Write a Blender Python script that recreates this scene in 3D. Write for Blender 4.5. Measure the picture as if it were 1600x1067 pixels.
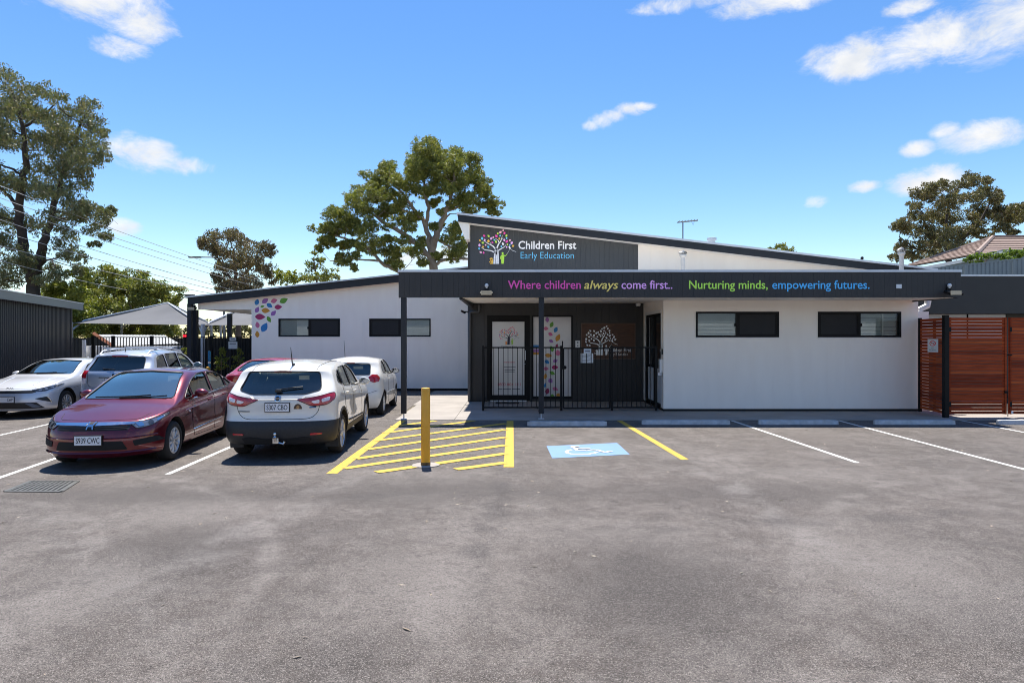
import bpy, bmesh, math, random
import numpy as np
from mathutils import Vector, Matrix
from mathutils.bvhtree import BVHTree
from mathutils.geometry import delaunay_2d_cdt

for o in list(bpy.data.objects): bpy.data.objects.remove(o)
R = math.radians
SC = bpy.context.scene
COL = SC.collection

# ------------------------------------------------------------------ camera
CAM_H = 1.95
cam = bpy.data.cameras.new('camera'); co = bpy.data.objects.new('camera', cam); COL.objects.link(co)
co.location = (0, 0, CAM_H); co.rotation_euler = (R(90), 0, 0)
cam.sensor_width = 36; cam.lens = 22.5; cam.shift_y = -2.5/1600
cam.clip_start = 0.05; cam.clip_end = 3000
SC.camera = co

# ------------------------------------------------------------------ sky and sun
SUN = Vector((-0.065, 0.367, 1.0)).normalized()
SUN_EL = math.asin(SUN.z); SUN_AZ = math.atan2(SUN.x, SUN.y)
SKY_STRENGTH = 0.094
w = bpy.data.worlds.new('World'); SC.world = w; w.use_nodes = True
nt = w.node_tree; N = nt.nodes; L = nt.links; N.clear()
out = N.new('ShaderNodeOutputWorld'); bg = N.new('ShaderNodeBackground')
sky = N.new('ShaderNodeTexSky'); sky.sky_type = 'NISHITA'; sky.sun_disc = False
sky.sun_elevation = SUN_EL; sky.sun_rotation = SUN_AZ
sky.air_density = 1.1; sky.dust_density = 0.12; sky.ozone_density = 2.0; sky.altitude = 50
bg.inputs['Strength'].default_value = SKY_STRENGTH
tc = N.new('ShaderNodeTexCoord'); sep = N.new('ShaderNodeSeparateXYZ')
L.new(tc.outputs['Generated'], sep.inputs[0])
def M(op, a, b=None, c=None, clamp=False):
    n = N.new('ShaderNodeMath'); n.operation = op; n.use_clamp = clamp
    for i, v in enumerate((a, b, c)):
        if v is None: continue
        if isinstance(v, (int, float)): n.inputs[i].default_value = v
        else: L.new(v, n.inputs[i])
    return n.outputs[0]
az = M('ARCTAN2', sep.outputs['X'], sep.outputs['Y'])
el = M('ARCSINE', sep.outputs['Z'])
azw = M('WRAP', az, math.pi/4, -math.pi/4)           # the cloud field goes on all the way round
nz = N.new('ShaderNodeTexNoise'); nz.inputs['Scale'].default_value = 14; nz.inputs['Detail'].default_value = 8; nz.inputs['Distortion'].default_value = 0.35
nz.inputs['Roughness'].default_value = 0.68
mpn = N.new('ShaderNodeMapping'); mpn.inputs['Scale'].default_value = (1, 1, 1.7)
L.new(tc.outputs['Generated'], mpn.inputs[0]); L.new(mpn.outputs[0], nz.inputs['Vector'])
CLOUDS = [(150,-12,115,50,1),(215,28,58,36,1),(185,76,52,20,.55),(225,242,62,28,1),(285,258,55,16,.7),(192,354,30,14,.9),
          (1080,6,80,16,.9),(1200,4,110,20,1),(1335,92,75,32,1),(1450,66,110,40,1),(1570,42,90,62,1),(1420,12,40,15,.9),
          (924,196,16,10,1),(940,189,22,13,1),(960,181,24,12,1),(981,172,26,10,1),(1002,167,22,7,.9),(1528,213,72,24,1),(1478,205,30,14,.9),(1436,231,30,13,.9),
          (1430,286,48,17,1),(1470,282,40,24,1),(1352,293,30,10,.7),(1276,316,26,12,.6),(700,408,60,28,.8),(640,410,30,20,.5)]
vec = N.new('ShaderNodeCombineXYZ'); L.new(azw, vec.inputs[0]); L.new(el, vec.inputs[1])
dens = None
for (px, py, hw, hh, a) in CLOUDS:
    d = Vector((px-800, 1000, 531-py)).normalized()
    a0 = math.atan2(d.x, d.y); e0 = math.asin(d.z)
    sx = hw/1000*math.cos(a0)**2; sy = hh/1000*math.cos(a0)*math.cos(e0)**2
    va = N.new('ShaderNodeVectorMath'); va.operation = 'MULTIPLY_ADD'; L.new(vec.outputs[0], va.inputs[0])
    va.inputs[1].default_value = (1/sx, 1/sy, 0); va.inputs[2].default_value = (-a0/sx, -e0/sy, 0)
    vd = N.new('ShaderNodeVectorMath'); vd.operation = 'DOT_PRODUCT'; L.new(va.outputs[0], vd.inputs[0]); L.new(va.outputs[0], vd.inputs[1])
    q = M('SUBTRACT', 1+(a-1)*0.55, vd.outputs['Value'])
    dens = M('MAXIMUM', q, -1.5) if dens is None else M('MAXIMUM', dens, q)
dd = M('ADD', M('MULTIPLY', dens, 0.8), M('MULTIPLY', M('SUBTRACT', nz.outputs['Fac'], 0.48), 3.6))
ms = N.new('ShaderNodeMapRange'); ms.interpolation_type = 'SMOOTHSTEP'
ms.inputs['From Min'].default_value = -0.35; ms.inputs['From Max'].default_value = 1.15; L.new(dd, ms.inputs['Value'])
w.cycles.sampling_method = 'MANUAL'; w.cycles.sample_map_resolution = 512
mixc = N.new('ShaderNodeMix'); mixc.data_type = 'RGBA'
L.new(ms.outputs[0], mixc.inputs['Factor'])
CLOUD_LUM = 5.6
hs = N.new('ShaderNodeHueSaturation'); hs.inputs['Hue'].default_value = 0.506; hs.inputs['Saturation'].default_value = 1.28; hs.inputs['Value'].default_value = 1.0
L.new(sky.outputs[0], hs.inputs['Color'])
n2 = N.new('ShaderNodeTexNoise'); n2.inputs['Scale'].default_value = 22; n2.inputs['Detail'].default_value = 6; L.new(mpn.outputs[0], n2.inputs['Vector'])
cs = N.new('ShaderNodeMapRange'); cs.inputs['From Min'].default_value = .35; cs.inputs['From Max'].default_value = .65; L.new(n2.outputs['Fac'], cs.inputs['Value'])
cc = N.new('ShaderNodeMix'); cc.data_type = 'RGBA'; L.new(cs.outputs[0], cc.inputs['Factor'])
cc.inputs['A'].default_value = (CLOUD_LUM*.80, CLOUD_LUM*.84, CLOUD_LUM*.90, 1); cc.inputs['B'].default_value = (CLOUD_LUM, CLOUD_LUM, CLOUD_LUM, 1)
L.new(hs.outputs[0], mixc.inputs['A']); L.new(cc.outputs['Result'], mixc.inputs['B'])
L.new(mixc.outputs['Result'], bg.inputs['Color']); L.new(bg.outputs[0], out.inputs['Surface'])

sl = bpy.data.lights.new('sun', 'SUN'); so = bpy.data.objects.new('sun', sl); COL.objects.link(so)
sl.energy = 4.6; sl.angle = R(0.53); sl.color = (1, 0.955, 0.88)
so.rotation_euler = SUN.to_track_quat('Z', 'Y').to_euler(); so.location = (0, 0, 40)
SC.view_settings.view_transform = 'Standard'; SC.view_settings.look = 'None'
SC.view_settings.gamma = 1; SC.view_settings.exposure = 0.93
SC.view_settings.use_curve_mapping = False
SC.render.resolution_x = 1024; SC.render.resolution_y = 682
SC.render.engine = 'CYCLES'; SC.cycles.filter_width = 1.0
SC.cycles.max_bounces = 6; SC.cycles.diffuse_bounces = 4; SC.cycles.glossy_bounces = 3; SC.cycles.transmission_bounces = 4; SC.cycles.transparent_max_bounces = 10
SC.cycles.caustics_reflective = False; SC.cycles.caustics_refractive = False

# ------------------------------------------------------------------ helpers
def at(px, py, Y):
    """point at depth Y seen at photo position px, py"""
    return Vector(((px-800)*Y/1000, Y, CAM_H-(py-531)*Y/1000))
def gnd(px, py):
    Y = 1000*CAM_H/(py-531)
    return Vector(((px-800)*Y/1000, Y, 0))

WM = {}
def tag(o, label=None, cat=None, group=None, kind=None):
    if label: o['label'] = label
    if cat: o['category'] = cat
    if group: o['group'] = group
    if kind: o['kind'] = kind
    return o
def thing(name, label, cat, loc=(0,0,0), rz=0, group=None):
    o = bpy.data.objects.new(name, None); COL.objects.link(o)
    o.location = loc; o.rotation_euler = (0, 0, rz); o.empty_display_size = .3
    WM[o.name] = Matrix.Translation(loc) @ Matrix.Rotation(rz, 4, 'Z')
    return tag(o, label, cat, group)
def link(name, me, parent=None, loc=None):
    """link mesh data me; loc is in world space when given, else mesh is local to parent"""
    o = bpy.data.objects.new(name, me); COL.objects.link(o)
    pm = Matrix.Identity(4)
    if parent is not None:
        o.parent = parent; pm = WM[parent.name]
    m = pm
    if loc is not None:
        lm = pm.inverted() @ Matrix.Translation(loc)
        o.location = lm.translation
        o.rotation_euler = lm.to_euler()
        m = Matrix.Translation(loc)
    WM[o.name] = m
    return o
def copy_tree(o, parent=None):
    c = o.copy(); COL.objects.link(c)
    if parent is not None:
        c.parent = parent
    WM[c.name] = WM[o.name].copy()
    for ch in list(o.children): copy_tree(ch, c)
    return c

class MB:
    def __init__(s): s.v = []; s.f = []; s.m = []
    def add(s, vs, fs, mi=0):
        n = len(s.v); s.v += [tuple(p) for p in vs]; s.f += [tuple(i+n for i in f) for f in fs]; s.m += [mi]*len(fs)
        return s
    def box(s, x0, x1, y0, y1, z0, z1, mi=0):
        return s.add([(x0,y0,z0),(x1,y0,z0),(x1,y1,z0),(x0,y1,z0),(x0,y0,z1),(x1,y0,z1),(x1,y1,z1),(x0,y1,z1)],
              [(3,2,1,0),(4,5,6,7),(0,1,5,4),(1,2,6,5),(2,3,7,6),(3,0,4,7)], mi)
    def obox(s, c, ax, ay, az, mi=0):
        """oriented box: centre and three half-axis vectors"""
        c = Vector(c); ax = Vector(ax); ay = Vector(ay); az = Vector(az)
        vs = [c+sx*ax+sy*ay+sz*az for sz in (-1,1) for (sx,sy) in ((-1,-1),(1,-1),(1,1),(-1,1))]
        return s.add(vs, [(3,2,1,0),(4,5,6,7),(0,1,5,4),(1,2,6,5),(2,3,7,6),(3,0,4,7)], mi)
    def prism(s, poly, a, b, axis='y', mi=0):
        """poly of (u,v); extruded along axis from a to b.  y: (x,z)  z: (x,y)  x: (y,z)"""
        n = len(poly)
        if axis == 'y': fn = lambda p, t: (p[0], t, p[1])
        elif axis == 'z': fn = lambda p, t: (p[0], p[1], t)
        else: fn = lambda p, t: (t, p[0], p[1])
        vs = [fn(p, a) for p in poly] + [fn(p, b) for p in poly]
        fs = [tuple(range(n)), tuple(range(2*n-1, n-1, -1))] + [(i, i+n, (i+1) % n+n, (i+1) % n) for i in range(n)]
        return s.add(vs, fs, mi)
    def tube(s, pts, r, n=8, mi=0, cap=True):
        pts = [Vector(p) for p in pts]; k = len(pts)
        rr = r if isinstance(r, (list, tuple)) else [r]*k
        rings = []; up = None
        for i, p in enumerate(pts):
            d = (pts[min(i+1, k-1)]-pts[max(i-1, 0)])
            if d.length < 1e-9: d = Vector((0,0,1))
            d.normalize()
            if up is None:
                up = Vector((0,0,1)) if abs(d.z) < .9 else Vector((1,0,0))
            a = d.cross(up)
            if a.length < 1e-6: a = d.orthogonal()
            a.normalize(); b = a.cross(d); up = b
            rings.append([p+rr[i]*(math.cos(t)*a+math.sin(t)*b) for t in [2*math.pi*j/n for j in range(n)]])
        vs = [q for g in rings for q in g]
        fs = [(i*n+j, i*n+(j+1) % n, (i+1)*n+(j+1) % n, (i+1)*n+j) for i in range(k-1) for j in range(n)]
        if cap: fs += [tuple(range(n-1, -1, -1)), tuple((k-1)*n+j for j in range(n))]
        return s.add(vs, fs, mi)
    def lathe(s, prof, c=(0,0,0), n=24, axis='z', mi=0):
        """prof of (r,h) revolved about axis through c"""
        c = Vector(c); vs = []
        for (r, h) in prof:
            for j in range(n):
                t = 2*math.pi*j/n; a, b = r*math.cos(t), r*math.sin(t)
                vs.append(c+Vector({'z': (a,b,h), 'x': (h,a,b), 'y': (b,h,a)}[axis]))
        k = len(prof)
        fs = [(i*n+j, i*n+(j+1) % n, (i+1)*n+(j+1) % n, (i+1)*n+j) for i in range(k-1) for j in range(n)]
        fs += [tuple(range(n-1, -1, -1)), tuple((k-1)*n+j for j in range(n))]
        return s.add(vs, fs, mi)
    def mesh(s, name, mats, smooth=None, fix=True):
        me = bpy.data.meshes.new(name); me.from_pydata(s.v, [], s.f)
        mats = mats if isinstance(mats, (list, tuple)) else [mats]
        for m in mats: me.materials.append(m)
        if len(mats) > 1: me.polygons.foreach_set('material_index', s.m)
        if fix:
            bm = bmesh.new(); bm.from_mesh(me); bmesh.ops.recalc_face_normals(bm, faces=bm.faces); bm.to_mesh(me); bm.free()
        if smooth is not None:
            me.shade_smooth(); me.set_sharp_from_angle(angle=R(smooth))
        me.update(); return me
    def build(s, name, mats, parent=None, smooth=None, world=True, fix=True):
        me = s.mesh(name, mats, smooth, fix)
        if parent is not None and world: me.transform(WM[parent.name].inverted())
        return link(name, me, parent)

# ------------------------------------------------------------------ materials
def mat(name, col, rough=.6, metal=0, coat=0, var=.06, scale=6., bump=0, bscale=60., spec=.5, var2=None, emit=None, coat_rough=.05, stretch=None):
    m = bpy.data.materials.new(name); m.use_nodes = True; t = m.node_tree; b = t.nodes['Principled BSDF']
    b.inputs['Roughness'].default_value = rough; b.inputs['Metallic'].default_value = metal
    b.inputs['Coat Weight'].default_value = coat; b.inputs['Coat Roughness'].default_value = coat_rough
    b.inputs['Specular IOR Level'].default_value = spec
    tcn = t.nodes.new('ShaderNodeNewGeometry'); src = tcn.outputs['Position']
    if stretch:
        mp = t.nodes.new('ShaderNodeMapping'); mp.inputs['Scale'].default_value = stretch
        t.links.new(src, mp.inputs[0]); src = mp.outputs[0]
    nz = t.nodes.new('ShaderNodeTexNoise'); nz.inputs['Scale'].default_value = scale; nz.inputs['Detail'].default_value = 6
    t.links.new(src, nz.inputs['Vector'])
    mx = t.nodes.new('ShaderNodeMix'); mx.data_type = 'RGBA'
    c2 = var2
    if c2 is None:
        a = [max(0, c*(1-var)) for c in col]; c2 = [min(1, c*(1+var)) for c in col]
    else: a = col
    mx.inputs['A'].default_value = (*a, 1); mx.inputs['B'].default_value = (*c2, 1)
    mr = t.nodes.new('ShaderNodeMapRange'); mr.inputs['From Min'].default_value = .3; mr.inputs['From Max'].default_value = .7
    t.links.new(nz.outputs['Fac'], mr.inputs['Value']); t.links.new(mr.outputs[0], mx.inputs['Factor'])
    t.links.new(mx.outputs['Result'], b.inputs['Base Color'])
    if bump:
        n2 = t.nodes.new('ShaderNodeTexNoise'); n2.inputs['Scale'].default_value = bscale; n2.inputs['Detail'].default_value = 4
        t.links.new(src, n2.inputs['Vector'])
        bp = t.nodes.new('ShaderNodeBump'); bp.inputs['Strength'].default_value = bump; bp.inputs['Distance'].default_value = .01
        t.links.new(n2.outputs['Fac'], bp.inputs['Height']); t.links.new(bp.outputs[0], b.inputs['Normal'])
    if emit:
        b.inputs['Emission Color'].default_value = (*emit[0], 1); b.inputs['Emission Strength'].default_value = emit[1]
    return m
def srgb(h):
    h = h.lstrip('#'); c = [int(h[i:i+2], 16)/255 for i in (0, 2, 4)]
    return [x/12.92 if x <= .04045 else ((x+.055)/1.055)**2.4 for x in c]
def glass(name, tint=(.8,.85,.85), rough=0.0, refl=(.9,.95,1), k=1.5, k0=.02):
    """thin pane: fresnel mix of a tinted see-through and a mirror"""
    m = bpy.data.materials.new(name); m.use_nodes = True; t = m.node_tree; t.nodes.clear()
    o = t.nodes.new('ShaderNodeOutputMaterial'); tr = t.nodes.new('ShaderNodeBsdfTransparent'); gl = t.nodes.new('ShaderNodeBsdfGlossy')
    tr.inputs[0].default_value = (*tint, 1); gl.inputs['Roughness'].default_value = rough; gl.inputs['Color'].default_value = (*refl, 1)
    fr = t.nodes.new('ShaderNodeFresnel'); fr.inputs['IOR'].default_value = 1.52
    kn = t.nodes.new('ShaderNodeMath'); kn.operation = 'MULTIPLY_ADD'; kn.inputs[1].default_value = k; kn.inputs[2].default_value = k0; kn.use_clamp = True
    t.links.new(fr.outputs[0], kn.inputs[0])
    mx = t.nodes.new('ShaderNodeMixShader'); t.links.new(kn.outputs[0], mx.inputs[0]); t.links.new(tr.outputs[0], mx.inputs[1]); t.links.new(gl.outputs[0], mx.inputs[2])
    t.links.new(mx.outputs[0], o.inputs[0])
    return m

white_clad = mat('white_cladding', (.89,.825,.745), .55, var=.0, scale=2.2, bump=.05, bscale=40, var2=(.93,.87,.79), stretch=(1.6,1.6,.35))
dark_clad = mat('charcoal_cladding', (.027,.026,.026), .55, var=.10, scale=2.0, bump=.05, bscale=50)
sign_clad = mat('grey_cladding', (.052,.056,.060), .5, var=.06, scale=2.0, bump=.05, bscale=50)
recess_clad = mat('recess_cladding', (.030,.029,.028), .55, var=.12, scale=2.0)
navy_metal = mat('navy_metal', (.020,.023,.028), .5, spec=.3, metal=.0, var=.08)
black_metal = mat('black_powdercoat', (.007,.007,.007), .55, var=.1, spec=.2)
white_paint = mat('white_paint', (.82,.81,.79), .5, var=.03, scale=3)
zinc = mat('zinc_flashing', (.62,.64,.67), .42, metal=.35, var=.06, scale=3)
roof_sheet = mat('roof_sheet', (.55,.56,.57), .45, metal=.2, var=.05)
soffit_m = mat('soffit_white', (.93,.89,.82), .6, var=.02)
concrete = mat('concrete', (.31,.28,.25), .85, var=.14, scale=1.3, bump=.25, bscale=90)
concrete_stop = mat('wheel_stop_concrete', (.46,.47,.48), .85, var=.18, scale=7, bump=.3, bscale=60)
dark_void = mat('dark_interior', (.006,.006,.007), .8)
# ------------------------------------------------------------------ ground
def asphalt_material():
    m = bpy.data.materials.new('asphalt'); m.use_nodes = True; t = m.node_tree; b = t.nodes['Principled BSDF']; nd = t.nodes; lk = t.links
    pos = nd.new('ShaderNodeNewGeometry').outputs['Position']
    def noise(scale, det=4, rough=.55, off=(0,0,0), sc=(1,1,1), dist=0):
        mp = nd.new('ShaderNodeMapping'); mp.inputs['Location'].default_value = off; mp.inputs['Scale'].default_value = sc
        lk.new(pos, mp.inputs[0])
        n = nd.new('ShaderNodeTexNoise'); n.inputs['Scale'].default_value = scale; n.inputs['Detail'].default_value = det
        n.inputs['Roughness'].default_value = rough; n.inputs['Distortion'].default_value = dist; lk.new(mp.outputs[0], n.inputs['Vector']); return n.outputs['Fac']
    def mr(x, a, b_, c=0., d=1.):
        n = nd.new('ShaderNodeMapRange'); n.inputs['From Min'].default_value = a; n.inputs['From Max'].default_value = b_
        n.inputs['To Min'].default_value = c; n.inputs['To Max'].default_value = d; lk.new(x, n.inputs['Value']); return n.outputs[0]
    def mix(f, a, b_, mode='MIX'):
        n = nd.new('ShaderNodeMix'); n.data_type = 'RGBA'; n.blend_type = mode
        for s, v in (('Factor', f), ('A', a), ('B', b_)):
            if isinstance(v, (tuple, list)): n.inputs[s].default_value = (*v, 1)
            elif isinstance(v, float): n.inputs[s].default_value = v
            else: lk.new(v, n.inputs[s])
        return n.outputs['Result']
    base = mix(mr(noise(.30, 7, .72), .36, .64), (.056,.045,.038), (.106,.088,.076))
    # pale dusty bands where wheels turn
    base = mix(mr(noise(.55, 7, .74, (7,3,0), (1,.6,1), .3), .50, .70, 0, .8), base, (.215,.190,.172))
    # darker patches
    base = mix(mr(noise(.6, 6, .72, (31,11,0), (1.2,.6,1), .2), .54, .68, 0, .6), base, (.048,.040,.036))
    base = mix(mr(noise(3.2, 5, .78, (1,7,3)), .44, .62, 0, .5), base, (.19,.168,.152))
    base = mix(mr(noise(4.1, 5, .78, (21,7,3)), .36, .50, .5, 0), base, (.048,.041,.037))
    nA = noise(.9, 7, .7, (4,9,5)); nB = noise(2.2, 4, .65, (5,1,2)); nC = noise(.7, 3, .6, (8,2,3))
    # broad worn and stained areas, ragged edged
    def blob(px, py, rx, ry, amt, col):
        p = gnd(px, py); mp = nd.new('ShaderNodeMapping'); mp.vector_type = 'POINT'
        mp.inputs['Location'].default_value = (-p.x/rx, -p.y/ry, 0); mp.inputs['Scale'].default_value = (1/rx, 1/ry, 0); lk.new(pos, mp.inputs[0])
        ln = nd.new('ShaderNodeVectorMath'); ln.operation = 'LENGTH'; lk.new(mp.outputs[0], ln.inputs[0])
        ad = nd.new('ShaderNodeMath'); ad.operation = 'MULTIPLY_ADD'; lk.new(nA, ad.inputs[0]); ad.inputs[1].default_value = 1.5; lk.new(ln.outputs['Value'], ad.inputs[2])
        return mix(mr(ad.outputs[0], .95, 1.75, amt, 0), base, col)
    for (px, py, rx, ry, amt) in [(1020,905,1.1,1.7,.85), (300,860,1.1,1.5,.75), (640,765,3.2,.9,.7), (1150,770,2.4,1.0,.65), (230,775,3.2,.8,.65), (1560,960,.9,1.0,.55), (560,1020,.5,.5,.4)]:
        base = blob(px, py, rx, ry, amt, (.032,.026,.023))
    for (px, py, rx, ry, amt) in [(110,930,.7,1.1,.6), (660,900,1.1,1.4,.55), (1400,880,1.3,1.6,.6), (330,800,1.5,.8,.5), (1250,740,2.0,.7,.35), (880,830,1.6,.8,.4)]:
        base = blob(px, py, rx, ry, amt, (.20,.177,.160))
    # pour joints and scuffs: soft bands along straight runs, broken up by noise
    def band(p, q, wd, amt, col, lo=.42, hi=.60):
        p = Vector(p); q = Vector(q); d = (q-p); d.z = 0; L_ = d.length; d.normalize(); n = Vector((-d.y, d.x, 0))
        vs_ = nd.new('ShaderNodeVectorMath'); vs_.operation = 'SUBTRACT'; lk.new(pos, vs_.inputs[0]); vs_.inputs[1].default_value = p
        dn = nd.new('ShaderNodeVectorMath'); dn.operation = 'DOT_PRODUCT'; lk.new(vs_.outputs[0], dn.inputs[0]); dn.inputs[1].default_value = n
        dl = nd.new('ShaderNodeVectorMath'); dl.operation = 'DOT_PRODUCT'; lk.new(vs_.outputs[0], dl.inputs[0]); dl.inputs[1].default_value = d
        def mm(op, x, y=None):
            k_ = nd.new('ShaderNodeMath'); k_.operation = op; k_.use_clamp = False
            for s_, v_ in enumerate((x, y)):
                if v_ is None: continue
                if isinstance(v_, (int, float)): k_.inputs[s_].default_value = v_
                else: lk.new(v_, k_.inputs[s_])
            return k_.outputs[0]
        off = mm('MULTIPLY', mm('SUBTRACT', nC, .5), .5)
        t_ = mr(mm('ABSOLUTE', mm('ADD', dn.outputs['Value'], off)), wd*.3, wd, 1, 0)
        e_ = mm('MULTIPLY', mr(dl.outputs['Value'], -.6, .4), mr(dl.outputs['Value'], L_-.4, L_+.8, 1, 0))
        return mix(mm('MULTIPLY', mm('MULTIPLY', mm('MULTIPLY', t_, e_), mr(nB, lo, hi)), amt), base, col)
    base = band(gnd(1070,718), gnd(1360,900), .30, .55, (.21,.192,.178))
    base = band(gnd(560,740), gnd(250,900), .35, .5, (.21,.192,.178))
    base = band(gnd(60,800), gnd(330,1040), .30, .45, (.20,.183,.17))
    base = band(gnd(1600,800), gnd(900,830), .25, .5, (.032,.028,.027))
    base = band(gnd(790,735), gnd(730,900), .22, .7, (.030,.026,.025))
    base = band(gnd(300,780), gnd(900,770), .22, .5, (.034,.030,.029))
    # curved tyre sweeps
    def arc(cx, cy, rad, wd, amt, col):
        vs_ = nd.new('ShaderNodeVectorMath'); vs_.operation = 'SUBTRACT'; lk.new(pos, vs_.inputs[0]); vs_.inputs[1].default_value = (cx, cy, 0)
        ln = nd.new('ShaderNodeVectorMath'); ln.operation = 'LENGTH'; lk.new(vs_.outputs[0], ln.inputs[0])
        d1 = nd.new('ShaderNodeMath'); d1.operation = 'MULTIPLY_ADD'; lk.new(nC, d1.inputs[0]); d1.inputs[1].default_value = .35; lk.new(ln.outputs['Value'], d1.inputs[2])
        d2 = nd.new('ShaderNodeMath'); d2.operation = 'SUBTRACT'; lk.new(d1.outputs[0], d2.inputs[0]); d2.inputs[1].default_value = rad+.17
        d3 = nd.new('ShaderNodeMath'); d3.operation = 'ABSOLUTE'; lk.new(d2.outputs[0], d3.inputs[0])
        d4 = nd.new('ShaderNodeMath'); d4.operation = 'MULTIPLY'; lk.new(mr(d3.outputs[0], wd*.3, wd, 1, 0), d4.inputs[0]); lk.new(mr(nB, .42, .58), d4.inputs[1])
        return mix(mr(d4.outputs[0], 0, 1, 0, amt), base, col)
    for (cx, cy, rad, wd, amt, col) in [(-7.5,4.0,5.6,.16,.5,(.21,.187,.17)), (-7.5,4.0,4.1,.16,.45,(.21,.187,.17)), (8.5,3.2,6.4,.17,.5,(.20,.178,.162)), (8.5,3.2,7.9,.17,.45,(.036,.030,.027)), (1.0,1.0,6.2,.15,.4,(.036,.030,.027))]:
        base = arc(cx, cy, rad, wd, amt, col)
    # oil drips: small dark spots gathered in patches
    vo = nd.new('ShaderNodeTexVoronoi'); vo.inputs['Scale'].default_value = 2.1; lk.new(pos, vo.inputs['Vector'])
    dr = nd.new('ShaderNodeMath'); dr.operation = 'MULTIPLY'; lk.new(mr(vo.outputs['Distance'], .05, .16, 1, 0), dr.inputs[0]); lk.new(mr(noise(.35, 3, .5, (4,17,0)), .55, .62), dr.inputs[1])
    base = mix(mr(dr.outputs[0], 0, 1, 0, .75), base, (.022,.019,.018))
    # aggregate: pale and dark stones at several sizes
    base = mix(mr(noise(130, 2, .5), .55, .66, 0, .7), base, (.42,.375,.34))
    base = mix(mr(noise(90, 2, .5, (3,9,2)), .34, .45, .95, 0), base, (.014,.012,.011))
    base = mix(mr(noise(52, 2, .5, (5,1,7)), .56, .66, 0, .38), base, (.32,.285,.26))
    base = mix(mr(noise(46, 2, .5, (15,21,7)), .33, .44, .5, 0), base, (.026,.022,.02))
    base = mix(mr(noise(24, 3, .6, (13,2,1)), .57, .68, 0, .25), base, (.26,.23,.21))
    base = mix(mr(noise(21, 3, .6, (23,12,1)), .32, .44, .3, 0), base, (.034,.029,.026))
    base = mix(mr(noise(11, 4, .7, (43,2,1)), .34, .46, .4, 0), base, (.040,.034,.031))
    lk.new(base, b.inputs['Base Color']); b.inputs['Roughness'].default_value = .82; b.inputs['Specular IOR Level'].default_value = .35
    bp = nd.new('ShaderNodeBump'); bp.inputs['Strength'].default_value = .8; bp.inputs['Distance'].default_value = .012
    lk.new(noise(110, 3, .7), bp.inputs['Height']); lk.new(bp.outputs[0], b.inputs['Normal'])
    return m
asphalt = asphalt_material()
dry_ground = mat('dry_ground', (.20,.17,.12), .95, var=.25, scale=.4, bump=.3, bscale=5)
def worn_paint(name, col, lo=.36, hi=.46, under=(.10,.095,.09)):
    m = mat(name, col, .7, var=.05, scale=4, bump=.25, bscale=110); t = m.node_tree; b = t.nodes['Principled BSDF']
    src = b.inputs['Base Color'].links[0].from_socket
    g = t.nodes.new('ShaderNodeNewGeometry'); n = t.nodes.new('ShaderNodeTexNoise'); n.inputs['Scale'].default_value = 30; n.inputs['Detail'].default_value = 6
    n.inputs['Roughness'].default_value = .75
    t.links.new(g.outputs['Position'], n.inputs['Vector'])
    mr_ = t.nodes.new('ShaderNodeMapRange'); mr_.inputs['From Min'].default_value = lo; mr_.inputs['From Max'].default_value = hi
    t.links.new(n.outputs['Fac'], mr_.inputs['Value'])
    mx = t.nodes.new('ShaderNodeMix'); mx.data_type = 'RGBA'; mx.inputs['A'].default_value = (*under, 1)
    t.links.new(mr_.outputs[0], mx.inputs['Factor']); t.links.new(src, mx.inputs['B']); t.links.new(mx.outputs['Result'], b.inputs['Base Color'])
    return m
yellow_paint = worn_paint('yellow_road_paint', (.56,.355,.035))
white_road = worn_paint('white_road_paint', (.66,.645,.61))
blue_paint = worn_paint('blue_road_paint', (.15,.27,.46), .36, .46, (.20,.25,.32))

def sheet(name, poly, z, m, kind='structure', sub=None):
    b = MB(); b.add([(p[0], p[1], z) for p in poly], [tuple(range(len(poly)))])
    o = b.build(name, m, fix=False)
    if o.data.polygons[0].normal.z < 0: o.data.flip_normals()
    return tag(o, kind=kind)
sheet('ground', [(-900,-600),(900,-600),(900,1500),(-900,1500)], -0.012, dry_ground)
sheet('car_park', [(-16.5,-30),(30,-30),(30,16.4),(-2.9,16.4),(-3.05,30),(-16.5,30)], 0.0, asphalt)
# concrete paving in slabs, joints between
PATH = [(-2.84, -1.40, 15.48, 19.0), (-2.95, -1.40, 19.0, 24.4), (-1.40, .72, 15.48, 20.1), (.72, 3.0, 15.48, 20.1), (3.0, 5.6, 15.48, 20.1),
        (5.6, 8.2, 15.48, 17.5), (8.2, 10.8, 15.48, 17.5), (10.8, 13.4, 15.48, 17.5), (13.4, 16.0, 15.48, 17.5)]
pv = bpy.data.objects.new('path', None); COL.objects.link(pv); WM[pv.name] = Matrix.Identity(4); tag(pv, kind='structure')
for (xa, xb, ya, yb) in PATH:
    b = MB(); g = .006
    b.box(xa+g, xb-g, ya+g, yb-g, -.02, .016); b.build('concrete_slab', concrete, pv)
b = MB(); b.box(-2.84, 16, 15.485, 24.3, -.02, .007); b.build('joint_bed', mat('joint_dirt', (.12,.11,.10), .9), pv)

def line_seg(name, a, b_, wdt, m, z=.004):
    a = Vector(a); b_ = Vector(b_); d = (b_-a); d.z = 0; d.normalize(); n = Vector((-d.y, d.x, 0))*wdt/2
    return sheet(name, [a-n, b_-n, b_+n, a+n], z, m)
# white bay lines
for (p, q) in [((262,741),(355,700.5)), ((-40,760),(100,711.5)), ((-40,689),(100,657.3)), ((1143,657),(1340,723)), ((1310,657),(1640,743.5)), ((1494,655.5),(1640,683)), ((355,700.5),(440,664))]:
    line_seg('parking_bay_line', gnd(*p), gnd(*q), .085, white_road)
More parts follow.
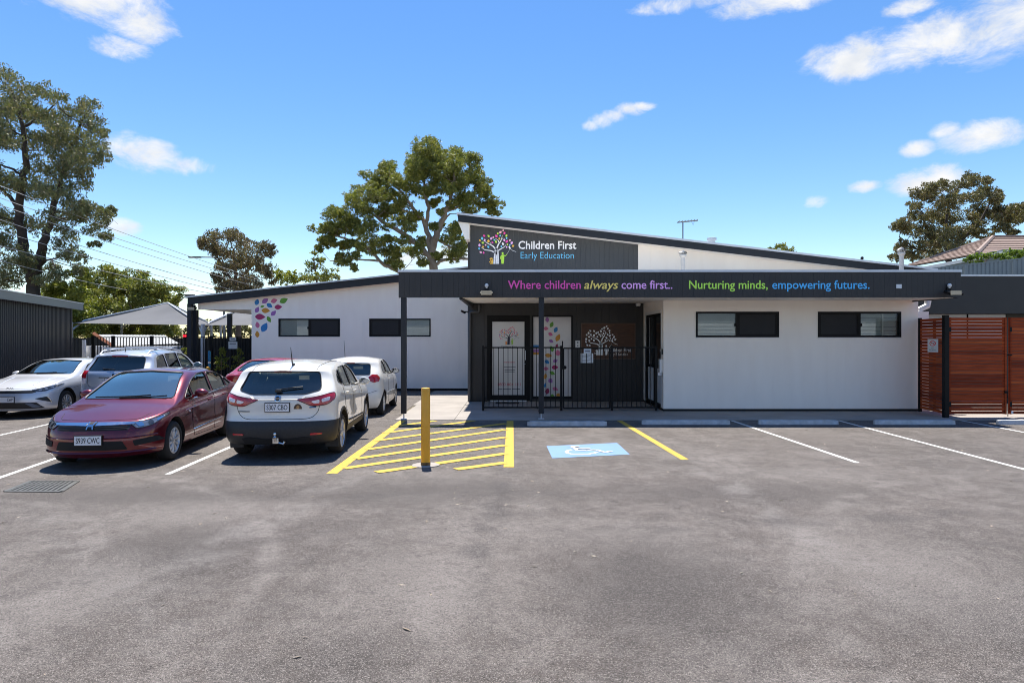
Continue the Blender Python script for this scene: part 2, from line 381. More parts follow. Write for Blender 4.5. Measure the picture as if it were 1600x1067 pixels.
# hatched shared area
ZL = .004
A0, A1 = gnd(629,657.6), gnd(518,740); B0, B1 = gnd(797,657.6), gnd(795,730)
line_seg('yellow_edge_line', A0, A1, .16, yellow_paint); line_seg('yellow_edge_line', B0, B1, .16, yellow_paint)
line_seg('yellow_edge_line', gnd(968,657.3), gnd(1070,718), .13, yellow_paint)
def hatch(pl, pr, w=.175):
    a = gnd(*pl); c = gnd(*pr); line_seg('yellow_hatch_stripe', a, c, w, yellow_paint, ZL+.004)
for (l, r) in [((612.5,666.8),(680,657.6)), ((599.4,676.9),(740,657.6)), ((586,688.9),(790,661.9)), ((573,702.4),(790,671.3)), ((556,717),(790,683.3)), ((537.5,732),(790,695.6)), ((588,738.0),(790,708.8)), ((712,733.5),(790,723))]:
    hatch(l, r)
# accessible bay panel
bp_ = [gnd(854,697), gnd(964,692), gnd(984,710), gnd(863,716)]
sheet('accessible_bay_panel', bp_, ZL, blue_paint)
def bay_uv(u, v):
    # panel coordinates 0..1 (u across, v away from the viewer)
    a = bp_[3].lerp(bp_[2], u); c = bp_[0].lerp(bp_[1], u); return a.lerp(c, v)
sb = MB()
def stroke2d(pts, wdt, fn, z):
    P = [fn(*p) for p in pts]; n = len(P); l = []; r = []
    for i in range(n):
        d = P[min(i+1, n-1)]-P[max(i-1, 0)]; d.z = 0; d.normalize(); q = Vector((-d.y, d.x, 0))*wdt/2
        l.append(P[i]+q); r.append(P[i]-q)
    vs = [(p.x, p.y, z) for p in l]+[(p.x, p.y, z) for p in r]
    sb.add(vs, [(i, i+1, n+i+1, n+i) for i in range(n-1)])
def bu(zx, zy):    # photo zoom coordinates -> ground
    p = gnd(840+zx/10, 685+zy/10); return p
stroke2d([(535,178),(480,190),(450,212),(470,236),(560,250),(690,256),(800,248),(880,234),(930,216)], .06, bu, ZL+.004)
stroke2d([(525,132),(570,150),(615,190),(700,192),(850,184),(930,186),(1010,212),(1060,224),(1110,212),(1160,206)], .07, bu, ZL+.008)
stroke2d([(530,132),(600,134),(650,135)], .10, bu, ZL+.012)
stroke2d([(600,165),(700,172),(820,168)], .06, bu, ZL+.016)
o = sb.build('wheelchair_symbol', white_road, fix=False)
bm = bmesh.new(); bm.from_mesh(o.data)
for f in bm.faces:
    if f.normal.z < 0: f.normal_flip()
bm.to_mesh(o.data); bm.free(); tag(o, kind='structure')
# patch repair seam: the asphalt left of the right hand bays is a later, slightly darker pour
# ------------------------------------------------------------------ lettering
_cap = {}
def text_mesh(s, bold=0.0, shear=0.0):
    cu = bpy.data.curves.new('txt', 'FONT'); cu.body = s; cu.offset = bold; cu.shear = shear; cu.resolution_u = 3; cu.extrude = .004
    o = bpy.data.objects.new('txt', cu); COL.objects.link(o)
    dg = bpy.context.evaluated_depsgraph_get(); dg.update()
    me = bpy.data.meshes.new_from_object(o.evaluated_get(dg))
    bpy.data.objects.remove(o); bpy.data.curves.remove(cu)
    return me
def cap_h(bold):
    if bold not in _cap:
        me = text_mesh('H', bold); _cap[bold] = max(v.co.y for v in me.vertices); bpy.data.meshes.remove(me)
    return _cap[bold]
def text(s, name, parent, x0, x1, zb, cap, Y, m, bold=0.0, shear=0.0, fn=None, depth=.005):
    """text whose ink runs x0..x1, baseline zb, capital height cap, standing on plane y=Y (facing -y)"""
    me = text_mesh(s, bold, shear); n = len(me.vertices)
    co_ = np.empty(n*3); me.vertices.foreach_get('co', co_); co_ = co_.reshape(-1, 3)
    mn, mx = co_[:, 0].min(), co_[:, 0].max()
    out_ = np.empty_like(co_)
    out_[:, 0] = x0+(co_[:, 0]-mn)/(mx-mn)*(x1-x0); out_[:, 2] = zb+co_[:, 1]/cap_h(bold)*cap
    out_[:, 1] = Y-depth/2-co_[:, 2]/.008*depth
    if fn is not None: out_ = np.array([fn(Vector(p)) for p in out_])
    me.vertices.foreach_set('co', out_.ravel()); me.materials.clear(); me.materials.append(m); me.name = name
    if parent is not None: me.transform(WM[parent.name].inverted())
    me.update(); return link(name, me, parent)

# ------------------------------------------------------------------ building
YF, YW, YR, YL = 15.60, 17.41, 20.10, 24.40
BLD = thing('childcare_building', 'single storey white and charcoal clad childcare building with sloping roofs and long fascia sign', 'building', (4, 20, 0))
_bc = {}
def board(parent, xa, xb, ga, gb, y, z0, za, zb, m, th=.03, name='cladding_board'):
    """one upright board, front face at y, top from za (left) to zb (right)"""
    c = .0008 if m is white_clad else .002; key = (round(xb-xa, 4), ga, gb, round(za-z0, 4), round(zb-z0, 4), m.name, th)
    if key not in _bc:
        w_ = xb-xa; a = (.0003 if m is white_clad else .0006) if ga else 0; e = (.0003 if m is white_clad else .0006) if gb else 0; ca = c+a if ga else 0; ce = c+e if gb else 0
        k = MB(); ha, hb = za-z0, zb-z0
        k.add([(a,th,0),(w_-e,th,0),(w_-e,th,hb),(a,th,ha),(a,c,0),(w_-e,c,0),(w_-e,c,hb),(a,c,ha),(ca,0,0),(w_-ce,0,0),(w_-ce,0,hb),(ca,0,ha)],
              [(8,9,10,11),(4,8,11,7),(9,5,6,10),(5,1,2,6),(0,4,7,3),(3,2,1,0),(7,11,10,6),(3,7,6,2),(4,5,9,8),(0,1,5,4)])
        _bc[key] = k.mesh(name, m, fix=True)
    return link(name, _bc[key], parent, (xa, y, z0))
def cladding(parent, x0, x1, y, z0, top, pitch, m, holes=(), th=.03):
    """boards from x0 to x1; top is a number or f(x); holes (xa,xb,za,zb)"""
    tf = top if callable(top) else (lambda x: top)
    xs = {}
    n = max(1, round((x1-x0)/pitch)); p = (x1-x0)/n
    for i in range(n+1): xs[round(x0+i*p, 4)] = True
    for h in holes:
        for e in h[:2]:
            e = round(e, 4)
            if x0 < e < x1 and e not in xs: xs[e] = False
    ks = sorted(xs)
    for a, b_ in zip(ks[:-1], ks[1:]):
        mid = (a+b_)/2; hs_ = sorted([h for h in holes if h[0] < mid < h[1]], key=lambda h: h[2]); z = z0
        for h in hs_:
            if h[2]-z > .01: board(parent, a, b_, xs[a], xs[b_], y, z, h[2], h[2], m, th)
            z = h[3]
        board(parent, a, b_, xs[a], xs[b_], y, z, tf(a), tf(b_), m, th)

def part(name, m, parent=BLD, **k):
    return lambda b_: b_.build(name, m, parent, **k)

# --- canopy with fascia
FL, FR_, FB, FT = -2.76, 10.94, 2.98, 3.60
fas = MB().box(FL+.01, FR_-.01, YF+.026, YF+.20, FB+.01, FT-.01).build('fascia', navy_metal, BLD)
cladding(fas, FL, FR_, YF, FB, FT, .133, dark_clad, th=.026)
for xe in (FL, FR_):
    s_ = .004 if xe == FR_ else -.004
    MB().box(min(xe, xe+s_), max(xe, xe+s_), YF+.004, YF+.20, FB, FT).build('end_cap', dark_clad, fas)
MB().box(FR_-.05, FR_, YF+.20, 22.0, FB, FT).build('fascia_return', dark_clad, BLD)
MB().box(FL-.02, FR_+.02, YF-.02, YF+.24, FT, FT+.055).build('fascia_capping', zinc, BLD)
MB().box(FR_-.1, FR_+.02, YF+.24, 22.0, FT, FT+.055).build('fascia_capping', zinc, BLD)
# canopy roof + soffit (soffit rises slightly to the back)
b = MB(); b.prism([(YF+.2, FB+.005), (YR-.0, FB+.12), (YR, 3.40), (YF+.2, 3.42)], -1.22, 4.16, 'x'); b.build('canopy_roof', soffit_m, BLD)
b = MB(); b.prism([(YF+.2, FB+.005), (YW+.12, FB+.04), (YW+.12, 3.40), (YF+.2, 3.42)], 4.16, FR_-.05, 'x'); b.build('canopy_soffit', soffit_m, BLD)
MB().box(4.16, FR_-.05, YW+.12, 26, 3.30, 3.42).build('low_roof', roof_sheet, BLD)
MB().box(-1.30, -1.22, YF+.2, YR, FB-.03, FB+.18).build('canopy_edge_beam', navy_metal, BLD)
for px in (630, 846):
    X = (px-800)*YF/1000
    p_ = MB().box(X-.062, X+.062, YF+.03, YF+.15, .15, FB).build('post', navy_metal, BLD)
    k = MB(); k.tube([(X, YF+.09, .01), (X, YF+.09, .16)], .018, 8); k.box(X-.07, X+.07, YF+.02, YF+.16, .014, .026); k.build('post_stirrup', zinc, p_)

# --- front right block
W1 = (5.00, 7.26, 2.02, 2.716); W2 = (8.32, 10.58, 2.02, 2.716)
XB = 11.05
MB().box(4.13, 5.04, YW+.03, YW+.11, .02, 3.1).box(7.22, 8.36, YW+.03, YW+.11, .02, 3.1).box(10.54, XB, YW+.03, YW+.11, .02, 3.1).box(5.04,7.22,YW+.03,YW+.11,.02,2.02).box(8.36,10.54,YW+.03,YW+.11,.02,2.02).box(5.04,7.22,YW+.03,YW+.11,2.716,3.1).box(8.36,10.54,YW+.03,YW+.11,2.716,3.1)\
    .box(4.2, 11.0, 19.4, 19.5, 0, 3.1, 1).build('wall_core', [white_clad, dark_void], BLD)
cladding(BLD, 4.13, XB, YW, .075, 3.06, .50, white_clad, [W1, W2])
MB().box(4.11, XB+.01, YW-.012, YW+.03, .012, .075).build('base_flashing', black_metal, BLD)
MB().box(4.118, 4.15, YW-.004, YW+.1, .075, 3.06).build('corner_trim', white_clad, BLD)
# return wall of the recess, with a glazed side door in it
DY0, DY1, DZ = 17.72, 19.72, 2.70
wl = MB(); xx = 4.13
wl.box(xx, xx+.1, YW+.101, DY0, .075, 3.12); wl.box(xx, xx+.1, DY1, YR, .075, 3.12); wl.box(xx, xx+.1, DY0, DY1, DZ, 3.12); wl.build('return_wall', white_clad, BLD)
MB().box(xx-.012, xx+.1, YW+.031, YR, .012, .075).build('base_flashing', black_metal, BLD)
sd = MB(); 
for (a, c, z0, z1) in [(DY0, DY0+.07, .08, DZ), (DY1-.07, DY1, .08, DZ), ((DY0+DY1)/2-.05, (DY0+DY1)/2+.05, .08, DZ)]: sd.box(xx+.02, xx+.09, a, c, z0, z1)
for (z0, z1) in [(DZ-.08, DZ), (.08, .16), (1.14, 1.22)]: sd.box(xx+.021, xx+.089, DY0+.07, DY1-.07, z0, z1)
sd = sd.build('side_door', black_metal, BLD)
arch = MB(); arch.box(xx-.012, xx+.02, DY0-.09, DY0, .08, DZ+.09); arch.box(xx-.012, xx+.02, DY1, DY1+.09, .08, DZ+.09); arch.box(xx-.012, xx+.02, DY0, DY1, DZ, DZ+.09); arch.build('architrave', white_paint, BLD)
clear_pane = glass('window_glass', (.45,.5,.5))
MB().box(xx+.05, xx+.056, DY0+.07, DY1-.07, 1.22, DZ-.08).build('pane', clear_pane, sd)
decal_m = mat('frosted_film', (.66,.70,.74), .35, var=.05, scale=3)
MB().box(xx+.045, xx+.052, DY0+.07, DY1-.07, .16, 1.14).build('frosted_panel', decal_m, sd)
MB().box(xx+.1, xx+2.2, DY1+.2, DY1+.24, 0, 2.9).box(xx+2.2, xx+2.25, DY0-.2, DY1+.2, 0, 2.9).build('room_wall', mat('room_wall', (.35,.33,.3), .8), BLD)

def window(x0, x1, z0, z1, y, lightside, lined_reflection=False, ref=BLD, seed=0):
    """sliding window: one glazed half, one half behind a dark insect screen"""
    f = .05; k = MB(); yf = y-.018; yb = y+.09
    k.box(x0, x1, yf, yb, z0, z0+f); k.box(x0, x1, yf, yb, z1-f, z1); k.box(x0, x0+f, yf, yb, z0+f, z1-f); k.box(x1-f, x1, yf, yb, z0+f, z1-f)
    xm = (x0+x1)/2; k.box(xm-.03, xm+.03, yf+.004, yb, z0+f, z1-f)
    # flyscreen frame
    la, lb = (x0+f, xm-.03) if lightside == 'L' else (xm+.03, x1-f)
    sa, sb_ = (xm+.03, x1-f) if lightside == 'L' else (x0+f, xm-.03)
    for q in [(sa, sa+.03, z0+f, z1-f), (sb_-.03, sb_, z0+f, z1-f)]: k.box(q[0], q[1], yf+.008, y+.03, q[2], q[3])
    for q in [(z0+f, z0+f+.03), (z1-f-.03, z1-f)]: k.box(sa+.03, sb_-.03, yf+.008, y+.03, q[0], q[1])
    win = k.build('window', black_metal, ref)
    MB().box(sa+.03, sb_-.03, y+.012, y+.016, z0+f+.03, z1-f-.03).build('insect_screen', screen_m, win)
    MB().box(la, lb, y+.03, y+.036, z0+f, z1-f).build('pane', pane_gloss, win)
    if lined_reflection:  # pale slats and tape stand in for the lined reflection on the glass
        n = 5
        for i in range(n):
            za = z0+f+(z1-z0-2*f)*i/n; zc = z0+f+(z1-z0-2*f)*(i+1)/n
            MB().prism([(y+.16, za+.004), (y+.17, za+.004), (y+.15, zc-.004), (y+.14, zc-.004)], la, lb, 'x').build('reflection_slat', reflection_m, win)
        MB().box(la+.62*(lb-la), la+.66*(lb-la), y+.12, y+.135, z0+f, z1-f).build('slat_tape', white_paint, win)
    else:
        MB().box(la, lb, y+.06, y+.065, z0+f, z1-f).build('roller_blind', frost_m, win)
    MB().box(lb-.04 if lightside == 'L' else la+.01, lb-.01 if lightside == 'L' else la+.04, yf+.005, y+.03, (z0+z1)/2-.05, (z0+z1)/2+.03).build('latch', black_metal, win)
    MB().box(x0-.01, x1+.01, y-.03, y+.0, z0-.022, z0-.002).build('sill', white_paint, win)
    return win
screen_m = mat('insect_screen', (.010,.011,.013), .7, var=.1)
pane_gloss = glass('window_pane', (.9,.93,.9), k=.8, k0=.02)
frost_m = mat('pale_blind', (.56,.58,.60), .7, var=.06, scale=2)
reflection_m = mat('reflection_slat', (.55,.58,.60), .5, var=.04)
window(*W1[:2], *W1[2:], YW, 'L'); window(*W2[:2], *W2[2:], YW, 'R', lined_reflection=True)

# --- entrance recess
D = (-.78, .56, .05, 2.72); SP = (.62, 1.91, .10, 2.72)
cladding(BLD, -1.39, 4.13, YR, .03, 3.14, .266, recess_clad, [(D[0], D[1], .03, D[3]), (SP[0], SP[1], SP[2], SP[3])])
MB().box(-1.39, D[0], YR+.03, YR+.2, 0, 5.4).box(D[1], SP[0], YR+.03, YR+.2, 0, 3.4).box(SP[1], 4.2, YR+.03, YR+.2, 0, 3.4).box(D[0], SP[1], YR+.03, YR+.2, 2.72, 3.4).box(-1.39, -1.2, YR+.2, 24.6, 0, 3.6)\
    .build('recess_wall_core', recess_clad, BLD)
film = mat('frosted_door_film', (.60,.59,.565), .22, var=.05, scale=1.2, coat=.4)
film2 = mat('frosted_side_film', (.60,.58,.57), .22, var=.06, scale=1.0, coat=.4)
k = MB(); y0 = YR-.02
k.box(D[0], D[0]+.10, y0, YR+.12, D[2], D[3]); k.box(D[1]-.10, D[1], y0, YR+.12, D[2], D[3]); k.box(D[0]+.10, D[1]-.10, y0, YR+.12, D[3]-.10, D[3])
k.box(D[0]+.1, D[0]+.16, y0+.03, YR+.08, .06, D[3]-.1); k.box(D[1]-.17, D[1]-.1, y0+.03, YR+.08, .06, D[3]-.1); k.box(D[0]+.16, D[1]-.17, y0+.03, YR+.08, D[3]-.20, D[3]-.1); k.box(D[0]+.16, D[1]-.17, y0+.03, YR+.08, .06, .22)
door = k.build('entrance_door', black_metal, BLD)
MB().box(D[0]+.16, D[1]-.17, YR+.02, YR+.03, .22, D[3]-.2).build('glazed_panel', film, door)
MB().box(D[0]+.1, D[1]-.1, y0-.02, y0+.05, .016, .05).build('threshold', zinc, door)
k = MB(); k.tube([(D[1]-.14, y0-.045, 1.32), (D[1]-.14, y0-.045, 1.62)], .012, 8); k.tube([(D[1]-.14, y0-.045, 1.34), (D[1]-.14, y0+.04, 1.34)], .008, 6); k.tube([(D[1]-.14, y0-.045, 1.60), (D[1]-.14, y0+.04, 1.60)], .008, 6)
k.tube([(D[1]-.14, y0-.02, 1.20), (D[1]-.27, y0-.03, 1.20)], .01, 6); k.build('door_handle', zinc, door)
k = MB(); k.box(SP[0], SP[0]+.05, y0, YR+.1, SP[2], SP[3]); k.box(SP[1]-.05, SP[1], y0, YR+.1, SP[2], SP[3]); k.box(SP[0]+.05, SP[1]-.05, y0, YR+.1, SP[3]-.05, SP[3]); k.box(SP[0]+.05, SP[1]-.05, y0, YR+.1, SP[2], SP[2]+.08)
side = k.build('sidelight_window', black_metal, BLD)
MB().box(SP[0]+.05, SP[1]-.05, YR+.02, YR+.03, SP[2]+.08, SP[3]-.05).build('frosted_panel', film2, side)

# --- leaf shapes
LC = {'pink': srgb('#C9568C'), 'mag': srgb('#A3195B'), 'blue': srgb('#1E78B8'), 'green': srgb('#5E9A2A'), 'or': srgb('#C98A24'), 'lil': srgb('#9A62A8'), 'rose': srgb('#C8688C'), 'wine': srgb('#8A1248')}
LM = {k_: mat('vinyl_'+k_, v_, .45, var=.03) for k_, v_ in LC.items()}
def leaf_poly(cx, cz, ln, wd, ang):
    pts = []; n = 9
    for i in range(n+1):
        t = i/n; pts.append((t-.5, math.sin(math.pi*t**.85)*.5))
    for i in range(n-1, 0, -1):
        t = i/n; pts.append((t-.5, -math.sin(math.pi*t**.85)*.5))
    c, s_ = math.cos(ang), math.sin(ang)
    return [(cx+p[0]*ln*c-p[1]*wd*s_, cz+p[0]*ln*s_+p[1]*wd*c) for p in pts]
# leaves on the sidelight  (photo zoom coordinates 755+zx*.15, 480+zy*.15)
def zl(zx, zy): return (755+zx*.15, 480+zy*.15)
SIDE = [(667,128,60,40,95,'lil'),(714,180,66,40,65,'green'),(655,222,54,40,-10,'rose'),(757,233,66,40,62,'blue'),(702,282,54,38,-28,'pink'),(779,317,86,48,65,'or'),(709,353,52,36,-30,'lil'),
        (767,400,42,26,70,'wine'),(715,432,70,40,110,'green'),(778,475,66,56,100,'rose'),(680,502,78,42,-5,'or'),(665,570,58,40,-38,'blue'),(752,558,54,40,25,'lil'),(748,626,72,46,0,'mag'),
        (655,640,56,40,-5,'rose'),(720,687,64,38,-25,'green'),(648,718,66,34,80,'or'),(702,767,56,48,-45,'lil'),(644,812,52,24,80,'blue'),(752,852,66,40,-22,'rose'),(668,873,70,44,75,'wine'),(720,925,44,44,90,'green'),(782,915,50,40,60,'or')]
for (zx, zy, ln, wd, a, c) in SIDE:
    p = at(*zl(zx, zy), YR); s_ = .15*YR/1000
    MB().prism(leaf_poly(p.x, p.z, ln*s_, wd*s_, R(a)), YR+.014, YR+.0195).build('leaf_decal', LM[c], side)
for (zx, zy, w_, h_, c) in [(550,410,56,34,'blue'),(550,452,58,32,'lil'),(550,482,58,24,'or')]:
    p = at(*zl(zx, zy), YR); s_ = .15*YR/1000
    MB().box(p.x-w_*s_/2, p.x+w_*s_/2, YR+.012, YR+.0195, p.z-h_*s_/2, p.z+h_*s_/2).build('sticker', LM[c], side)
# leaves on the left wing wall (zoom 260+zx*.2375, 400+zy*.2375)
WING = [(596,303,44,30,70,'blue'),(650,295,50,32,35,'lil'),(709,295,46,30,20,'rose'),(772,293,60,36,25,'green'),(632,332,28,16,20,'green'),(679,326,46,28,-35,'blue'),(736,336,52,32,5,'mag'),
        (597,354,44,28,65,'lil'),(654,359,58,34,-3,'or'),(705,376,46,28,45,'lil'),(617,400,70,40,-2,'mag'),(675,417,46,26,-60,'green'),(599,453,44,28,100,'rose'),(645,469,70,42,60,'blue'),(598,514,46,28,95,'or')]
for (zx, zy, ln, wd, a, c) in WING:
    p = at(260+zx*.2375, 400+zy*.2375, YL); s_ = .2375*YL/1000
    MB().prism(leaf_poly(p.x, p.z, ln*s_, wd*s_, R(a)), YL-.005, YL-.0005).build('leaf_decal', LM[c], BLD)

# --- tree emblem (zoom coordinates of the sign: 730+zx*.1125, 345+zy*.1125)
EMB_LEAVES = [(500,135,30,'rose'),(462,160,46,'rose'),(518,173,40,'pink'),(425,178,34,'lime'),(458,208,32,'sky'),(545,207,40,'lime'),(405,214,46,'pink'),(296,212,40,'lime'),(235,210,40,'pink'),(207,245,46,'sky'),
    (176,274,36,'or'),(245,268,36,'lil'),(333,247,42,'lil'),(362,232,36,'rose'),(295,282,48,'or'),(377,267,32,'sky'),(447,250,36,'or'),(547,242,32,'sky'),(515,268,40,'lil'),(595,273,34,'rose'),
    (550,288,46,'pink'),(619,308,46,'lil'),(400,292,40,'lime'),(350,303,34,'pink'),(216,306,40,'lime'),(170,340,46,'lil'),(255,337,32,'rose'),(220,363,36,'or'),(293,363,40,'sky'),(166,386,36,'sky'),(187,438,42,'rose'),(228,444,34,'pink'),
    (496,322,46,'white'),(558,328,28,'lime'),(593,337,28,'sky'),(638,350,40,'or'),(475,358,32,'sky'),(548,366,30,'lil')]
BR_ = [([(380,600),(384,520),(386,440),(405,380)],[34,30,27,22]),([(436,600),(432,520),(428,440),(415,380)],[10,14,16,18]),([(405,470),(408,400),(430,330),(470,280),(490,200)],[26,22,18,12,3]),
       ([(395,400),(360,352),(300,325),(225,275)],[20,15,11,4]),([(388,445),(330,415),(240,405),(198,370)],[20,14,10,4]),([(425,420),(470,390),(510,370),(540,335)],[16,12,9,4]),([(440,300),(430,270),(392,250)],[12,9,4]),([(330,330),(328,300)],[10,5]),([(480,255),(500,240)],[8,4]),([(408,600),(408,500),(406,430)],[34,28,26])]
def emblem(parent, Y, x0, z0, s, colours, trunk_m, boy_m, teddy_m, dark=None, depth=.006):
    """x0,z0 = world position of zoom point (408,600); s metres per zoom unit"""
    f = lambda zx, zy: (x0+(zx-408)*s, z0-(zy-600)*s)
    t = MB()
    for (pts, wd) in BR_:
        P = [Vector(f(*p)) for p in pts]
        # resample
        Q = []; Wd = []
        for i in range(len(P)-1):
            for j in range(4):
                Q.append(P[i].lerp(P[i+1], j/4)); Wd.append(wd[i]+(wd[i+1]-wd[i])*j/4)
        Q.append(P[-1]); Wd.append(wd[-1])
        for _ in range(2):
            Q = [Q[0]]+[(Q[i-1]+Q[i]*2+Q[i+1])/4 for i in range(1, len(Q)-1)]+[Q[-1]]
        l_, r_ = [], []
        for i in range(len(Q)):
            d = Q[min(i+1, len(Q)-1)]-Q[max(i-1, 0)]; d.normalize(); n_ = Vector((-d.y, d.x))*Wd[i]*s*.5
            l_.append(Q[i]+n_); r_.append(Q[i]-n_)
        n = len(Q); vs = [(p.x, Y-depth, p.y) for p in l_]+[(p.x, Y-depth, p.y) for p in r_]
        t.add(vs, [(i, n+i, n+i+1, i+1) for i in range(n-1)])
    # kite and string
    kx = [(570,365),(590,350),(607,385),(590,395)]
    t.add([(f(*p)[0], Y-depth, f(*p)[1]) for p in kx], [(0,1,2,3)])
    for pts in ([(590,392),(575,430),(545,470)], [(600,390),(630,415),(680,432)]):
        for a, c in zip(pts[:-1], pts[1:]):
            A, C = f(*a), f(*c); t.add([(A[0],Y-depth,A[1]+3*s),(C[0],Y-depth,C[1]+3*s),(C[0],Y-depth,C[1]-3*s),(A[0],Y-depth,A[1]-3*s)], [(0,1,2,3)])
    o = t.build('tree_emblem', trunk_m, parent, fix=False)
    by = {}
    rnd = random.Random(4)
    for (zx, zy, sz, c) in EMB_LEAVES:
        q = by.setdefault(colours.get(c, colours.get('*')).name, (colours.get(c, colours.get('*')), MB()))[1]
        x, z = f(zx, zy)
        q.add([(p[0], Y-depth-.001, p[1]) for p in leaf_poly(x, z, sz*s, sz*s*.72, math.atan2(600-350-(zy-350), zx-408)+rnd.uniform(-.8,.8))], [tuple(range(18))])
    for (m_, q) in by.values(): tag(q.build('printed_leaf', m_, o, fix=False), kind='stuff')
    bo = MB(); d_ = Y-depth-.002
    def blob(cx, cz, rx, rz, n=12): bo.add([(f(cx+rx*math.cos(2*math.pi*i/n), 0)[0], d_, f(0, cz+rz*math.sin(2*math.pi*i/n))[1]) for i in range(n)], [tuple(range(n))])
    def poly(pts): bo.add([(f(*p)[0], d_, f(*p)[1]) for p in pts], [tuple(range(len(pts)))])
    blob(492,452,14,15); poly([(478,475),(508,472),(515,500),(512,560),(506,598),(474,598),(472,545)]); poly([(478,475),(462,495),(460,530),(470,540),(474,500)]); poly([(508,474),(530,484),(548,462),(552,468),(534,494),(512,492)])
    bo.build('child_emblem', boy_m, o, fix=False)
    bo = MB(); blob(335,530,24,16); poly([(318,535),(352,535),(362,548),(356,600),(318,600),(322,566)]); poly([(305,562),(335,566),(335,582),(305,580)]); bo.build('bear_emblem', teddy_m, o, fix=False)
    return o
E = lambda h, r=.5: mat('print_'+h[1:], [min(1, x*1.45+.02) for x in srgb(h)], r, var=.02)
SIGNC = {'rose': E('#F4A6B8'), 'pink': E('#E0439A'), 'lime': E('#B5D84A'), 'sky': E('#62B8EA'), 'or': E('#F6A940'), 'lil': E('#D9A4E0'), 'white': E('#E4E8EC')}
print_white = E('#EEF1F5')

# --- upper storey: monopitch roof with the sign
def up_top(x): return 5.66-.1165*(x+1.31)
SX1 = 3.96
sign = MB().box(-1.31, SX1, YR+.030, YR+.12, 3.3, 4.95).build('sign_wall', sign_clad, BLD)
cladding(sign, -1.31, SX1, YR, 3.40, lambda x: up_top(x)-.02, .15, sign_clad, th=.03)
cladding(BLD, SX1, 12.6, YR-.012, 3.40, lambda x: max(3.5, up_top(x)-.02), .40, white_clad, th=.03)
k = MB(); k.prism([(-1.31, 3.3), (12.6, 3.3), (12.6, 3.9), (-1.31, up_top(-1.31)-.06)], YR+.035, 33.0); k.build('upper_wall', white_clad, BLD)
RT0 = at(715, 334, 19.5); RS = -.1165
def roof_z(x): return RT0.z+RS*(x-RT0.x)
k = MB(); xa, xb = RT0.x, 12.95
k.prism([(xa, roof_z(xa)-.03), (xb, roof_z(xb)-.03), (xb, roof_z(xb)-.24), (xa+.02, roof_z(xa)-.24)], 19.50, 19.54); k.build('roof_barge_board', navy_metal, BLD)
k = MB(); k.prism([(xa-.03, roof_z(xa-.03)+.03), (xb, roof_z(xb)+.03), (xb, roof_z(xb)-.03), (xa-.03, roof_z(xa-.03)-.03)], 19.46, 34.0); k.build('upper_roof', zinc, BLD)
k = MB(); k.prism([(xa+.03, roof_z(xa+.03)-.03), (xb, roof_z(xb)-.03), (xb, roof_z(xb)-.20), (xa+.03, roof_z(xa+.03)-.20)], 19.54, YR+.05); k.build('roof_soffit', soffit_m, BLD)
q = [at(714.7,345,19.6), at(734.4,350,19.6), at(734.4,377,19.6), at(727,377,19.6)]
k = MB(); k.prism([(xa+.01, roof_z(xa)-.24), (-1.312, roof_z(-1.31)-.21), (-1.312, q[2].z+.06), (q[3].x, q[3].z+.06)], 19.56, 33.5); k.build('raked_eave_lining', soffit_m, BLD)
# lettering on the sign and the fascia
def txt_px(s, parent, p0, p1, base, cap, Y, m, **kw):
    a = at(p0, base, Y); c = at(p1, base-cap, Y); return text(s, 'lettering', parent, a.x, c.x, a.z, c.z-a.z, Y-.001, m, **kw)
txt_px('Children First', sign, 810, 900.5, 389, 12.2, YR, print_white, bold=.018)
txt_px('Early Education', sign, 813.5, 896.5, 404.2, 10.3, YR, E('#5DB4E4'), bold=-.008)
pe = at(730+408*.1125, 345+600*.1125, YR)
emblem(sign, YR-.001, pe.x, pe.z, .1125*YR/1000, SIGNC, print_white, E('#A9D63C'), E('#F0A53A'))
for (s_, a, c, col, kw) in [('Where children', 793.5, 907.5, '#D0459C', {}), ('always', 912.5, 966, '#FFC060', {'shear': .22}), ('come first..', 971, 1050.5, '#D59BE0', {}), ('Nurturing minds,', 1076.5, 1199.5, '#A5D648', {}), ('empowering futures.', 1206.5, 1358.5, '#3FA3E8', {})]:
    txt_px(s_, fas, a, c, 451.2, 13.0, YF, E(col), bold=.012, **kw)

# --- left wing
RL0 = at(293, 464, 24.1); RL1 = at(734, 417, 24.1); LS = (RL1.z-RL0.z)/(RL1.x-RL0.x)
def lw_z(x): return RL0.z+LS*(x-RL0.x)
V1 = (-8.90, -6.56, 2.07, 2.76); V2 = (-5.44, -3.10, 2.07, 2.76)
XL = -9.93
cladding(BLD, XL, -1.39, YL, .10, lambda x: lw_z(x)-.22, .60, white_clad, [V1, V2])
MB().box(XL, -1.39, YL-.014, YL+.03, .01, .10).build('base_flashing', black_metal, BLD)
MB().box(XL, V1[0]+.04, YL+.03, YL+.12, 0, 3.3).box(V1[1]-.04, V2[0]+.04, YL+.03, YL+.12, 0, 3.6).box(V2[1]-.04, -1.39, YL+.03, YL+.12, 0, 3.9).box(V1[0]+.04, V1[1]-.04, YL+.03, YL+.12, 0, V1[2]).box(V2[0]+.04, V2[1]-.04, YL+.03, YL+.12, 0, V1[2]).box(V1[0]+.04, V1[1]-.04, YL+.03, YL+.12, V1[3], 3.5).box(V2[0]+.04, V2[1]-.04, YL+.03, YL+.12, V1[3], 3.7).box(XL, XL+.1, YL+.12, 33, 0, 3.4).box(XL+.1, -1.4, 27, 27.1, 0, 3.0).build('wing_wall_core', white_clad, BLD)
window(*V1[:2], *V1[2:], YL, 'L'); window(*V2[:2], *V2[2:], YL, 'R')
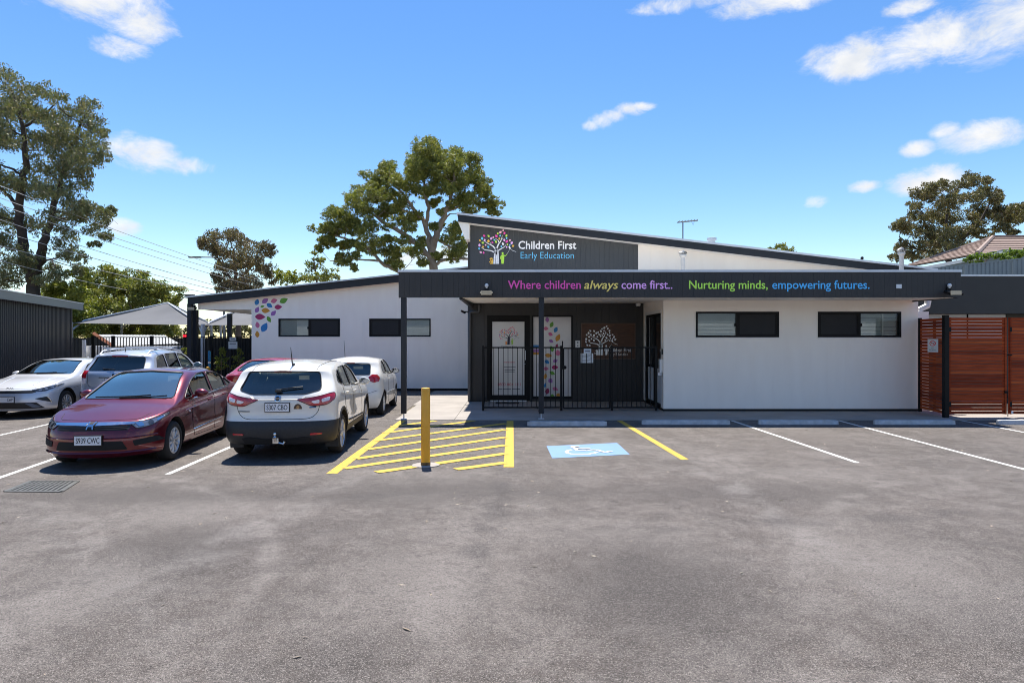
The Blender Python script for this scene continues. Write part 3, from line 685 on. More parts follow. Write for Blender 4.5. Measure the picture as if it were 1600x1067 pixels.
# gable roof edge
xa, xb = RL0.x, -1.0
k = MB(); k.prism([(xa, lw_z(xa)-.03), (xb, lw_z(xb)-.03), (xb, lw_z(xb)-.29), (xa, lw_z(xa)-.29)], 24.10, 24.14); k.build('wing_barge_board', navy_metal, BLD)
k = MB(); k.prism([(xa-.08, lw_z(xa-.08)+.02), (xb, lw_z(xb)+.02), (xb, lw_z(xb)-.03), (xa-.08, lw_z(xa-.08)-.03)], 24.04, 34.0); k.build('wing_roof', zinc, BLD)
k = MB(); k.prism([(xa+.02, lw_z(xa)-.05), (xb, lw_z(xb)-.05), (xb, lw_z(xb)-.21), (xa+.02, lw_z(xa)-.21)], 24.14, 24.42); k.build('wing_eave_lining', soffit_m, BLD)
# carport side: white beam panel, soffit, posts
CS = 3.10
k = MB(); k.prism([(xa+.25, CS), (XL, CS), (XL, lw_z(XL)-.22), (xa+.25, lw_z(xa+.25)-.22)], YL, YL+.1); k.build('verandah_beam', white_clad, BLD)
MB().box(xa+.25, XL, YL+.1, 33.5, CS+.02, CS+.10).build('verandah_soffit', soffit_m, BLD)
for (px, Y, wd, zt) in [(297, 24.2, .15, lw_z(xa)-.26), (305, 24.55, .18, CS), (359, 28.6, .17, CS+.02)]:
    X = (px-800)*Y/1000; MB().box(X-wd/2, X+wd/2, Y-wd/2, Y+wd/2, 0, zt).build('post', navy_metal, BLD)
# downpipe at the recess corner, rainwater head at the right
k = MB(); k.tube([(-1.02, YR-.1, 3.04), (-1.02, YR-.1, 2.86), (-1.06, YR-.1, 2.82), (-1.28, YR-.1, 2.82), (-1.32, YR-.1, 2.78), (-1.32, YR-.1, .02)], .05, 10); k.build('downpipe', mat('downpipe_grey', (.06,.06,.062), .5), BLD, smooth=40)
k = MB(); k.box(XB+.02, XB+.32, YW+.05, YW+.25, 0, 2.72); k.tube([(XB+.12, YW+.15, 2.62), (XB+.12, YW+.15, 2.78), (XB+.34, YW+.15, 2.88), (XB+.36, YW+.15, 3.02)], .085, 8); k.build('downpipe', white_paint, BLD, smooth=40)
# --- dark rear wing at the right
k = MB(); YQ = 21.0
zt_, zb_ = at(1550,432,YQ).z, at(1550,490,YQ).z
MB().box(11.0, 26, YQ, YQ+8, zb_, zt_).build('rear_wing_parapet', dark_clad, BLD)
MB().box(10.98, 26, YQ-.03, YQ+8, zt_, zt_+.06).build('rear_wing_capping', zinc, BLD)
MB().box(11.0, 26, YQ+.5, YQ+.6, 0, zb_).build('rear_wing_wall', recess_clad, BLD)
for (p0, p1) in [(1449,1513),(1516,1574)]:
    a, c = at(p0, 491, YQ+.3), at(p1, 530, YQ+.3)
    wn = MB().box(a.x-.05, c.x+.05, YQ+.40, YQ+.50, c.z, a.z+.04).build('window', black_metal, BLD)
    MB().box(a.x, c.x, YQ+.38, YQ+.40, c.z+.05, a.z).build('pane', frost_m, wn)
# roof furniture: turbine vents, flue, aerial
def turbine(px, py0, py1, Y, zbase):
    c = at(px, (py0+py1)/2, Y); s_ = Y/1000
    r = 6.7*s_; k = MB(); k.tube([(c.x, Y, zbase), (c.x, Y, at(px, py1, Y).z+.05)], .062, 14)
    k.lathe([(.062, at(px,py1,Y).z), (.10, at(px,py1,Y).z+.05), (.10, at(px,py1,Y).z+.09), (.062, at(px,py1,Y).z+.12)], (c.x, Y, 0), 16)
    base = k.build('roof_vent', vent_m, BLD, smooth=35)
    z0, z1 = at(px, py1, Y).z+.10, at(px, py0, Y).z
    k = MB(); n = 14
    for i in range(n):
        a = 2*math.pi*i/n; pr = []
        for j in range(7):
            t = j/6; rr = r*math.sin(math.pi*(.2+.62*t)); z = z0+(z1-z0)*t
            pr.append((rr, z))
        vs = []
        for (rr, z) in pr:
            for da, dr in ((0,0),(.33,-.018)):
                vs.append((c.x+(rr+dr)*math.cos(a+da), Y+(rr+dr)*math.sin(a+da), z))
        k.add(vs, [(2*j, 2*j+1, 2*j+3, 2*j+2) for j in range(6)])
    k.lathe([(.001, z1+.035), (r*.35, z1+.02), (r*.62, z1-.03), (r*.60, z1-.04)], (c.x, Y, 0), 16)
    tag(k.build('turbine_head', mat('vent_aluminium', (.34,.34,.33), .4, metal=.3), base, fix=False), kind='stuff')
vent_m = mat('vent_grey_white', (.52,.51,.49), .5, var=.08, scale=8)
turbine(1067, 393, 403, 18.6, 3.4); turbine(1408.5, 388, 400, 18.6, 3.4)
k = MB(); c = at(1112, 381, 27); k.lathe([(.14, c.z-.4), (.14, c.z+.12), (.20, c.z+.14), (.20, c.z+.24), (.17, c.z+.25)], (c.x, 27, 0), 16); k.build('roof_flue', zinc, BLD, smooth=40)
c = at(1347, 408, 24.0); k = MB(); k.tube([(c.x, 24, c.z-.3), (c.x, 24, c.z+.05)], .02, 6); k.lathe([(.03,c.z+.04),(.06,c.z+.09),(.05,c.z+.15),(.01,c.z+.17)], (c.x,24,0), 8); k.build('roof_vent', black_metal, BLD)
pole_dark = mat('aerial_grey', (.10,.10,.105), .5)
A_ = at(1067, 363, 26); B_ = at(1067, 347, 26); k = MB(); k.tube([A_-Vector((0,0,.6)), B_], .024, 6)
k.tube([B_+Vector((-.22,0,-.02)), B_+Vector((.6,0,.06))], .026, 5)
for i in range(7):
    t = -.18+i*.12; k.tube([B_+Vector((t, -.22, .02+t*.08)), B_+Vector((t, .22, .02+t*.08))], .014, 4)
k.tube([B_+Vector((.35,0,.04)), B_+Vector((.42,0,-.14)), B_+Vector((.46,0,.04))], .008, 4)
tag(k.build('television_aerial', pole_dark, None), 'thin metal television aerial on the upper sloping roof', 'aerial')
# small plate on the fascia
c = at(1404, 447.5, YF); MB().box(c.x-.065, c.x+.065, YF-.02, YF-.001, c.z-.05, c.z+.05).build('small_plate', zinc, fas)
# ------------------------------------------------------------------ cars
def pchip(pts):
    xs = np.array([p[0] for p in pts], float); ys = np.array([p[1] for p in pts], float)
    h = np.diff(xs); d = np.diff(ys)/h; m = np.zeros(len(xs))
    for i in range(1, len(xs)-1):
        if d[i-1]*d[i] > 0:
            w1, w2 = 2*h[i]+h[i-1], h[i]+2*h[i-1]; m[i] = (w1+w2)/(w1/d[i-1]+w2/d[i])
    m[0], m[-1] = d[0], d[-1]
    def f(x):
        x = min(max(x, xs[0]), xs[-1]); i = min(max(np.searchsorted(xs, x)-1, 0), len(xs)-2)
        t = (x-xs[i])/h[i]; t2, t3 = t*t, t**3
        return float((2*t3-3*t2+1)*ys[i]+(t3-2*t2+t)*h[i]*m[i]+(-2*t3+3*t2)*ys[i+1]+(t3-t2)*h[i]*m[i+1])
    return f
def smooth_closed(pts, it=2, rad=None):
    """round the corners of a closed 2d polygon"""
    P = [Vector(p) for p in pts]; rad = rad or {1: .02, 2: .055}.get(it, .05); Q = []; n = len(P)
    for i in range(n):
        p, a, b_ = P[i], P[i-1], P[(i+1) % n]
        da = min(rad, (a-p).length*.42); db = min(rad, (b_-p).length*.42)
        s0 = p+(a-p).normalized()*da; s1 = p+(b_-p).normalized()*db
        for t in (0, .25, .5, .75, 1): Q.append(s0.lerp(p, t).lerp(p.lerp(s1, t), t))
    return Q
def resample_closed(P, step):
    out_ = []
    for i in range(len(P)):
        a, b_ = P[i], P[(i+1) % len(P)]; n = max(1, int((b_-a).length/step))
        out_ += [a.lerp(b_, j/n) for j in range(n)]
    return out_
paint_cache = {}
def car_paint(name, col, metal=.0, rough=.35):
    m = mat(name, col, rough, metal=metal, coat=1.0, var=.03, scale=3, coat_rough=.03)
    return m
tyre_m = mat('tyre_rubber', (.016,.016,.017), .85, var=.2, scale=20)
rim_m = mat('wheel_silver', (.52,.53,.55), .35, metal=.6, var=.05)
rimdark_m = mat('wheel_dark', (.03,.03,.032), .6)
plastic_m = mat('black_plastic', (.018,.019,.021), .55, var=.15, scale=30)
liner_m = mat('wheel_liner', (.008,.008,.009), .9)
cabin_m = mat('cabin_trim', (.06,.06,.063), .8, var=.2)
cabin_pale = mat('cabin_pale', (.30,.30,.29), .8, var=.1)
trim_m = mat('rubber_trim', (.008,.008,.009), .45)
chrome_m = mat('chrome', (.75,.76,.78), .12, metal=1.0, var=.02)
lens_m = mat('headlamp_lens', (.24,.26,.29), .12, metal=.55, coat=1, var=.25, scale=22)
lensdark_m = mat('headlamp_dark', (.05,.055,.065), .15, metal=.3, coat=1, var=.4, scale=25)
red_m = mat('tail_lens_red', (.42,.008,.018), .18, coat=1, var=.25, scale=25)
clearlens_m = mat('tail_lens_clear', (.72,.66,.68), .15, coat=1, var=.2, scale=30)
plate_m = mat('plate_white', (.78,.79,.80), .4, var=.02)
plate_ink = mat('plate_ink', (.012,.012,.014), .4)
car_glass = glass('car_glass', (.72,.78,.76), refl=(1.0,.98,.85), k=1.6, k0=.06)
screen_glass = glass('windscreen_glass', (.78,.84,.82), refl=(1.0,.98,.80), k=2.2, k0=.34)
car_glass_dark = glass('privacy_glass', (.22,.23,.23), refl=(1,.95,.82), k=1.6, k0=.04)
mirror_m = mat('mirror_glass', (.30,.31,.33), .03, metal=1.0, var=.0)
seam_m = mat('panel_gap', (.006,.006,.007), .8)
steel_m = mat('bright_steel', (.7,.7,.7), .25, metal=1.0)

class Car:
    """front faces -y in local space; s runs from the nose (0) to the tail (L)"""
    def __init__(c, name, label, loc, rz, L, W, top, belt, z0=.2, na=.55, nn=2.7, ta=.5, tn=3.2, fprof=(), rprof=(), wheel_s=(.9,3.6), wr=.315, paint=None, lower=None, lower_z=.0,
                 tumble=.38, crown=.045, screen_crown=.06, screen=(1.2,2.1), rear=(3.4,4.0), side_prof=None, track=None, wheel_w=.21, rim=rim_m, spokes=10, wheel_style='cover', cut=True, group=None, seats=True):
        c.L, c.W = L, W; c.name = name
        c.t = thing(name, label, 'car', loc, rz, group)
        c.M = WM[c.t.name]
        c.top = pchip(top); c.belt = pchip(belt)
        c.na, c.nn, c.ta, c.tn = na, nn, ta, tn
        c.z0 = z0; c.fp = pchip(fprof) if fprof else (lambda z: 0.); c.rp = pchip(rprof) if rprof else (lambda z: 0.)
        c.tumble, c.crown, c.scr, c.screen, c.rear = tumble, crown, screen_crown, screen, rear
        c.sp = pchip(side_prof or [(0,.955),(.10,.985),(.35,1.0),(.55,.990),(.72,.992),(.9,.975),(1.0,.948)])
        c.wheel_s, c.wr = wheel_s, wr; c.paint = paint; c.lower_z = lower_z
        c.build_body(lower, cut)
        c.wheels(track or W/2-.015, wheel_w, rim, spokes, wheel_style)
    # --- surface
    def halfw(c, s):
        w_ = c.W/2
        if s < c.na: w_ *= max(0., 1-(1-s/c.na)**c.nn)**(1/c.nn)
        e = c.L-s
        if e < c.ta: w_ *= max(0., 1-(1-e/c.ta)**c.tn)**(1/c.tn)
        return w_
    def section(c, s, dw=0., dt=0., z0=None, belt_off=0.):
        W_ = max(c.halfw(s)-dw, .0); z0 = c.z0 if z0 is None else z0
        zt = c.top(s)-dt; zb = min(c.belt(s)+belt_off, zt-.03); zb = max(zb, z0+.05); zt = max(zt, zb+.03)
        pts = [(0, z0), (W_*.5, z0), (W_*.86, z0), (W_*.93, z0+.012)]
        n = 12
        for i in range(n+1):
            t = i/n; pts.append((W_*c.sp(t), z0+.03+(zb-z0-.03)*t))
        xb = W_*c.sp(1.0); H = zt-zb
        mid = lambda a, b_, x: max(0., min(1., (x-a)/(b_-a)))
        cr = c.crown+(c.scr-c.crown)*(1-abs(2*mid(c.screen[0]-.25, c.screen[1]+.3, s)-1))
        cr += (c.scr*.8-c.crown)*(1-abs(2*mid(c.rear[0]-.2, c.rear[1]+.25, s)-1))*.8
        cr = min(cr, H*.6); f = W_/max(c.W/2, .01); cr *= f
        r = min(.11, H*.5)
        Wr = xb-c.tumble*max(H-cr-.02, 0)-min(.02, H*.1)*f; Wr = max(Wr, .0)
        zc = zt-cr
        # side of greenhouse, from shoulder to corner
        a = Vector((xb, zb)); k = Vector((Wr, zc)); d1 = (a-k); l1 = d1.length
        rr = min(r, l1*.6) if l1 > 1e-6 else 0
        ps = k+d1.normalized()*rr if l1 > 1e-6 else k
        slope = cr*.55
        pe = Vector((max(Wr-rr*1.2*f, Wr*.5), zc+slope*(rr*1.2/max(Wr, .05))*1.2 if Wr > .05 else zc))
        for i in range(1, 7): q = a.lerp(ps, i/6); pts.append((q.x, q.y))
        for i in range(1, 6):
            t = i/5; q = ps.lerp(k, t).lerp(k.lerp(pe, t), t); pts.append((q.x, q.y))
        for i in range(1, 8):
            t = i/7; x = pe.x*(1-t); u = x/max(pe.x, 1e-6); pts.append((x, pe.y+(zt-pe.y)*(1-u*u)))
        return pts
    def warp(c, x, s, z):
        f = max(0., 1-s/.9); g = max(0., 1-(c.L-s)/.8)
        return s+c.fp(z)*f*f*(3-2*f)-c.rp(z)*g*g*(3-2*g)
    def stations(c):
        S = []
        for i in range(0, 17): S.append(c.na*(1-math.cos(math.pi/2*i/16))**1.15)
        n = 58; a, e = c.na, c.L-c.ta
        for i in range(1, n): S.append(a+(e-a)*i/n)
        for i in range(16, -1, -1): S.append(c.L-c.ta*(1-math.cos(math.pi/2*i/16))**1.15)
        return S
    def loft(c, S, **k):
        rings = []
        for s in S:
            h = c.section(s, **k); rings.append([(x, s, z) for (x, z) in h]+[(-x, s, z) for (x, z) in h[-2:0:-1]])
        n = len(rings[0]); vs = [(x, c.warp(x, s, z)-c.L/2, z) for g in rings for (x, s, z) in g]
        fs = [(i*n+j, i*n+(j+1) % n, (i+1)*n+(j+1) % n, (i+1)*n+j) for i in range(len(rings)-1) for j in range(n)]
        fs += [tuple(range(n-1, -1, -1)), tuple((len(rings)-1)*n+j for j in range(n))]
        return vs, fs
    def mesh_from(c, vs, fs, mats, mi=None, merge=True):
        me = bpy.data.meshes.new(c.name); me.from_pydata(vs, [], fs)
        for m in mats: me.materials.append(m)
        if mi is not None: me.polygons.foreach_set('material_index', mi)
        bm = bmesh.new(); bm.from_mesh(me)
        if merge: bmesh.ops.remove_doubles(bm, verts=bm.verts, dist=.0006)
        bmesh.ops.recalc_face_normals(bm, faces=bm.faces); bm.to_mesh(me); bm.free(); me.update(); return me
    def build_body(c, lower, cut):
        vs, fs = c.loft(c.stations())
        mats = [c.paint, liner_m, cabin_m, lower or c.paint]
        lz = c.lower_z if callable(c.lower_z) else (lambda s: c.lower_z)
        mi = [3 if (lower and np.mean([vs[i][2] for i in f]) < lz(np.mean([vs[i][1] for i in f])+c.L/2)) else 0 for f in fs]
        me = c.mesh_from(vs, fs, mats, mi)
        c.body = link('body', me, c.t)
        bm = bmesh.new(); bm.from_mesh(me); bmesh.ops.triangulate(bm, faces=bm.faces)
        c.bvh = BVHTree.FromBMesh(bm); bm.free()
    def boolean(c, cutters):
        """cutters: list of (verts, faces, material index)"""
        tmp = []
        for (vs, fs, mi) in cutters:
            me = c.mesh_from(vs, fs, [c.paint, liner_m, cabin_m, c.paint], [mi]*len(fs), merge=False)
            o = bpy.data.objects.new('cutter', me); COL.objects.link(o); o.parent = c.t; tmp.append(o)
            md = c.body.modifiers.new('cut', 'BOOLEAN'); md.operation = 'DIFFERENCE'; md.object = o; md.solver = 'MANIFOLD' if BOOL_FAST else 'EXACT'
        dg = bpy.context.evaluated_depsgraph_get(); dg.update()
        me = bpy.data.meshes.new_from_object(c.body.evaluated_get(dg))
        c.body.modifiers.clear(); old = c.body.data; c.body.data = me
        for o in tmp: bpy.data.objects.remove(o)
        bpy.data.meshes.remove(old); me.name = 'body'
        me.shade_smooth(); me.set_sharp_from_angle(angle=R(28))
    # --- projecting outlines on to the body
    def ray(c, u, z, mode, ang=0.):
        """mode side (+x side), front, rear, top or diag: from an azimuth ang about the tail/nose"""
        if mode == 'side': o, d = Vector((3, u-c.L/2, z)), Vector((-1,0,0))
        elif mode == 'front': o, d = Vector((u, -6, z)), Vector((0,1,0))
        elif mode == 'rear': o, d = Vector((u, 6, z)), Vector((0,-1,0))
        elif mode == 'top': o, d = Vector((u, z-c.L/2, 5)), Vector((0,0,-1))
        else:
            # diagonal view on the +x rear (mode rdiag) or +x front (fdiag) corner; u is measured across, 0 = corner line
            sg = 1 if mode == 'rdiag' else -1
            dirv = Vector((math.sin(ang), sg*math.cos(ang), 0)); right = Vector((math.cos(ang), -sg*math.sin(ang), 0))
            o = Vector((0, sg*c.L/2, z))+right*u+dirv*6; d = -dirv
        h = c.bvh.ray_cast(o, d)
        return (h[0], h[1]) if h[0] is not None else None
    def patch(c, name, poly, mode, m, off=.004, skirt=.02, step=.05, smooth=2, mirror=False, ang=0., parent=None, both=True, sign=1):
        P = smooth_closed(poly, smooth) if smooth else [Vector(p) for p in poly]
        P = resample_closed(P, step*.6); n = len(P)
        xs = [p.x for p in P]; ys = [p.y for p in P]; pts = list(P); e = [(i, (i+1) % n) for i in range(n)]
        x = min(xs)+step*.5
        while x < max(xs):
            y = min(ys)+step*.5
            while y < max(ys):
                ins = False
                for i in range(n):
                    a, b_ = P[i], P[(i+1) % n]
                    if (a.y > y) != (b_.y > y) and x < (b_.x-a.x)*(y-a.y)/(b_.y-a.y)+a.x: ins = not ins
                if ins and min((q-Vector((x, y))).length for q in P) > step*.35: pts.append(Vector((x, y)))
                y += step
            x += step
        r_ = delaunay_2d_cdt(pts, e, [], 1, 1e-5); v2, fc = r_[0], r_[2]; orig = r_[3]
        vs, ok = [], []
        for p in v2:
            h = c.ray(p.x, p.y, mode, ang)
            if h is None: vs.append(Vector((0,0,0))); ok.append(False)
            else:
                nn_ = h[1]
                vs.append(h[0]+nn_*off); ok.append(True)
        fcs = [tuple(f) for f in fc if all(ok[i] for i in f)]
        k = MB(); nv = len(vs); allv = list(vs); allf = list(fcs)
        if skirt:
            cnt = {}
            for f in fcs:
                for a, b_ in zip(f, f[1:]+f[:1]): cnt[(min(a,b_), max(a,b_))] = cnt.get((min(a,b_), max(a,b_)), 0)+1
            cen = sum(vs, Vector())/max(1, nv)
            bd = [k_ for k_, v_ in cnt.items() if v_ == 1]; idx = {}
            for (a, b_) in bd:
                for q in (a, b_):
                    if q not in idx:
                        h = c.ray(v2[q].x, v2[q].y, mode, ang); idx[q] = len(allv); allv.append(h[0]-h[1]*skirt)
            allf += [(a, b_, idx[b_], idx[a]) for (a, b_) in bd]
        outs = []
        for sx in ((1, -1) if mirror else (sign,)):
            k = MB(); k.add([(p.x*sx, p.y, p.z) for p in allv], allf)
            me = k.mesh(name, m, smooth=40); o = link(name, me, parent or c.t); outs.append(o)
        return outs
    def strip(c, name, pts, mode, m, r=.004, off=.0, closed=False, mirror=False, ang=0., parent=None, sign=1, n=5, step=.05, smooth=1):
        P = [Vector(p) for p in pts]
        if closed: P = smooth_closed(P, 2)
        Q = []
        rng = range(len(P)) if closed else range(len(P)-1)
        for i in rng:
            a, b_ = P[i], P[(i+1) % len(P)]; k_ = max(1, int((b_-a).length/step)); Q += [a.lerp(b_, j/k_) for j in range(k_)]
        Q.append(P[0] if closed else P[-1])
        if not closed:
            for _ in range(smooth): Q = [Q[0]]+[(Q[i-1]+Q[i]*2+Q[i+1])/4 for i in range(1, len(Q)-1)]+[Q[-1]]
        V = []
        for q in Q:
            h = c.ray(q.x, q.y, mode, ang)
            if h: V.append(h[0]+h[1]*off)
        outs = []
        if len(V) < 2: return outs
        for sx in ((1, -1) if mirror else (sign,)):
            k = MB(); k.tube([(p.x*sx, p.y, p.z) for p in V], r, n); outs.append(link(name, k.mesh(name, m, smooth=60), parent or c.t))
        return outs
    def wheels(c, track, ww, rim, spokes, style):
        r = c.wr
        k = MB(); rw = r*.66 if style != 'alloy' else r*.72
        prof = [(rw, -ww*.42), (rw+.02, -ww*.5), (r-.035, -ww*.5), (r-.008, -ww*.40), (r, -ww*.25), (r, ww*.25), (r-.008, ww*.40), (r-.035, ww*.5), (rw+.02, ww*.5), (rw, ww*.42)]
        vs = []
        n = 40
        for (a, h) in prof:
            for j in range(n): t = 2*math.pi*j/n; vs.append((h, a*math.cos(t), a*math.sin(t)))
        fs = [(i*n+j, i*n+(j+1) % n, (i+1)*n+(j+1) % n, (i+1)*n+j) for i in range(len(prof)-1) for j in range(n)]+[((len(prof)-1)*n+j, (len(prof)-1)*n+(j+1) % n, (j+1) % n, j) for j in range(n)]
        k.add(vs, fs); tyre_me = k.mesh('tyre', tyre_m, smooth=50)
        k = MB(); xo = ww*.42
        k.lathe([(rw+.004, xo+.008), (rw-.012, xo+.012), (rw-.022, xo-.004), (rw-.026, xo-.05)], (0,0,0), 40, 'x')
        k.f = [f for f in k.f if len(f) == 4]; k.m = [0]*len(k.f)
        k.lathe([(rw-.02, xo-.055), (rw-.02, xo-.05)], (0,0,0), 30, 'x', mi=1)
        hub = .05
        k.lathe([(hub+.01, xo-.05), (hub+.005, xo-.004), (hub*.7, xo+.006), (.001, xo+.007)], (0,0,0), 20, 'x')
        for i in range(spokes):
            t = 2*math.pi*i/spokes+.1
            a0, a1 = (.5, .30) if style == 'cover' else ((.34, .16) if style == 'alloy' else (.42, .34))
            dw0 = a0*2*math.pi/spokes*.5; r0, r1 = hub*.9, rw-.018; dw1 = a1*2*math.pi/spokes*.5*1.5
            def P(rr, da, x): return (x, rr*math.cos(t+da), rr*math.sin(t+da))
            rm = (r0+r1)/2; dwm = (dw0*.55+dw1*.9) if style == 'cover' else (dw0*.5+dw1*.5)
            vs = []
            for (rr, da, x) in ((r0, dw0*1.1, xo-.004), (rm, dwm, xo+.004), (r1, dw1*.75, xo+.004)):
                vs += [P(rr, -da, x-.012), P(rr, -da*.6, x), P(rr, da*.6, x), P(rr, da, x-.012), P(rr, da, x-.03), P(rr, -da, x-.03)]
            k.add(vs, [(a+b_, a+(b_+1) % 6, a+6+(b_+1) % 6, a+6+b_) for a in (0, 6) for b_ in range(6)])
        rim_me = k.mesh('rim', [rim, rimdark_m], smooth=40)
        for s in c.wheel_s:
            for sx in (1, -1):
                w_ = bpy.data.objects.new('wheel', None); COL.objects.link(w_); w_.parent = c.t
                w_.location = (sx*(track-ww/2), s-c.L/2, r); w_.rotation_euler = (random.Random(s*7+sx).uniform(0, 1), 0, 0 if sx > 0 else math.pi)
                WM[w_.name] = c.M @ Matrix.Translation(w_.location)
                for (nm, me) in (('tyre', tyre_me), ('rim', rim_me)):
                    o = bpy.data.objects.new(nm, me); COL.objects.link(o); o.parent = w_; WM[o.name] = WM[w_.name]
    def cyl(c, s, r, sx):
        n = 36; xo, xi = c.W/2+.3, c.W/2-.34; vs = []
        for x in (xi, xo):
            for j in range(n): t = 2*math.pi*j/n; vs.append((sx*x, s-c.L/2+r*math.cos(t), c.wr+.02+r*math.sin(t)))
        return vs, [(j, (j+1) % n, n+(j+1) % n, n+j) for j in range(n)]+[tuple(range(n-1, -1, -1)), tuple(range(n, 2*n))], 1
    def prism_cut(c, P, mode, a, e, mi=2):
        n = len(P); vs = []
        for t in (a, e):
            for p in P:
                vs.append((t, p.x-c.L/2, p.y) if mode == 'side' else (p.x, t-c.L/2, p.y))
        return vs, [(j, (j+1) % n, n+(j+1) % n, n+j) for j in range(n)]+[tuple(range(n-1, -1, -1)), tuple(range(n, 2*n))], mi
    def glaze(c, sides, front, back, cabin, arch=.055, glass_side=None, glass_back=None, floor=.45):
        """sides: polygons (s,z); front/back polygons (x,z) of the whole screen; cabin (s0,s1) extent of the hollow"""
        cut = [c.cyl(s, c.wr+arch, sx) for s in c.wheel_s for sx in (1, -1)]
        S = [cabin[0]+(cabin[1]-cabin[0])*i/24 for i in range(25)]
        vs, fs = c.loft(S, dw=.075, dt=.06, z0=floor)
        cut.append((vs, fs, 2))
        for P in sides: cut.append(c.prism_cut(smooth_closed(P, 2), 'side', -1.5, 1.5))
        if front: cut.append(c.prism_cut(smooth_closed(front, 2), 'front', c.screen[0]-.3, cabin[0]+(cabin[1]-cabin[0])*.5))
        if back: cut.append(c.prism_cut(smooth_closed(back, 2), 'rear', cabin[0]+(cabin[1]-cabin[0])*.5, c.L+.4))
        c.boolean(cut)
        gs = glass_side or [car_glass]*len(sides)
        for P, g in zip(sides, gs):
            for sx in (1, -1): c.patch('side_window', P, 'side', g, off=-.008, skirt=0, step=.09, sign=sx)
            c.strip('window_seal', P, 'side', trim_m, r=.009, closed=True, mirror=True)
        if front: c.patch('windscreen', front, 'front', screen_glass, off=-.008, skirt=0, step=.09); c.strip('screen_seal', front, 'front', trim_m, r=.010, closed=True)
        if back: c.patch('rear_window', back, 'rear', glass_back or car_glass, off=-.008, skirt=0, step=.09); c.strip('screen_seal', back, 'rear', trim_m, r=.010, closed=True)
    def arch_ring(c, m, r0, r1, off=.008):
        for s in c.wheel_s:
            for sx in (1, -1):
                k = MB(); n = 30; vs = []; good = []
                for j in range(n+1):
                    t = R(-22)+(R(202)-R(-22))*j/n
                    row = []
                    for rr in (r0, (r0+r1)/2, r1):
                        u, z = s+rr*math.cos(t), c.wr+.02+rr*math.sin(t); h = c.ray(u, z, 'side') if z > c.z0+.02 else None
                        row.append(h)
                    good.append(all(row))
                    for i_, h in enumerate(row):
                        p = h[0]+h[1]*(off if i_ else off) if h else Vector((0,0,0)); vs.append((p.x*sx, p.y, p.z))
                    p = (row[0][0]-Vector((.05,0,0))) if row[0] else Vector((0,0,0)); vs.append((p.x*sx, p.y, p.z))
                    p = (row[2][0]-row[2][1]*.01) if row[2] else Vector((0,0,0)); vs.append((p.x*sx, p.y, p.z))
                fs = []
                for j in range(n):
                    if good[j] and good[j+1]:
                        a, b_ = j*5, (j+1)*5; fs += [(a, b_, b_+1, a+1), (a+1, b_+1, b_+2, a+2), (a+3, b_+3, b_, a), (a+2, b_+2, b_+4, a+4)]
                k.add(vs, fs); k.f = fs; link('wheel_arch_trim', k.mesh('wheel_arch_trim', m, smooth=50), c.t)
    def local(c, k, name, m, parent=None, smooth=None):
        return link(name, k.mesh(name, m, smooth=smooth), parent or c.t)
    def rbox(c, x0, x1, y0, y1, z0, z1, r=.03, mi=0, seg=2, k=None):
        bm = bmesh.new(); bmesh.ops.create_cube(bm, size=1)
        for v in bm.verts: v.co = Vector(((x0+x1)/2+v.co.x*(x1-x0), (y0+y1)/2+v.co.y*(y1-y0), (z0+z1)/2+v.co.z*(z1-z0)))
        bmesh.ops.bevel(bm, geom=bm.edges[:], offset=r, segments=seg, affect='EDGES', profile=.6)
        bm.verts.index_update(); k = k or MB(); k.add([v.co.copy() for v in bm.verts], [[v.index for v in f.verts] for f in bm.faces], mi); bm.free(); return k
    def interior(c, sf, sr, zs, m=None, rear=True, dash=None):
        """front seats at s=sf, rear bench at s=sr, cushion height zs"""
        m = m or cabin_m
        for sx in (1, -1):
            k = c.rbox(sx*.38-.24, sx*.38+.24, sf-.35-c.L/2, sf+.2-c.L/2, .38, zs, .05)
            y = sf+.18-c.L/2
            k.add([(sx*.38+a*.24, y+b_+t*.22, zs+t*.58) for t in (0, 1) for (a, b_) in ((-1,-.06),(1,-.06),(1,.06),(-1,.06))], [(3,2,1,0),(4,5,6,7),(0,1,5,4),(1,2,6,5),(2,3,7,6),(3,0,4,7)])
            c.local(k, 'seat', m, smooth=40)
            k = c.rbox(sx*.38-.13, sx*.38+.13, y+.17, y+.28, zs+.58, zs+.77, .045); c.local(k, 'headrest', m, smooth=50)
        if rear:
            k = c.rbox(-.6, .6, sr-.4-c.L/2, sr+.1-c.L/2, .40, zs, .05); k = c.rbox(-.58, .58, sr+.05-c.L/2, sr+.2-c.L/2, zs, zs+.50, .05, k=k); c.local(k, 'rear_bench', m, smooth=40)
            for x in (-.36, .36): k = c.rbox(x-.12, x+.12, sr+.1-c.L/2, sr+.2-c.L/2, zs+.50, zs+.66, .04); c.local(k, 'headrest', m, smooth=50)
        if dash:
            s, z = dash; k = c.rbox(-.64, .64, s-.28-c.L/2, s+.16-c.L/2, .5, z, .06); c.local(k, 'dashboard', cabin_pale, smooth=45)
            k = MB(); cy = Vector((-.38, s+.36-c.L/2, z-.02)); ax = Vector((1,0,0)); ay = Vector((0,.45,.89)).normalized()
            k.tube([cy+.18*(math.cos(t)*ax+math.sin(t)*ay) for t in [2*math.pi*j/22 for j in range(23)]], .014, 6)
            k.tube([cy-ax*.17, cy+ax*.17], .016, 5); c.local(k, 'steering_wheel', cabin_m, smooth=60)
            k = c.rbox(-.12, .12, s+.52-c.L/2, s+.56-c.L/2, c.top(c.screen[1])-.16, c.top(c.screen[1])-.09, .015); c.local(k, 'rear_view_mirror', trim_m, smooth=50)
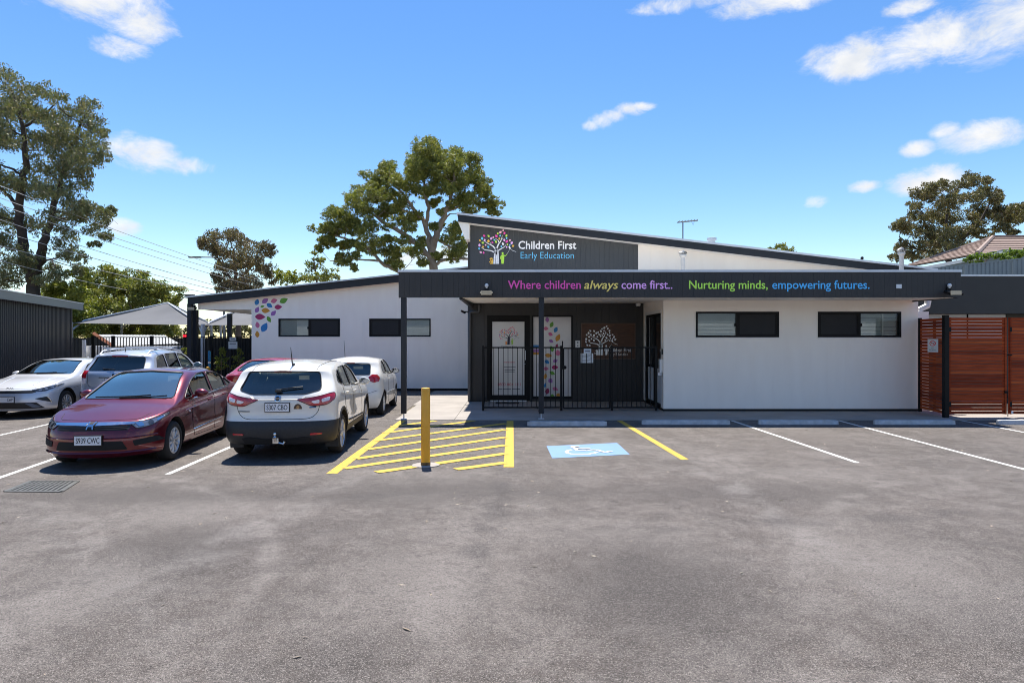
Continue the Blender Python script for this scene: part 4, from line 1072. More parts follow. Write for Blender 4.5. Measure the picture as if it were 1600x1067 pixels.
    def plate(c, txt, z, mode, m_frame=trim_m, x=0., w_=.372, h_=.134, span=(-.44, .44)):
        hit = c.ray(x, z, mode); y = hit[0].y; sg = -1 if mode == 'front' else 1
        # stand proud of the most protruding point
        for dx in (-w_/2, w_/2):
            for dz in (-h_/2, h_/2):
                q = c.ray(x+dx, z+dz, mode)
                if q: y = min(y, q[0].y) if sg < 0 else max(y, q[0].y)
        y += sg*.012
        k = c.rbox(x-w_/2-.012, x+w_/2+.012, y-.01, y+.01, z-h_/2-.012, z+h_/2+.012, .004, seg=1); fr = c.local(k, 'number_plate', m_frame)
        k = MB(); k.box(x-w_/2, x+w_/2, min(y+sg*.0095, y+sg*.0125), max(y+sg*.0095, y+sg*.0125), z-h_/2, z+h_/2); c.local(k, 'plate_face', plate_m, fr)
        yy = y+sg*.0125
        def fn(p):
            q = Vector((p.x, p.y, p.z))
            if sg > 0: q.x = 2*x-q.x; q.y = 2*yy-q.y
            return c.M @ q
        if txt: text(txt, 'plate_lettering', fr, x+w_*span[0], x+w_*span[1], z-.038, .080, yy, plate_ink, bold=.006, fn=fn, depth=.002)
    def mirror(c, s, z, paint, x=None, sz=1.):
        h = c.ray(s, z, 'side'); x0 = h[0].x
        for sx in (1, -1):
            k = MB(); bm = bmesh.new(); bmesh.ops.create_uvsphere(bm, u_segments=16, v_segments=10, radius=1)
            for v in bm.verts:
                yy = v.co.y
                v.co = Vector((sx*(x0+.135*sz+v.co.x*.115*sz), s-c.L/2+(yy*.09 if yy < .35 else .0315)*sz, z+.055*sz+v.co.z*(.075-.012*v.co.x)*sz))
            bm.verts.index_update(); k.add([v.co.copy() for v in bm.verts], [[v.index for v in f.verts] for f in bm.faces]); bm.free()
            k.tube([(sx*(x0-.03), s-c.L/2+.0, z+.0), (sx*(x0+.08*sz), s-c.L/2, z+.02)], .022, 8)
            o = c.local(k, 'door_mirror', paint, smooth=45)
            k = MB(); cx = sx*(x0+.135*sz); k.lathe([(.001, 0), (.95, 0)], n=16, axis='y')
            k.v = [(cx+p[0]*.098*sz, s-c.L/2+.034*sz, z+.055*sz+p[2]*.060*sz) for p in k.v]; k.f = [tuple(range(16, 32))]; k.m = [0]
            c.local(k, 'mirror_glass', mirror_m, o)
    def handle(c, s, z, m):
        h = c.ray(s, z, 'side')
        for sx in (1, -1):
            k = MB(); p = h[0]; k.tube([(sx*(p.x-.005), p.y-.10, z), (sx*(p.x+.022), p.y-.07, z+.006), (sx*(p.x+.026), p.y+.04, z+.008), (sx*(p.x-.005), p.y+.10, z+.004)], .013, 8); c.local(k, 'door_handle', m, smooth=60)
    def wiper(c, pts, mode, m=trim_m):
        c.strip('wiper', pts, mode, m, r=.012, off=.016, n=6)
    def badge(c, s_pts, mode, name, m, off=.008, **k): return c.patch(name, s_pts, mode, m, off=off, skirt=.01, step=.03, smooth=0, **k)
BOOL_FAST = True
def ring(cx, cz, rx, rz, n=14): return [(cx+rx*math.cos(2*math.pi*i/n), cz+rz*math.sin(2*math.pi*i/n)) for i in range(n)]
def seams(c, doors, z_top, z_bot):
    for s_list in doors: c.strip('panel_gap', s_list, 'side', seam_m, r=.0035, off=.0, mirror=True, n=4)
# --- dark red sedan, nose to the viewer
maroon = car_paint('maroon_paint', (.135,.005,.013), metal=.55, rough=.3)
c = Car('sedan_car', 'glossy dark red sedan parked nose out, in the front row left of the white crossover', (-6.50, 11.72, 0), R(6.0), 4.54, 1.755,
    top=[(0,.67),(.10,.725),(.35,.80),(.8,.89),(.98,.93),(1.08,.965),(2.0,1.385),(2.3,1.43),(2.8,1.432),(3.25,1.385),(3.60,1.29),(4.0,1.125),(4.15,1.095),(4.40,1.085),(4.50,1.05),(4.54,.95)],
    belt=[(0,.58),(.3,.69),(.6,.775),(1.0,.85),(1.6,.91),(3.0,.965),(4.0,.99),(4.54,.90)], z0=.19, na=.80, nn=2.5, ta=.55, tn=3.0,
    fprof=[(.15,.10),(.28,.03),(.42,0),(.55,.02),(.68,.07),(.80,.16),(1.0,.2)], rprof=[(.2,.08),(.45,0),(.7,.03),(1.0,.06),(1.1,.05)],
    wheel_s=(.90,3.57), wr=.315, paint=maroon, screen=(1.05,2.05), rear=(3.3,4.05), spokes=10)
# side windows: front quarter, front door, rear door
c.glaze([[(1.42,.945),(1.74,.955),(1.74,1.135)], [(1.80,.958),(2.63,.985),(2.66,1.345),(2.34,1.33),(2.00,1.245),(1.80,1.16)], [(2.73,.99),(3.44,1.02),(3.44,1.24),(3.20,1.315),(2.75,1.335)], [(3.50,1.025),(3.78,1.06),(3.50,1.215)]],
    [(-.71,.975),(0,.985),(.71,.975),(.545,1.365),(0,1.395),(-.545,1.365)], [(-.55,1.10),(.55,1.10),(.46,1.33),(-.46,1.33)], (1.25, 3.85))
c.interior(2.2, 3.15, .62, dash=(1.45, .92))
c.patch('grille', [(-.52,.665),(.52,.665),(.50,.595),(-.50,.595)], 'front', plastic_m, off=.004, smooth=1)
c.patch('grille_chrome_bar', [(-.56,.700),(0,.704),(.56,.700),(.55,.672),(0,.664),(-.55,.672)], 'front', chrome_m, off=.014, smooth=1, step=.04)
for z in (.615, .640): c.strip('grille_slat', [(-.48,z),(.48,z)], 'front', trim_m, r=.007, off=.008)
c.badge([(-.065,.705),(.065,.705),(.05,.615),(-.05,.615)], 'front', 'badge_backing', trim_m, off=.017)
for x in (-1, 1): c.badge([(x*.058,.705),(x*.036,.705),(x*.024,.66),(x*.034,.612),(x*.050,.612),(x*.042,.66)], 'front', 'badge_stroke', chrome_m, off=.024)
c.badge([(-.026,.672),(.026,.672),(.026,.650),(-.026,.650)], 'front', 'badge_bar', chrome_m, off=.023)
c.patch('headlight', [(.50,.70),(.56,.645),(.60,.605),(.80,.64),(1.02,.735),(1.14,.80),(.98,.765),(.75,.715)], 'fdiag', lens_m, off=.007, ang=R(33), mirror=True, step=.035, smooth=1)
for o_ in c.patch('headlight_projector', ring(.80,.678,.040,.036), 'fdiag', lensdark_m, off=.012, ang=R(33), mirror=True, smooth=0, step=.03): pass
c.patch('headlight_reflector', [(.58,.69),(.64,.63),(.71,.645),(.67,.70)], 'fdiag', chrome_m, off=.011, ang=R(33), mirror=True, smooth=1, step=.03)
c.patch('headlight_reflector', [(.89,.72),(.89,.69),(.98,.735),(1.04,.768)], 'fdiag', chrome_m, off=.011, ang=R(33), mirror=True, smooth=1, step=.03)
c.patch('lower_intake', [(-.44,.44),(.44,.44),(.50,.31),(-.50,.31)], 'front', seam_m, off=.009, smooth=1)
c.patch('fog_recess', [(.56,.44),(.80,.475),(.86,.40),(.58,.355)], 'front', seam_m, off=.009, mirror=True, smooth=1)
c.strip('bumper_lip', [(-.78,.275),(-.4,.262),(.4,.262),(.78,.275)], 'front', maroon, r=.02, off=.006)
c.strip('bumper_crease', [(-.80,.50),(-.5,.485),(.5,.485),(.80,.50)], 'front', maroon, r=.012, off=.0)
c.strip('bonnet_gap', [(-.64,.80),(-.58,.735),(0,.728),(.58,.735),(.64,.80)], 'front', seam_m, r=.004)
c.strip('headlight_seal', [(.50,.70),(.56,.645),(.60,.605),(.80,.64),(1.02,.735),(1.14,.80),(.98,.765),(.75,.715)], 'fdiag', trim_m, r=.006, off=.006, closed=True, ang=R(33), mirror=True)
c.plate('S939 CWC', .462, 'front')
for q in ([(1.72,.28),(1.62,.45),(1.60,.75),(1.70,.92)], [(2.68,.28),(2.70,.97)], [(3.18,.55),(3.42,.72),(3.52,.98)], [(1.72,.28),(3.0,.28)], [(1.20,.66),(1.60,.70)]): c.strip('panel_gap', q, 'side', seam_m, r=.0045, mirror=True, n=4)
c.strip('sill_moulding', [(1.62,.40),(2.2,.42),(2.9,.445),(3.05,.45)], 'side', chrome_m, r=.010, off=.004, mirror=True)
c.strip('belt_trim', [(1.52,.915),(2.6,.965),(3.6,1.02)], 'side', chrome_m, r=.009, off=.004, mirror=True)
c.strip('shoulder_crease', [(1.3,.76),(2.5,.83),(3.6,.88),(4.3,.90)], 'side', maroon, r=.012, off=-.004, mirror=True)
c.mirror(1.80, .96, maroon); c.handle(2.48, .85, maroon); c.handle(3.28, .88, maroon)
c.badge(ring(1.48,.73,.028,.018), 'side', 'side_repeater', clearlens_m, mirror=True)
c.wiper([(-.5,.99),(.1,1.0),(.35,1.015)], 'front'); c.wiper([(-.1,.985),(.40,.99),(.6,1.0)], 'front')
c.patch('tail_light', [(.45,.98),(.78,1.0),(.80,.82),(.5,.80)], 'rear', red_m, mirror=True, smooth=1)
c.strip('boot_spoiler', [(-.6,1.06),(0,1.075),(.6,1.06)], 'rear', maroon, r=.025, off=-.005)
k = MB(); k.box(.30,.42, 1.49-2.27, 1.50-2.27, 1.06, 1.09)

# --- white crossover, tail to the viewer
pearl = car_paint('white_paint_car', (.76,.735,.67), rough=.35)
c = Car('crossover_car', 'white crossover with black lower bumper and tow ball parked tail out beside the hatched bay', (-3.93, 12.42, 0), R(180+4.2), 4.38, 1.806,
    top=[(0,.82),(.10,.90),(.4,.98),(.9,1.06),(1.12,1.10),(1.95,1.52),(2.3,1.585),(2.8,1.595),(3.4,1.565),(4.0,1.50),(4.30,1.465),(4.38,1.44)],
    belt=[(0,.70),(.4,.88),(1.0,.99),(1.8,1.03),(3.0,1.09),(3.5,1.12),(4.38,1.12)], z0=.27, na=.75, nn=2.6, ta=.46, tn=3.2,
    fprof=[(.2,.08),(.45,0),(.7,.02),(.95,.12)], rprof=[(.2,.10),(.32,.03),(.46,0),(.60,.005),(.66,.045),(.80,.065),(.95,.06),(1.03,.085),(1.10,.15),(1.40,.40),(1.46,.36),(1.55,.3)],
    wheel_s=(.88,3.526), wr=.335, paint=pearl, lower=plastic_m, lower_z=lambda s: .615 if s > 3.75 else .40, screen=(1.1,2.0), rear=(5.8,6.25), tumble=.34, crown=.05, spokes=10, wheel_style='alloy', wheel_w=.22)
c.glaze([[(1.62,1.06),(2.45,1.10),(2.47,1.475),(2.2,1.46),(1.9,1.345)], [(2.53,1.105),(3.22,1.145),(3.20,1.455),(2.55,1.475)], [(3.28,1.16),(3.62,1.24),(3.50,1.38),(3.28,1.435)]],
    [(-.70,1.13),(.70,1.13),(.54,1.50),(-.54,1.50)], [(-.655,1.13),(-.42,1.065),(.42,1.065),(.655,1.13),(.575,1.42),(-.575,1.42)], (1.35, 3.98), floor=.5, glass_side=[car_glass, car_glass, car_glass_dark])
c.interior(2.1, 3.05, .72, dash=(1.45, 1.04))
c.arch_ring(plastic_m, .39, .445)
c.patch('tail_light', [(.28,.985),(.52,1.02),(.80,1.075),(.90,1.08),(.88,.99),(.72,.90),(.50,.875)], 'rdiag', red_m, off=.012, ang=R(35), mirror=True, step=.035, smooth=1)
c.patch('tail_light_lens', [(.48,.955),(.60,.985),(.60,.925),(.52,.92)], 'rdiag', clearlens_m, off=.018, ang=R(35), mirror=True, step=.03, smooth=1)
c.patch('tail_light_lens', [(.63,.985),(.78,1.02),(.76,.965),(.64,.935)], 'rdiag', clearlens_m, off=.018, ang=R(35), mirror=True, step=.03, smooth=1)
c.plate('S307 CBO', .865, 'rear')
c.strip('tailgate_gap', [(-.66,.98),(-.64,.80),(-.56,.70),(-.45,.675),(.45,.675),(.56,.70),(.64,.80),(.66,.98)], 'rear', seam_m, r=.005)
c.strip('tailgate_crease', [(-.44,1.03),(-.38,.985),(.38,.985),(.44,1.03)], 'rear', pearl, r=.012, off=-.002)
c.badge(ring(0,1.0,.05,.05), 'rear', 'badge', chrome_m, off=.012); c.badge(ring(0,1.0,.034,.034), 'rear', 'badge_centre', plastic_m, off=.016)
c.strip('badge_bar', [(-.055,1.0),(.055,1.0)], 'rear', chrome_m, r=.008, off=.018, step=.02)
c.strip('badge_lettering', [(.62,.80),(.44,.80)], 'rear', plastic_m, r=.008, off=.003); c.strip('badge_lettering', [(-.50,.86),(-.60,.865)], 'rear', chrome_m, r=.012, off=.003)
c.strip('tail_light_seal', [(.28,.985),(.52,1.02),(.80,1.075),(.90,1.08),(.88,.99),(.72,.90),(.50,.875)], 'rdiag', trim_m, r=.005, off=.012, closed=True, ang=R(35), mirror=True)
c.wiper([(-.02,1.135),(-.28,1.165),(-.36,1.17)], 'rear'); k = c.rbox(-.05,.05,2.03,2.10,1.10,1.15,.015); c.local(k, 'wiper_arm_cover', trim_m, smooth=50)
c.patch('brake_light', [(-.14,1.432),(.14,1.432),(.14,1.417),(-.14,1.417)], 'rear', red_m, off=.006, smooth=0)
c.patch('bumper_reflector', [(.52,.45),(.70,.455),(.70,.425),(.52,.42)], 'rear', red_m, off=.01, mirror=True, smooth=1, step=.03)
c.patch('diffuser', [(-.55,.38),(-.42,.40),(-.2,.37),(.2,.37),(.42,.40),(.55,.38),(.50,.29),(-.50,.29)], 'rear', seam_m, off=.01, smooth=1)
c.patch('sticker_arch', [(-.32+.065*math.cos(math.pi*i/10), .835+.085*math.sin(math.pi*i/10)) for i in range(11)], 'rear', mat('sticker_brown', (.10,.055,.03), .5), off=.004, smooth=0, skirt=.002, step=.03)
c.patch('sticker_face', ring(-.32,.862,.024,.028), 'rear', mat('sticker_tan', (.45,.25,.10), .5), off=.006, smooth=0, skirt=.002, step=.02)
k = MB(); k.tube([(0,2.05,.36),(0,2.26,.35),(0,2.27,.40)], .022, 8); k.lathe([(.022,.40),(.028,.405),(.018,.42),(.012,.43),(.024,.445),(.025,.46),(.016,.478),(.001,.48)], (0,2.27,0), 14); k.box(-.045,.045,2.20,2.235,.30,.385); k.tube([(-.045,2.22,.31),(-.12,2.22,.29),(-.14,2.22,.33)], .018, 7); c.local(k, 'tow_ball', steel_m, smooth=40)
for q in ([(1.62,.42),(1.52,.60),(1.52,.95),(1.58,1.03)], [(2.49,.42),(2.50,1.08)], [(3.03,.60),(3.30,.80),(3.36,1.12)], [(1.62,.42),(2.95,.42)]): c.strip('panel_gap', q, 'side', seam_m, r=.0045, mirror=True, n=4)
c.strip('sill_trim', [(1.45,.45),(3.0,.50)], 'side', plastic_m, r=.018, off=.0, mirror=True)
c.strip('shoulder_crease', [(1.3,.86),(2.4,.92),(3.3,1.0),(3.7,1.05)], 'side', pearl, r=.016, off=-.006, mirror=True)
c.mirror(1.72, 1.07, pearl); c.handle(2.30, .98, pearl); c.handle(3.08, 1.01, pearl)
c.strip('fuel_flap_gap', [(3.62,.98),(3.72,.99),(3.74,.90),(3.70,.84),(3.62,.86),(3.60,.93)], 'side', seam_m, r=.003, closed=True)
h = c.ray(-.10, 3.72, 'top'); k = MB(); k.tube([h[0], h[0]+Vector((0,.09,.03)), h[0]+Vector((.0,.19,.30))], [.03,.012,.004], 6); c.local(k, 'aerial', trim_m)
for x in (.52,): c.strip('roof_groove', [(x,1.9),(x+.02,2.8),(x,3.9)], 'top', seam_m, r=.006, off=.0, mirror=True)
c.patch('headlight', [(.35,.86),(.75,.95),(.95,.98),(.9,.88),(.5,.80)], 'fdiag', lens_m, off=.01, ang=R(33), mirror=True, smooth=1)
k = MB()
for sx in (1,-1): k.obox((sx*.80, 1.66, .24), (.10,0,0), (0,.004,0), (0,0,.09))
k = MB(); k.obox((.78, 1.70, .27), (.11,0,0), (0,.005,0), (0,0,.11)); c.local(k, 'mud_flap', plastic_m); k = MB(); k.obox((-.78, 1.70, .27), (.11,0,0), (0,.005,0), (0,0,.11)); c.local(k, 'mud_flap', plastic_m)
# --- pale silver sedan, nose to the viewer, at the left edge
silverw = car_paint('silver_white_paint', (.66,.67,.70), metal=.25, rough=.3)
c = Car('sedan_car', 'pale silver sedan parked nose out beside the dark shed wall at the far left', (-12.62, 18.05, 0), R(4.5), 4.64, 1.80,
    top=[(0,.70),(.10,.765),(.35,.86),(.8,.945),(1.12,.995),(1.25,1.03),(2.12,1.385),(2.45,1.435),(2.9,1.44),(3.4,1.38),(3.75,1.27),(4.1,1.13),(4.3,1.10),(4.55,1.08),(4.64,.98)],
    belt=[(0,.60),(.3,.75),(.6,.84),(1.0,.90),(1.6,.93),(3.0,.97),(4.1,1.0),(4.64,.92)], z0=.19, na=.80, nn=2.6, ta=.5, tn=3.0,
    fprof=[(.15,.10),(.28,.02),(.42,0),(.55,.02),(.68,.06),(.80,.14),(1.0,.2)], rprof=[(.2,.08),(.45,0),(.7,.03),(1.0,.06)],
    wheel_s=(.93,3.63), wr=.318, paint=silverw, screen=(1.2,2.15), rear=(3.5,4.15), spokes=10)
c.glaze([[(1.62,.96),(2.68,.99),(2.70,1.345),(2.44,1.335),(2.12,1.255)], [(2.77,.995),(3.62,1.02),(3.30,1.31),(2.79,1.345)]],
    [(-.72,1.04),(0,1.048),(.72,1.04),(.555,1.365),(0,1.395),(-.555,1.365)], [(-.55,1.13),(.55,1.13),(.46,1.33),(-.46,1.33)], (1.42, 3.9))
c.interior(2.3, 3.2, .62, dash=(1.6, .97))
c.patch('grille', [(-.55,.690),(.55,.690),(.60,.655),(.52,.625),(-.52,.625),(-.60,.655)], 'front', plastic_m, off=.005, smooth=1)
c.patch('headlight', [(.50,.70),(.62,.655),(.78,.66),(1.08,.775),(1.18,.835),(.98,.80),(.72,.745)], 'fdiag', lensdark_m, off=.008, ang=R(30), mirror=True, step=.035, smooth=1)
for (u, z) in ((.68,.69),(.80,.715),(.92,.75)): c.badge(ring(u,z,.035,.02), 'fdiag', 'headlight_projector', lens_m, off=.013, ang=R(30), mirror=True)
c.patch('lower_intake', [(-.62,.40),(.62,.40),(.74,.25),(-.74,.25)], 'front', plastic_m, off=.004, smooth=1)
c.patch('intake_blade', [(.40,.385),(.52,.385),(.70,.29),(.56,.265)], 'front', mat('blue_grey_plastic', (.10,.13,.18), .4), off=.014, mirror=True, smooth=1)
c.patch('fog_recess', [(.56,.49),(.80,.53),(.86,.50),(.90,.39),(.78,.42)], 'fdiag', plastic_m, off=.005, ang=R(30), mirror=True, smooth=1)
c.strip('fog_trim', [(.82,.525),(.87,.48),(.91,.38)], 'fdiag', chrome_m, r=.012, off=.008, ang=R(30), mirror=True)
for (a, q) in ((-.10,[(-.10,.755),(-.10,.735)]), (0,[(-.08,.745),(-.05,.755),(-.05,.735)]), (1,[(-.02,.755),(-.02,.735)]), (2,[(.01,.735),(.04,.755),(.07,.735)])): c.strip('badge_stroke', q, 'front', plastic_m, r=.007, off=.006, step=.02)
c.strip('bonnet_gap', [(-.64,.82),(-.58,.74),(0,.73),(.58,.74),(.64,.82)], 'front', seam_m, r=.004)
c.strip('bonnet_crease', [(.42,.35),(.52,1.1)], 'top', silverw, r=.014, off=-.004, mirror=True)
c.plate('CWP', .475, 'front', span=(.10, .44))
for q in ([(1.74,.28),(1.64,.45),(1.62,.75),(1.72,.94)], [(2.72,.28),(2.74,.97)], [(1.74,.28),(3.05,.28)], [(1.2,.70),(1.62,.74)]): c.strip('panel_gap', q, 'side', seam_m, r=.0045, mirror=True, n=4)
c.mirror(1.86, .97, silverw); c.handle(2.54, .86, silverw)
c.wiper([(-.5,1.05),(.1,1.06),(.35,1.07)], 'front'); c.wiper([(-.1,1.045),(.40,1.05),(.6,1.06)], 'front')
h = c.ray(0, 3.35, 'top'); k = MB(); k.add([(-.02,3.30-2.32,h[0].z-.03),(.02,3.30-2.32,h[0].z-.03),(.02,3.50-2.32,h[0].z-.05),(-.02,3.50-2.32,h[0].z-.05),(0,3.47-2.32,h[0].z+.06),(0,3.50-2.32,h[0].z+.06)],[(0,1,4),(1,2,5,4),(2,3,5),(3,0,4,5)]); c.local(k, 'aerial_fin', silverw)

# --- silver wagon with roof rails, tail to the viewer
silver = car_paint('silver_paint', (.50,.54,.60), metal=.45, rough=.3)
c = Car('wagon_car', 'silver four wheel drive wagon with roof bars parked tail out between the sedans', (-10.42, 18.65, 0), R(180+5), 4.64, 1.85,
    top=[(0,.86),(.10,.94),(.4,1.03),(.9,1.10),(1.15,1.15),(1.95,1.60),(2.3,1.68),(2.9,1.70),(3.6,1.675),(4.3,1.60),(4.60,1.565),(4.64,1.53)],
    belt=[(0,.72),(.4,.94),(1.0,1.04),(1.8,1.08),(3.0,1.11),(4.64,1.13)], z0=.24, na=.7, nn=2.7, ta=.42, tn=3.4,
    fprof=[(.2,.08),(.45,0),(.7,.02),(1.0,.10)], rprof=[(.2,.10),(.34,.02),(.48,0),(.62,.01),(.68,.05),(.9,.06),(1.08,.08),(1.14,.12),(1.5,.40),(1.58,.36)],
    wheel_s=(.90,3.61), wr=.35, paint=silver, lower=mat('dark_blue_plastic', (.022,.030,.042), .5), lower_z=lambda s: .62 if s > 3.85 else .45, screen=(1.15,2.0), rear=(6,6.4), tumble=.33, crown=.05, spokes=7, wheel_style='alloy', wheel_w=.23)
c.glaze([[(1.65,1.12),(2.52,1.15),(2.54,1.575),(2.25,1.555),(1.92,1.415)], [(2.60,1.155),(3.35,1.175),(3.35,1.565),(2.62,1.575)], [(3.43,1.19),(4.05,1.21),(3.86,1.50),(3.43,1.555)]],
    [(-.72,1.19),(.72,1.19),(.56,1.58),(-.56,1.58)], [(-.68,1.16),(.68,1.16),(.60,1.50),(-.60,1.50)], (1.4, 4.15), floor=.55, glass_side=[car_glass, car_glass_dark, car_glass_dark], glass_back=car_glass_dark)
c.interior(2.15, 3.15, .80, dash=(1.5, 1.08))
c.patch('tail_light', [(.66,1.16),(.80,1.15),(.80,.98),(.66,.97)], 'rdiag', red_m, off=.014, ang=R(30), mirror=True, step=.035, smooth=1)
c.patch('tail_light_lens', [(.65,.965),(.80,.97),(.80,.83),(.67,.82)], 'rdiag', clearlens_m, off=.014, ang=R(30), mirror=True, step=.035, smooth=1)
c.plate('S779 A', .90, 'rear', span=(-.44, .20)); c.badge(ring(0,1.045,.055,.05), 'rear', 'badge', chrome_m, off=.012); c.badge(ring(0,1.045,.036,.033), 'rear', 'badge_centre', plastic_m, off=.015)
c.strip('tailgate_trim', [(-.35,.985),(.35,.985)], 'rear', plastic_m, r=.012, off=.004); c.strip('tailgate_gap', [(-.66,1.12),(-.63,.78),(-.56,.73),(.56,.73),(.63,.78),(.66,1.12)], 'rear', seam_m, r=.005)
c.wiper([(0,1.175),(.30,1.20)], 'rear'); k = c.rbox(-.02,.34,2.08,2.13,1.165,1.215,.015); c.local(k, 'wiper_arm_cover', trim_m, smooth=50)
c.patch('brake_light', [(-.2,1.535),(.2,1.535),(.2,1.515),(-.2,1.515)], 'rear', red_m, off=.008, smooth=0)
c.patch('bumper_reflector', [(.66,.52),(.78,.53),(.78,.45),(.66,.44)], 'rear', red_m, off=.012, mirror=True, smooth=1, step=.03)
c.strip('bumper_chrome', [(-.5,.64),(.5,.64)], 'rear', chrome_m, r=.014, off=.004)
for sx in (1, -1):
    pts = []
    for s in (1.9, 2.0, 2.6, 3.3, 3.9, 4.05):
        hh = c.ray(.60, s, 'top'); pts.append(Vector((sx*.60, s-2.32, hh[0].z+(.0 if s in (1.9, 4.05) else .055))))
    k = MB(); k.tube(pts, .019, 8); c.local(k, 'roof_rail', zinc, smooth=60)
for s in (2.55, 3.65):
    hh = c.ray(.60, s, 'top'); k = c.rbox(-.72,.72,s-2.32-.035,s-2.32+.035,hh[0].z+.095,hh[0].z+.12,.01)
    for x in (-.60,.60): k.box(x-.04,x+.04,s-2.32-.03,s-2.32+.03,hh[0].z+.05,hh[0].z+.10)
    c.local(k, 'roof_bar', zinc, smooth=40)
for q in ([(1.66,.48),(1.56,.7),(1.60,1.1)], [(2.56,.48),(2.57,1.14)], [(3.2,.60),(3.38,.80),(3.40,1.16)]): c.strip('panel_gap', q, 'side', seam_m, r=.0045, mirror=True, n=4)
c.mirror(1.74, 1.14, silver, sz=1.1); c.handle(2.38, 1.03, silver); c.handle(3.2, 1.05, silver); c.arch_ring(plastic_m, .405, .45)
h = c.ray(0, 3.95, 'top'); k = MB(); k.tube([h[0], h[0]+Vector((0,.03,.14))], [.012,.004], 6); c.local(k, 'aerial', trim_m)

# --- red sedan behind the dark red one, tail to the viewer
red_paint = car_paint('red_paint', (.40,.012,.020), metal=.2, rough=.3)
c = Car('sedan_car', 'bright red sedan parked tail out behind the dark red sedan, mostly hidden', (-6.62, 18.35, 0), R(180+4), 4.58, 1.795,
    top=[(0,.74),(.12,.82),(.5,.93),(1.0,1.01),(1.15,1.04),(2.0,1.39),(2.35,1.45),(2.9,1.455),(3.4,1.39),(3.7,1.30),(4.12,1.13),(4.3,1.11),(4.5,1.10),(4.58,1.02)],
    belt=[(0,.62),(.4,.80),(1.0,.92),(1.6,.95),(3.0,.99),(4.1,1.02),(4.58,.96)], z0=.2, na=.7, nn=2.6, ta=.5, tn=3.0,
    rprof=[(.2,.08),(.45,0),(.7,.03),(.95,.04),(1.05,.03),(1.12,.0)], wheel_s=(.92,3.62), wr=.32, paint=red_paint, screen=(1.15,2.05), rear=(3.45,4.15), spokes=10)
c.glaze([[(1.55,.99),(2.62,1.02),(2.64,1.365),(2.36,1.355),(2.0,1.25)], [(2.71,1.025),(3.62,1.05),(3.30,1.33),(2.73,1.365)]],
    [(-.70,1.06),(.70,1.06),(.54,1.38),(-.54,1.38)], [(-.66,1.145),(0,1.13),(.66,1.145),(.53,1.375),(0,1.40),(-.53,1.375)], (1.35, 3.95), glass_back=car_glass)
c.interior(2.2, 3.2, .64, dash=(1.5, .98))
c.patch('tail_light', [(.42,.98),(.80,1.0),(.82,.86),(.5,.86)], 'rear', red_m, mirror=True, smooth=1, off=.01)
c.badge(ring(0,1.0,.06,.045), 'rear', 'badge', chrome_m, off=.014); c.badge(ring(0,1.0,.045,.032), 'rear', 'badge_centre', red_m, off=.017)
c.plate('', .70, 'rear'); c.mirror(1.75, 1.0, red_paint); c.strip('boot_gap', [(-.6,1.06),(-.58,.8),(.58,.8),(.6,1.06)], 'rear', seam_m, r=.004)

# --- small white hatchback, tail to the viewer
white2 = car_paint('warm_white_paint', (.76,.745,.70), rough=.35)
c = Car('hatchback_car', 'small rounded white hatchback parked tail out in front of the crossover near the left post', (-4.22, 17.95, 0), R(180+3), 3.68, 1.66,
    top=[(0,.80),(.12,.88),(.45,.98),(.85,1.05),(1.0,1.08),(1.75,1.43),(2.05,1.495),(2.6,1.51),(3.1,1.48),(3.5,1.42),(3.62,1.40),(3.68,1.37)],
    belt=[(0,.68),(.4,.86),(.9,.95),(1.6,.98),(2.6,1.02),(3.68,1.04)], z0=.2, na=.62, nn=2.5, ta=.50, tn=2.7,
    fprof=[(.2,.08),(.45,0),(.7,.02),(.95,.10)], rprof=[(.2,.10),(.34,.02),(.48,0),(.62,.01),(.70,.04),(.9,.06),(1.02,.09),(1.08,.13),(1.34,.34),(1.42,.30)],
    wheel_s=(.72,3.09), wr=.295, paint=white2, screen=(1.0,1.8), rear=(6,6.4), tumble=.30, crown=.06, spokes=8, wheel_style='cover', wheel_w=.19)
c.glaze([[(1.42,1.01),(2.32,1.05),(2.28,1.405),(1.98,1.395),(1.70,1.27)], [(2.42,1.07),(2.62,1.06),(2.98,1.10),(2.96,1.24),(2.80,1.37),(2.52,1.395),(2.42,1.30)]],
    [(-.64,1.10),(.64,1.10),(.50,1.42),(-.50,1.42)], [(-.52,1.06),(.52,1.06),(.48,1.33),(-.48,1.33)], (1.2, 3.25), floor=.5)
c.interior(1.95, 2.75, .68, dash=(1.3, 1.0))
c.patch('tail_light', [(.46,1.00),(.56,1.06),(.70,1.055),(.76,.98),(.72,.89),(.56,.86),(.48,.91)], 'rdiag', red_m, off=.014, ang=R(38), mirror=True, step=.035, smooth=1)
c.plate('', .66, 'rear'); c.mirror(1.55, 1.02, trim_m); c.handle(2.22, .90, white2)
c.patch('brake_light', [(-.1,1.362),(.1,1.362),(.1,1.346),(-.1,1.346)], 'rear', red_m, off=.006, smooth=0)
c.strip('bumper_gap', [(-.7,.66),(-.5,.60),(.5,.60),(.7,.66)], 'rear', seam_m, r=.004); c.strip('rubbing_strip', [(1.3,.52),(2.55,.55)], 'side', white2, r=.02, off=0, mirror=True)
for q in ([(1.40,.30),(1.32,.5),(1.36,.95)], [(2.36,.30),(2.40,.6),(2.38,1.02)], [(1.40,.30),(2.36,.30)]): c.strip('panel_gap', q, 'side', seam_m, r=.004, mirror=True, n=4)
h = c.ray(.45, 1.85, 'top'); k = MB(); k.tube([h[0], h[0]+Vector((0,.16,.52))], [.010,.004], 6); c.local(k, 'aerial', trim_m)
c.strip('fuel_flap_gap', [(2.95,.90),(3.05,.905),(3.06,.80),(2.96,.795)], 'side', seam_m, r=.003, closed=True)
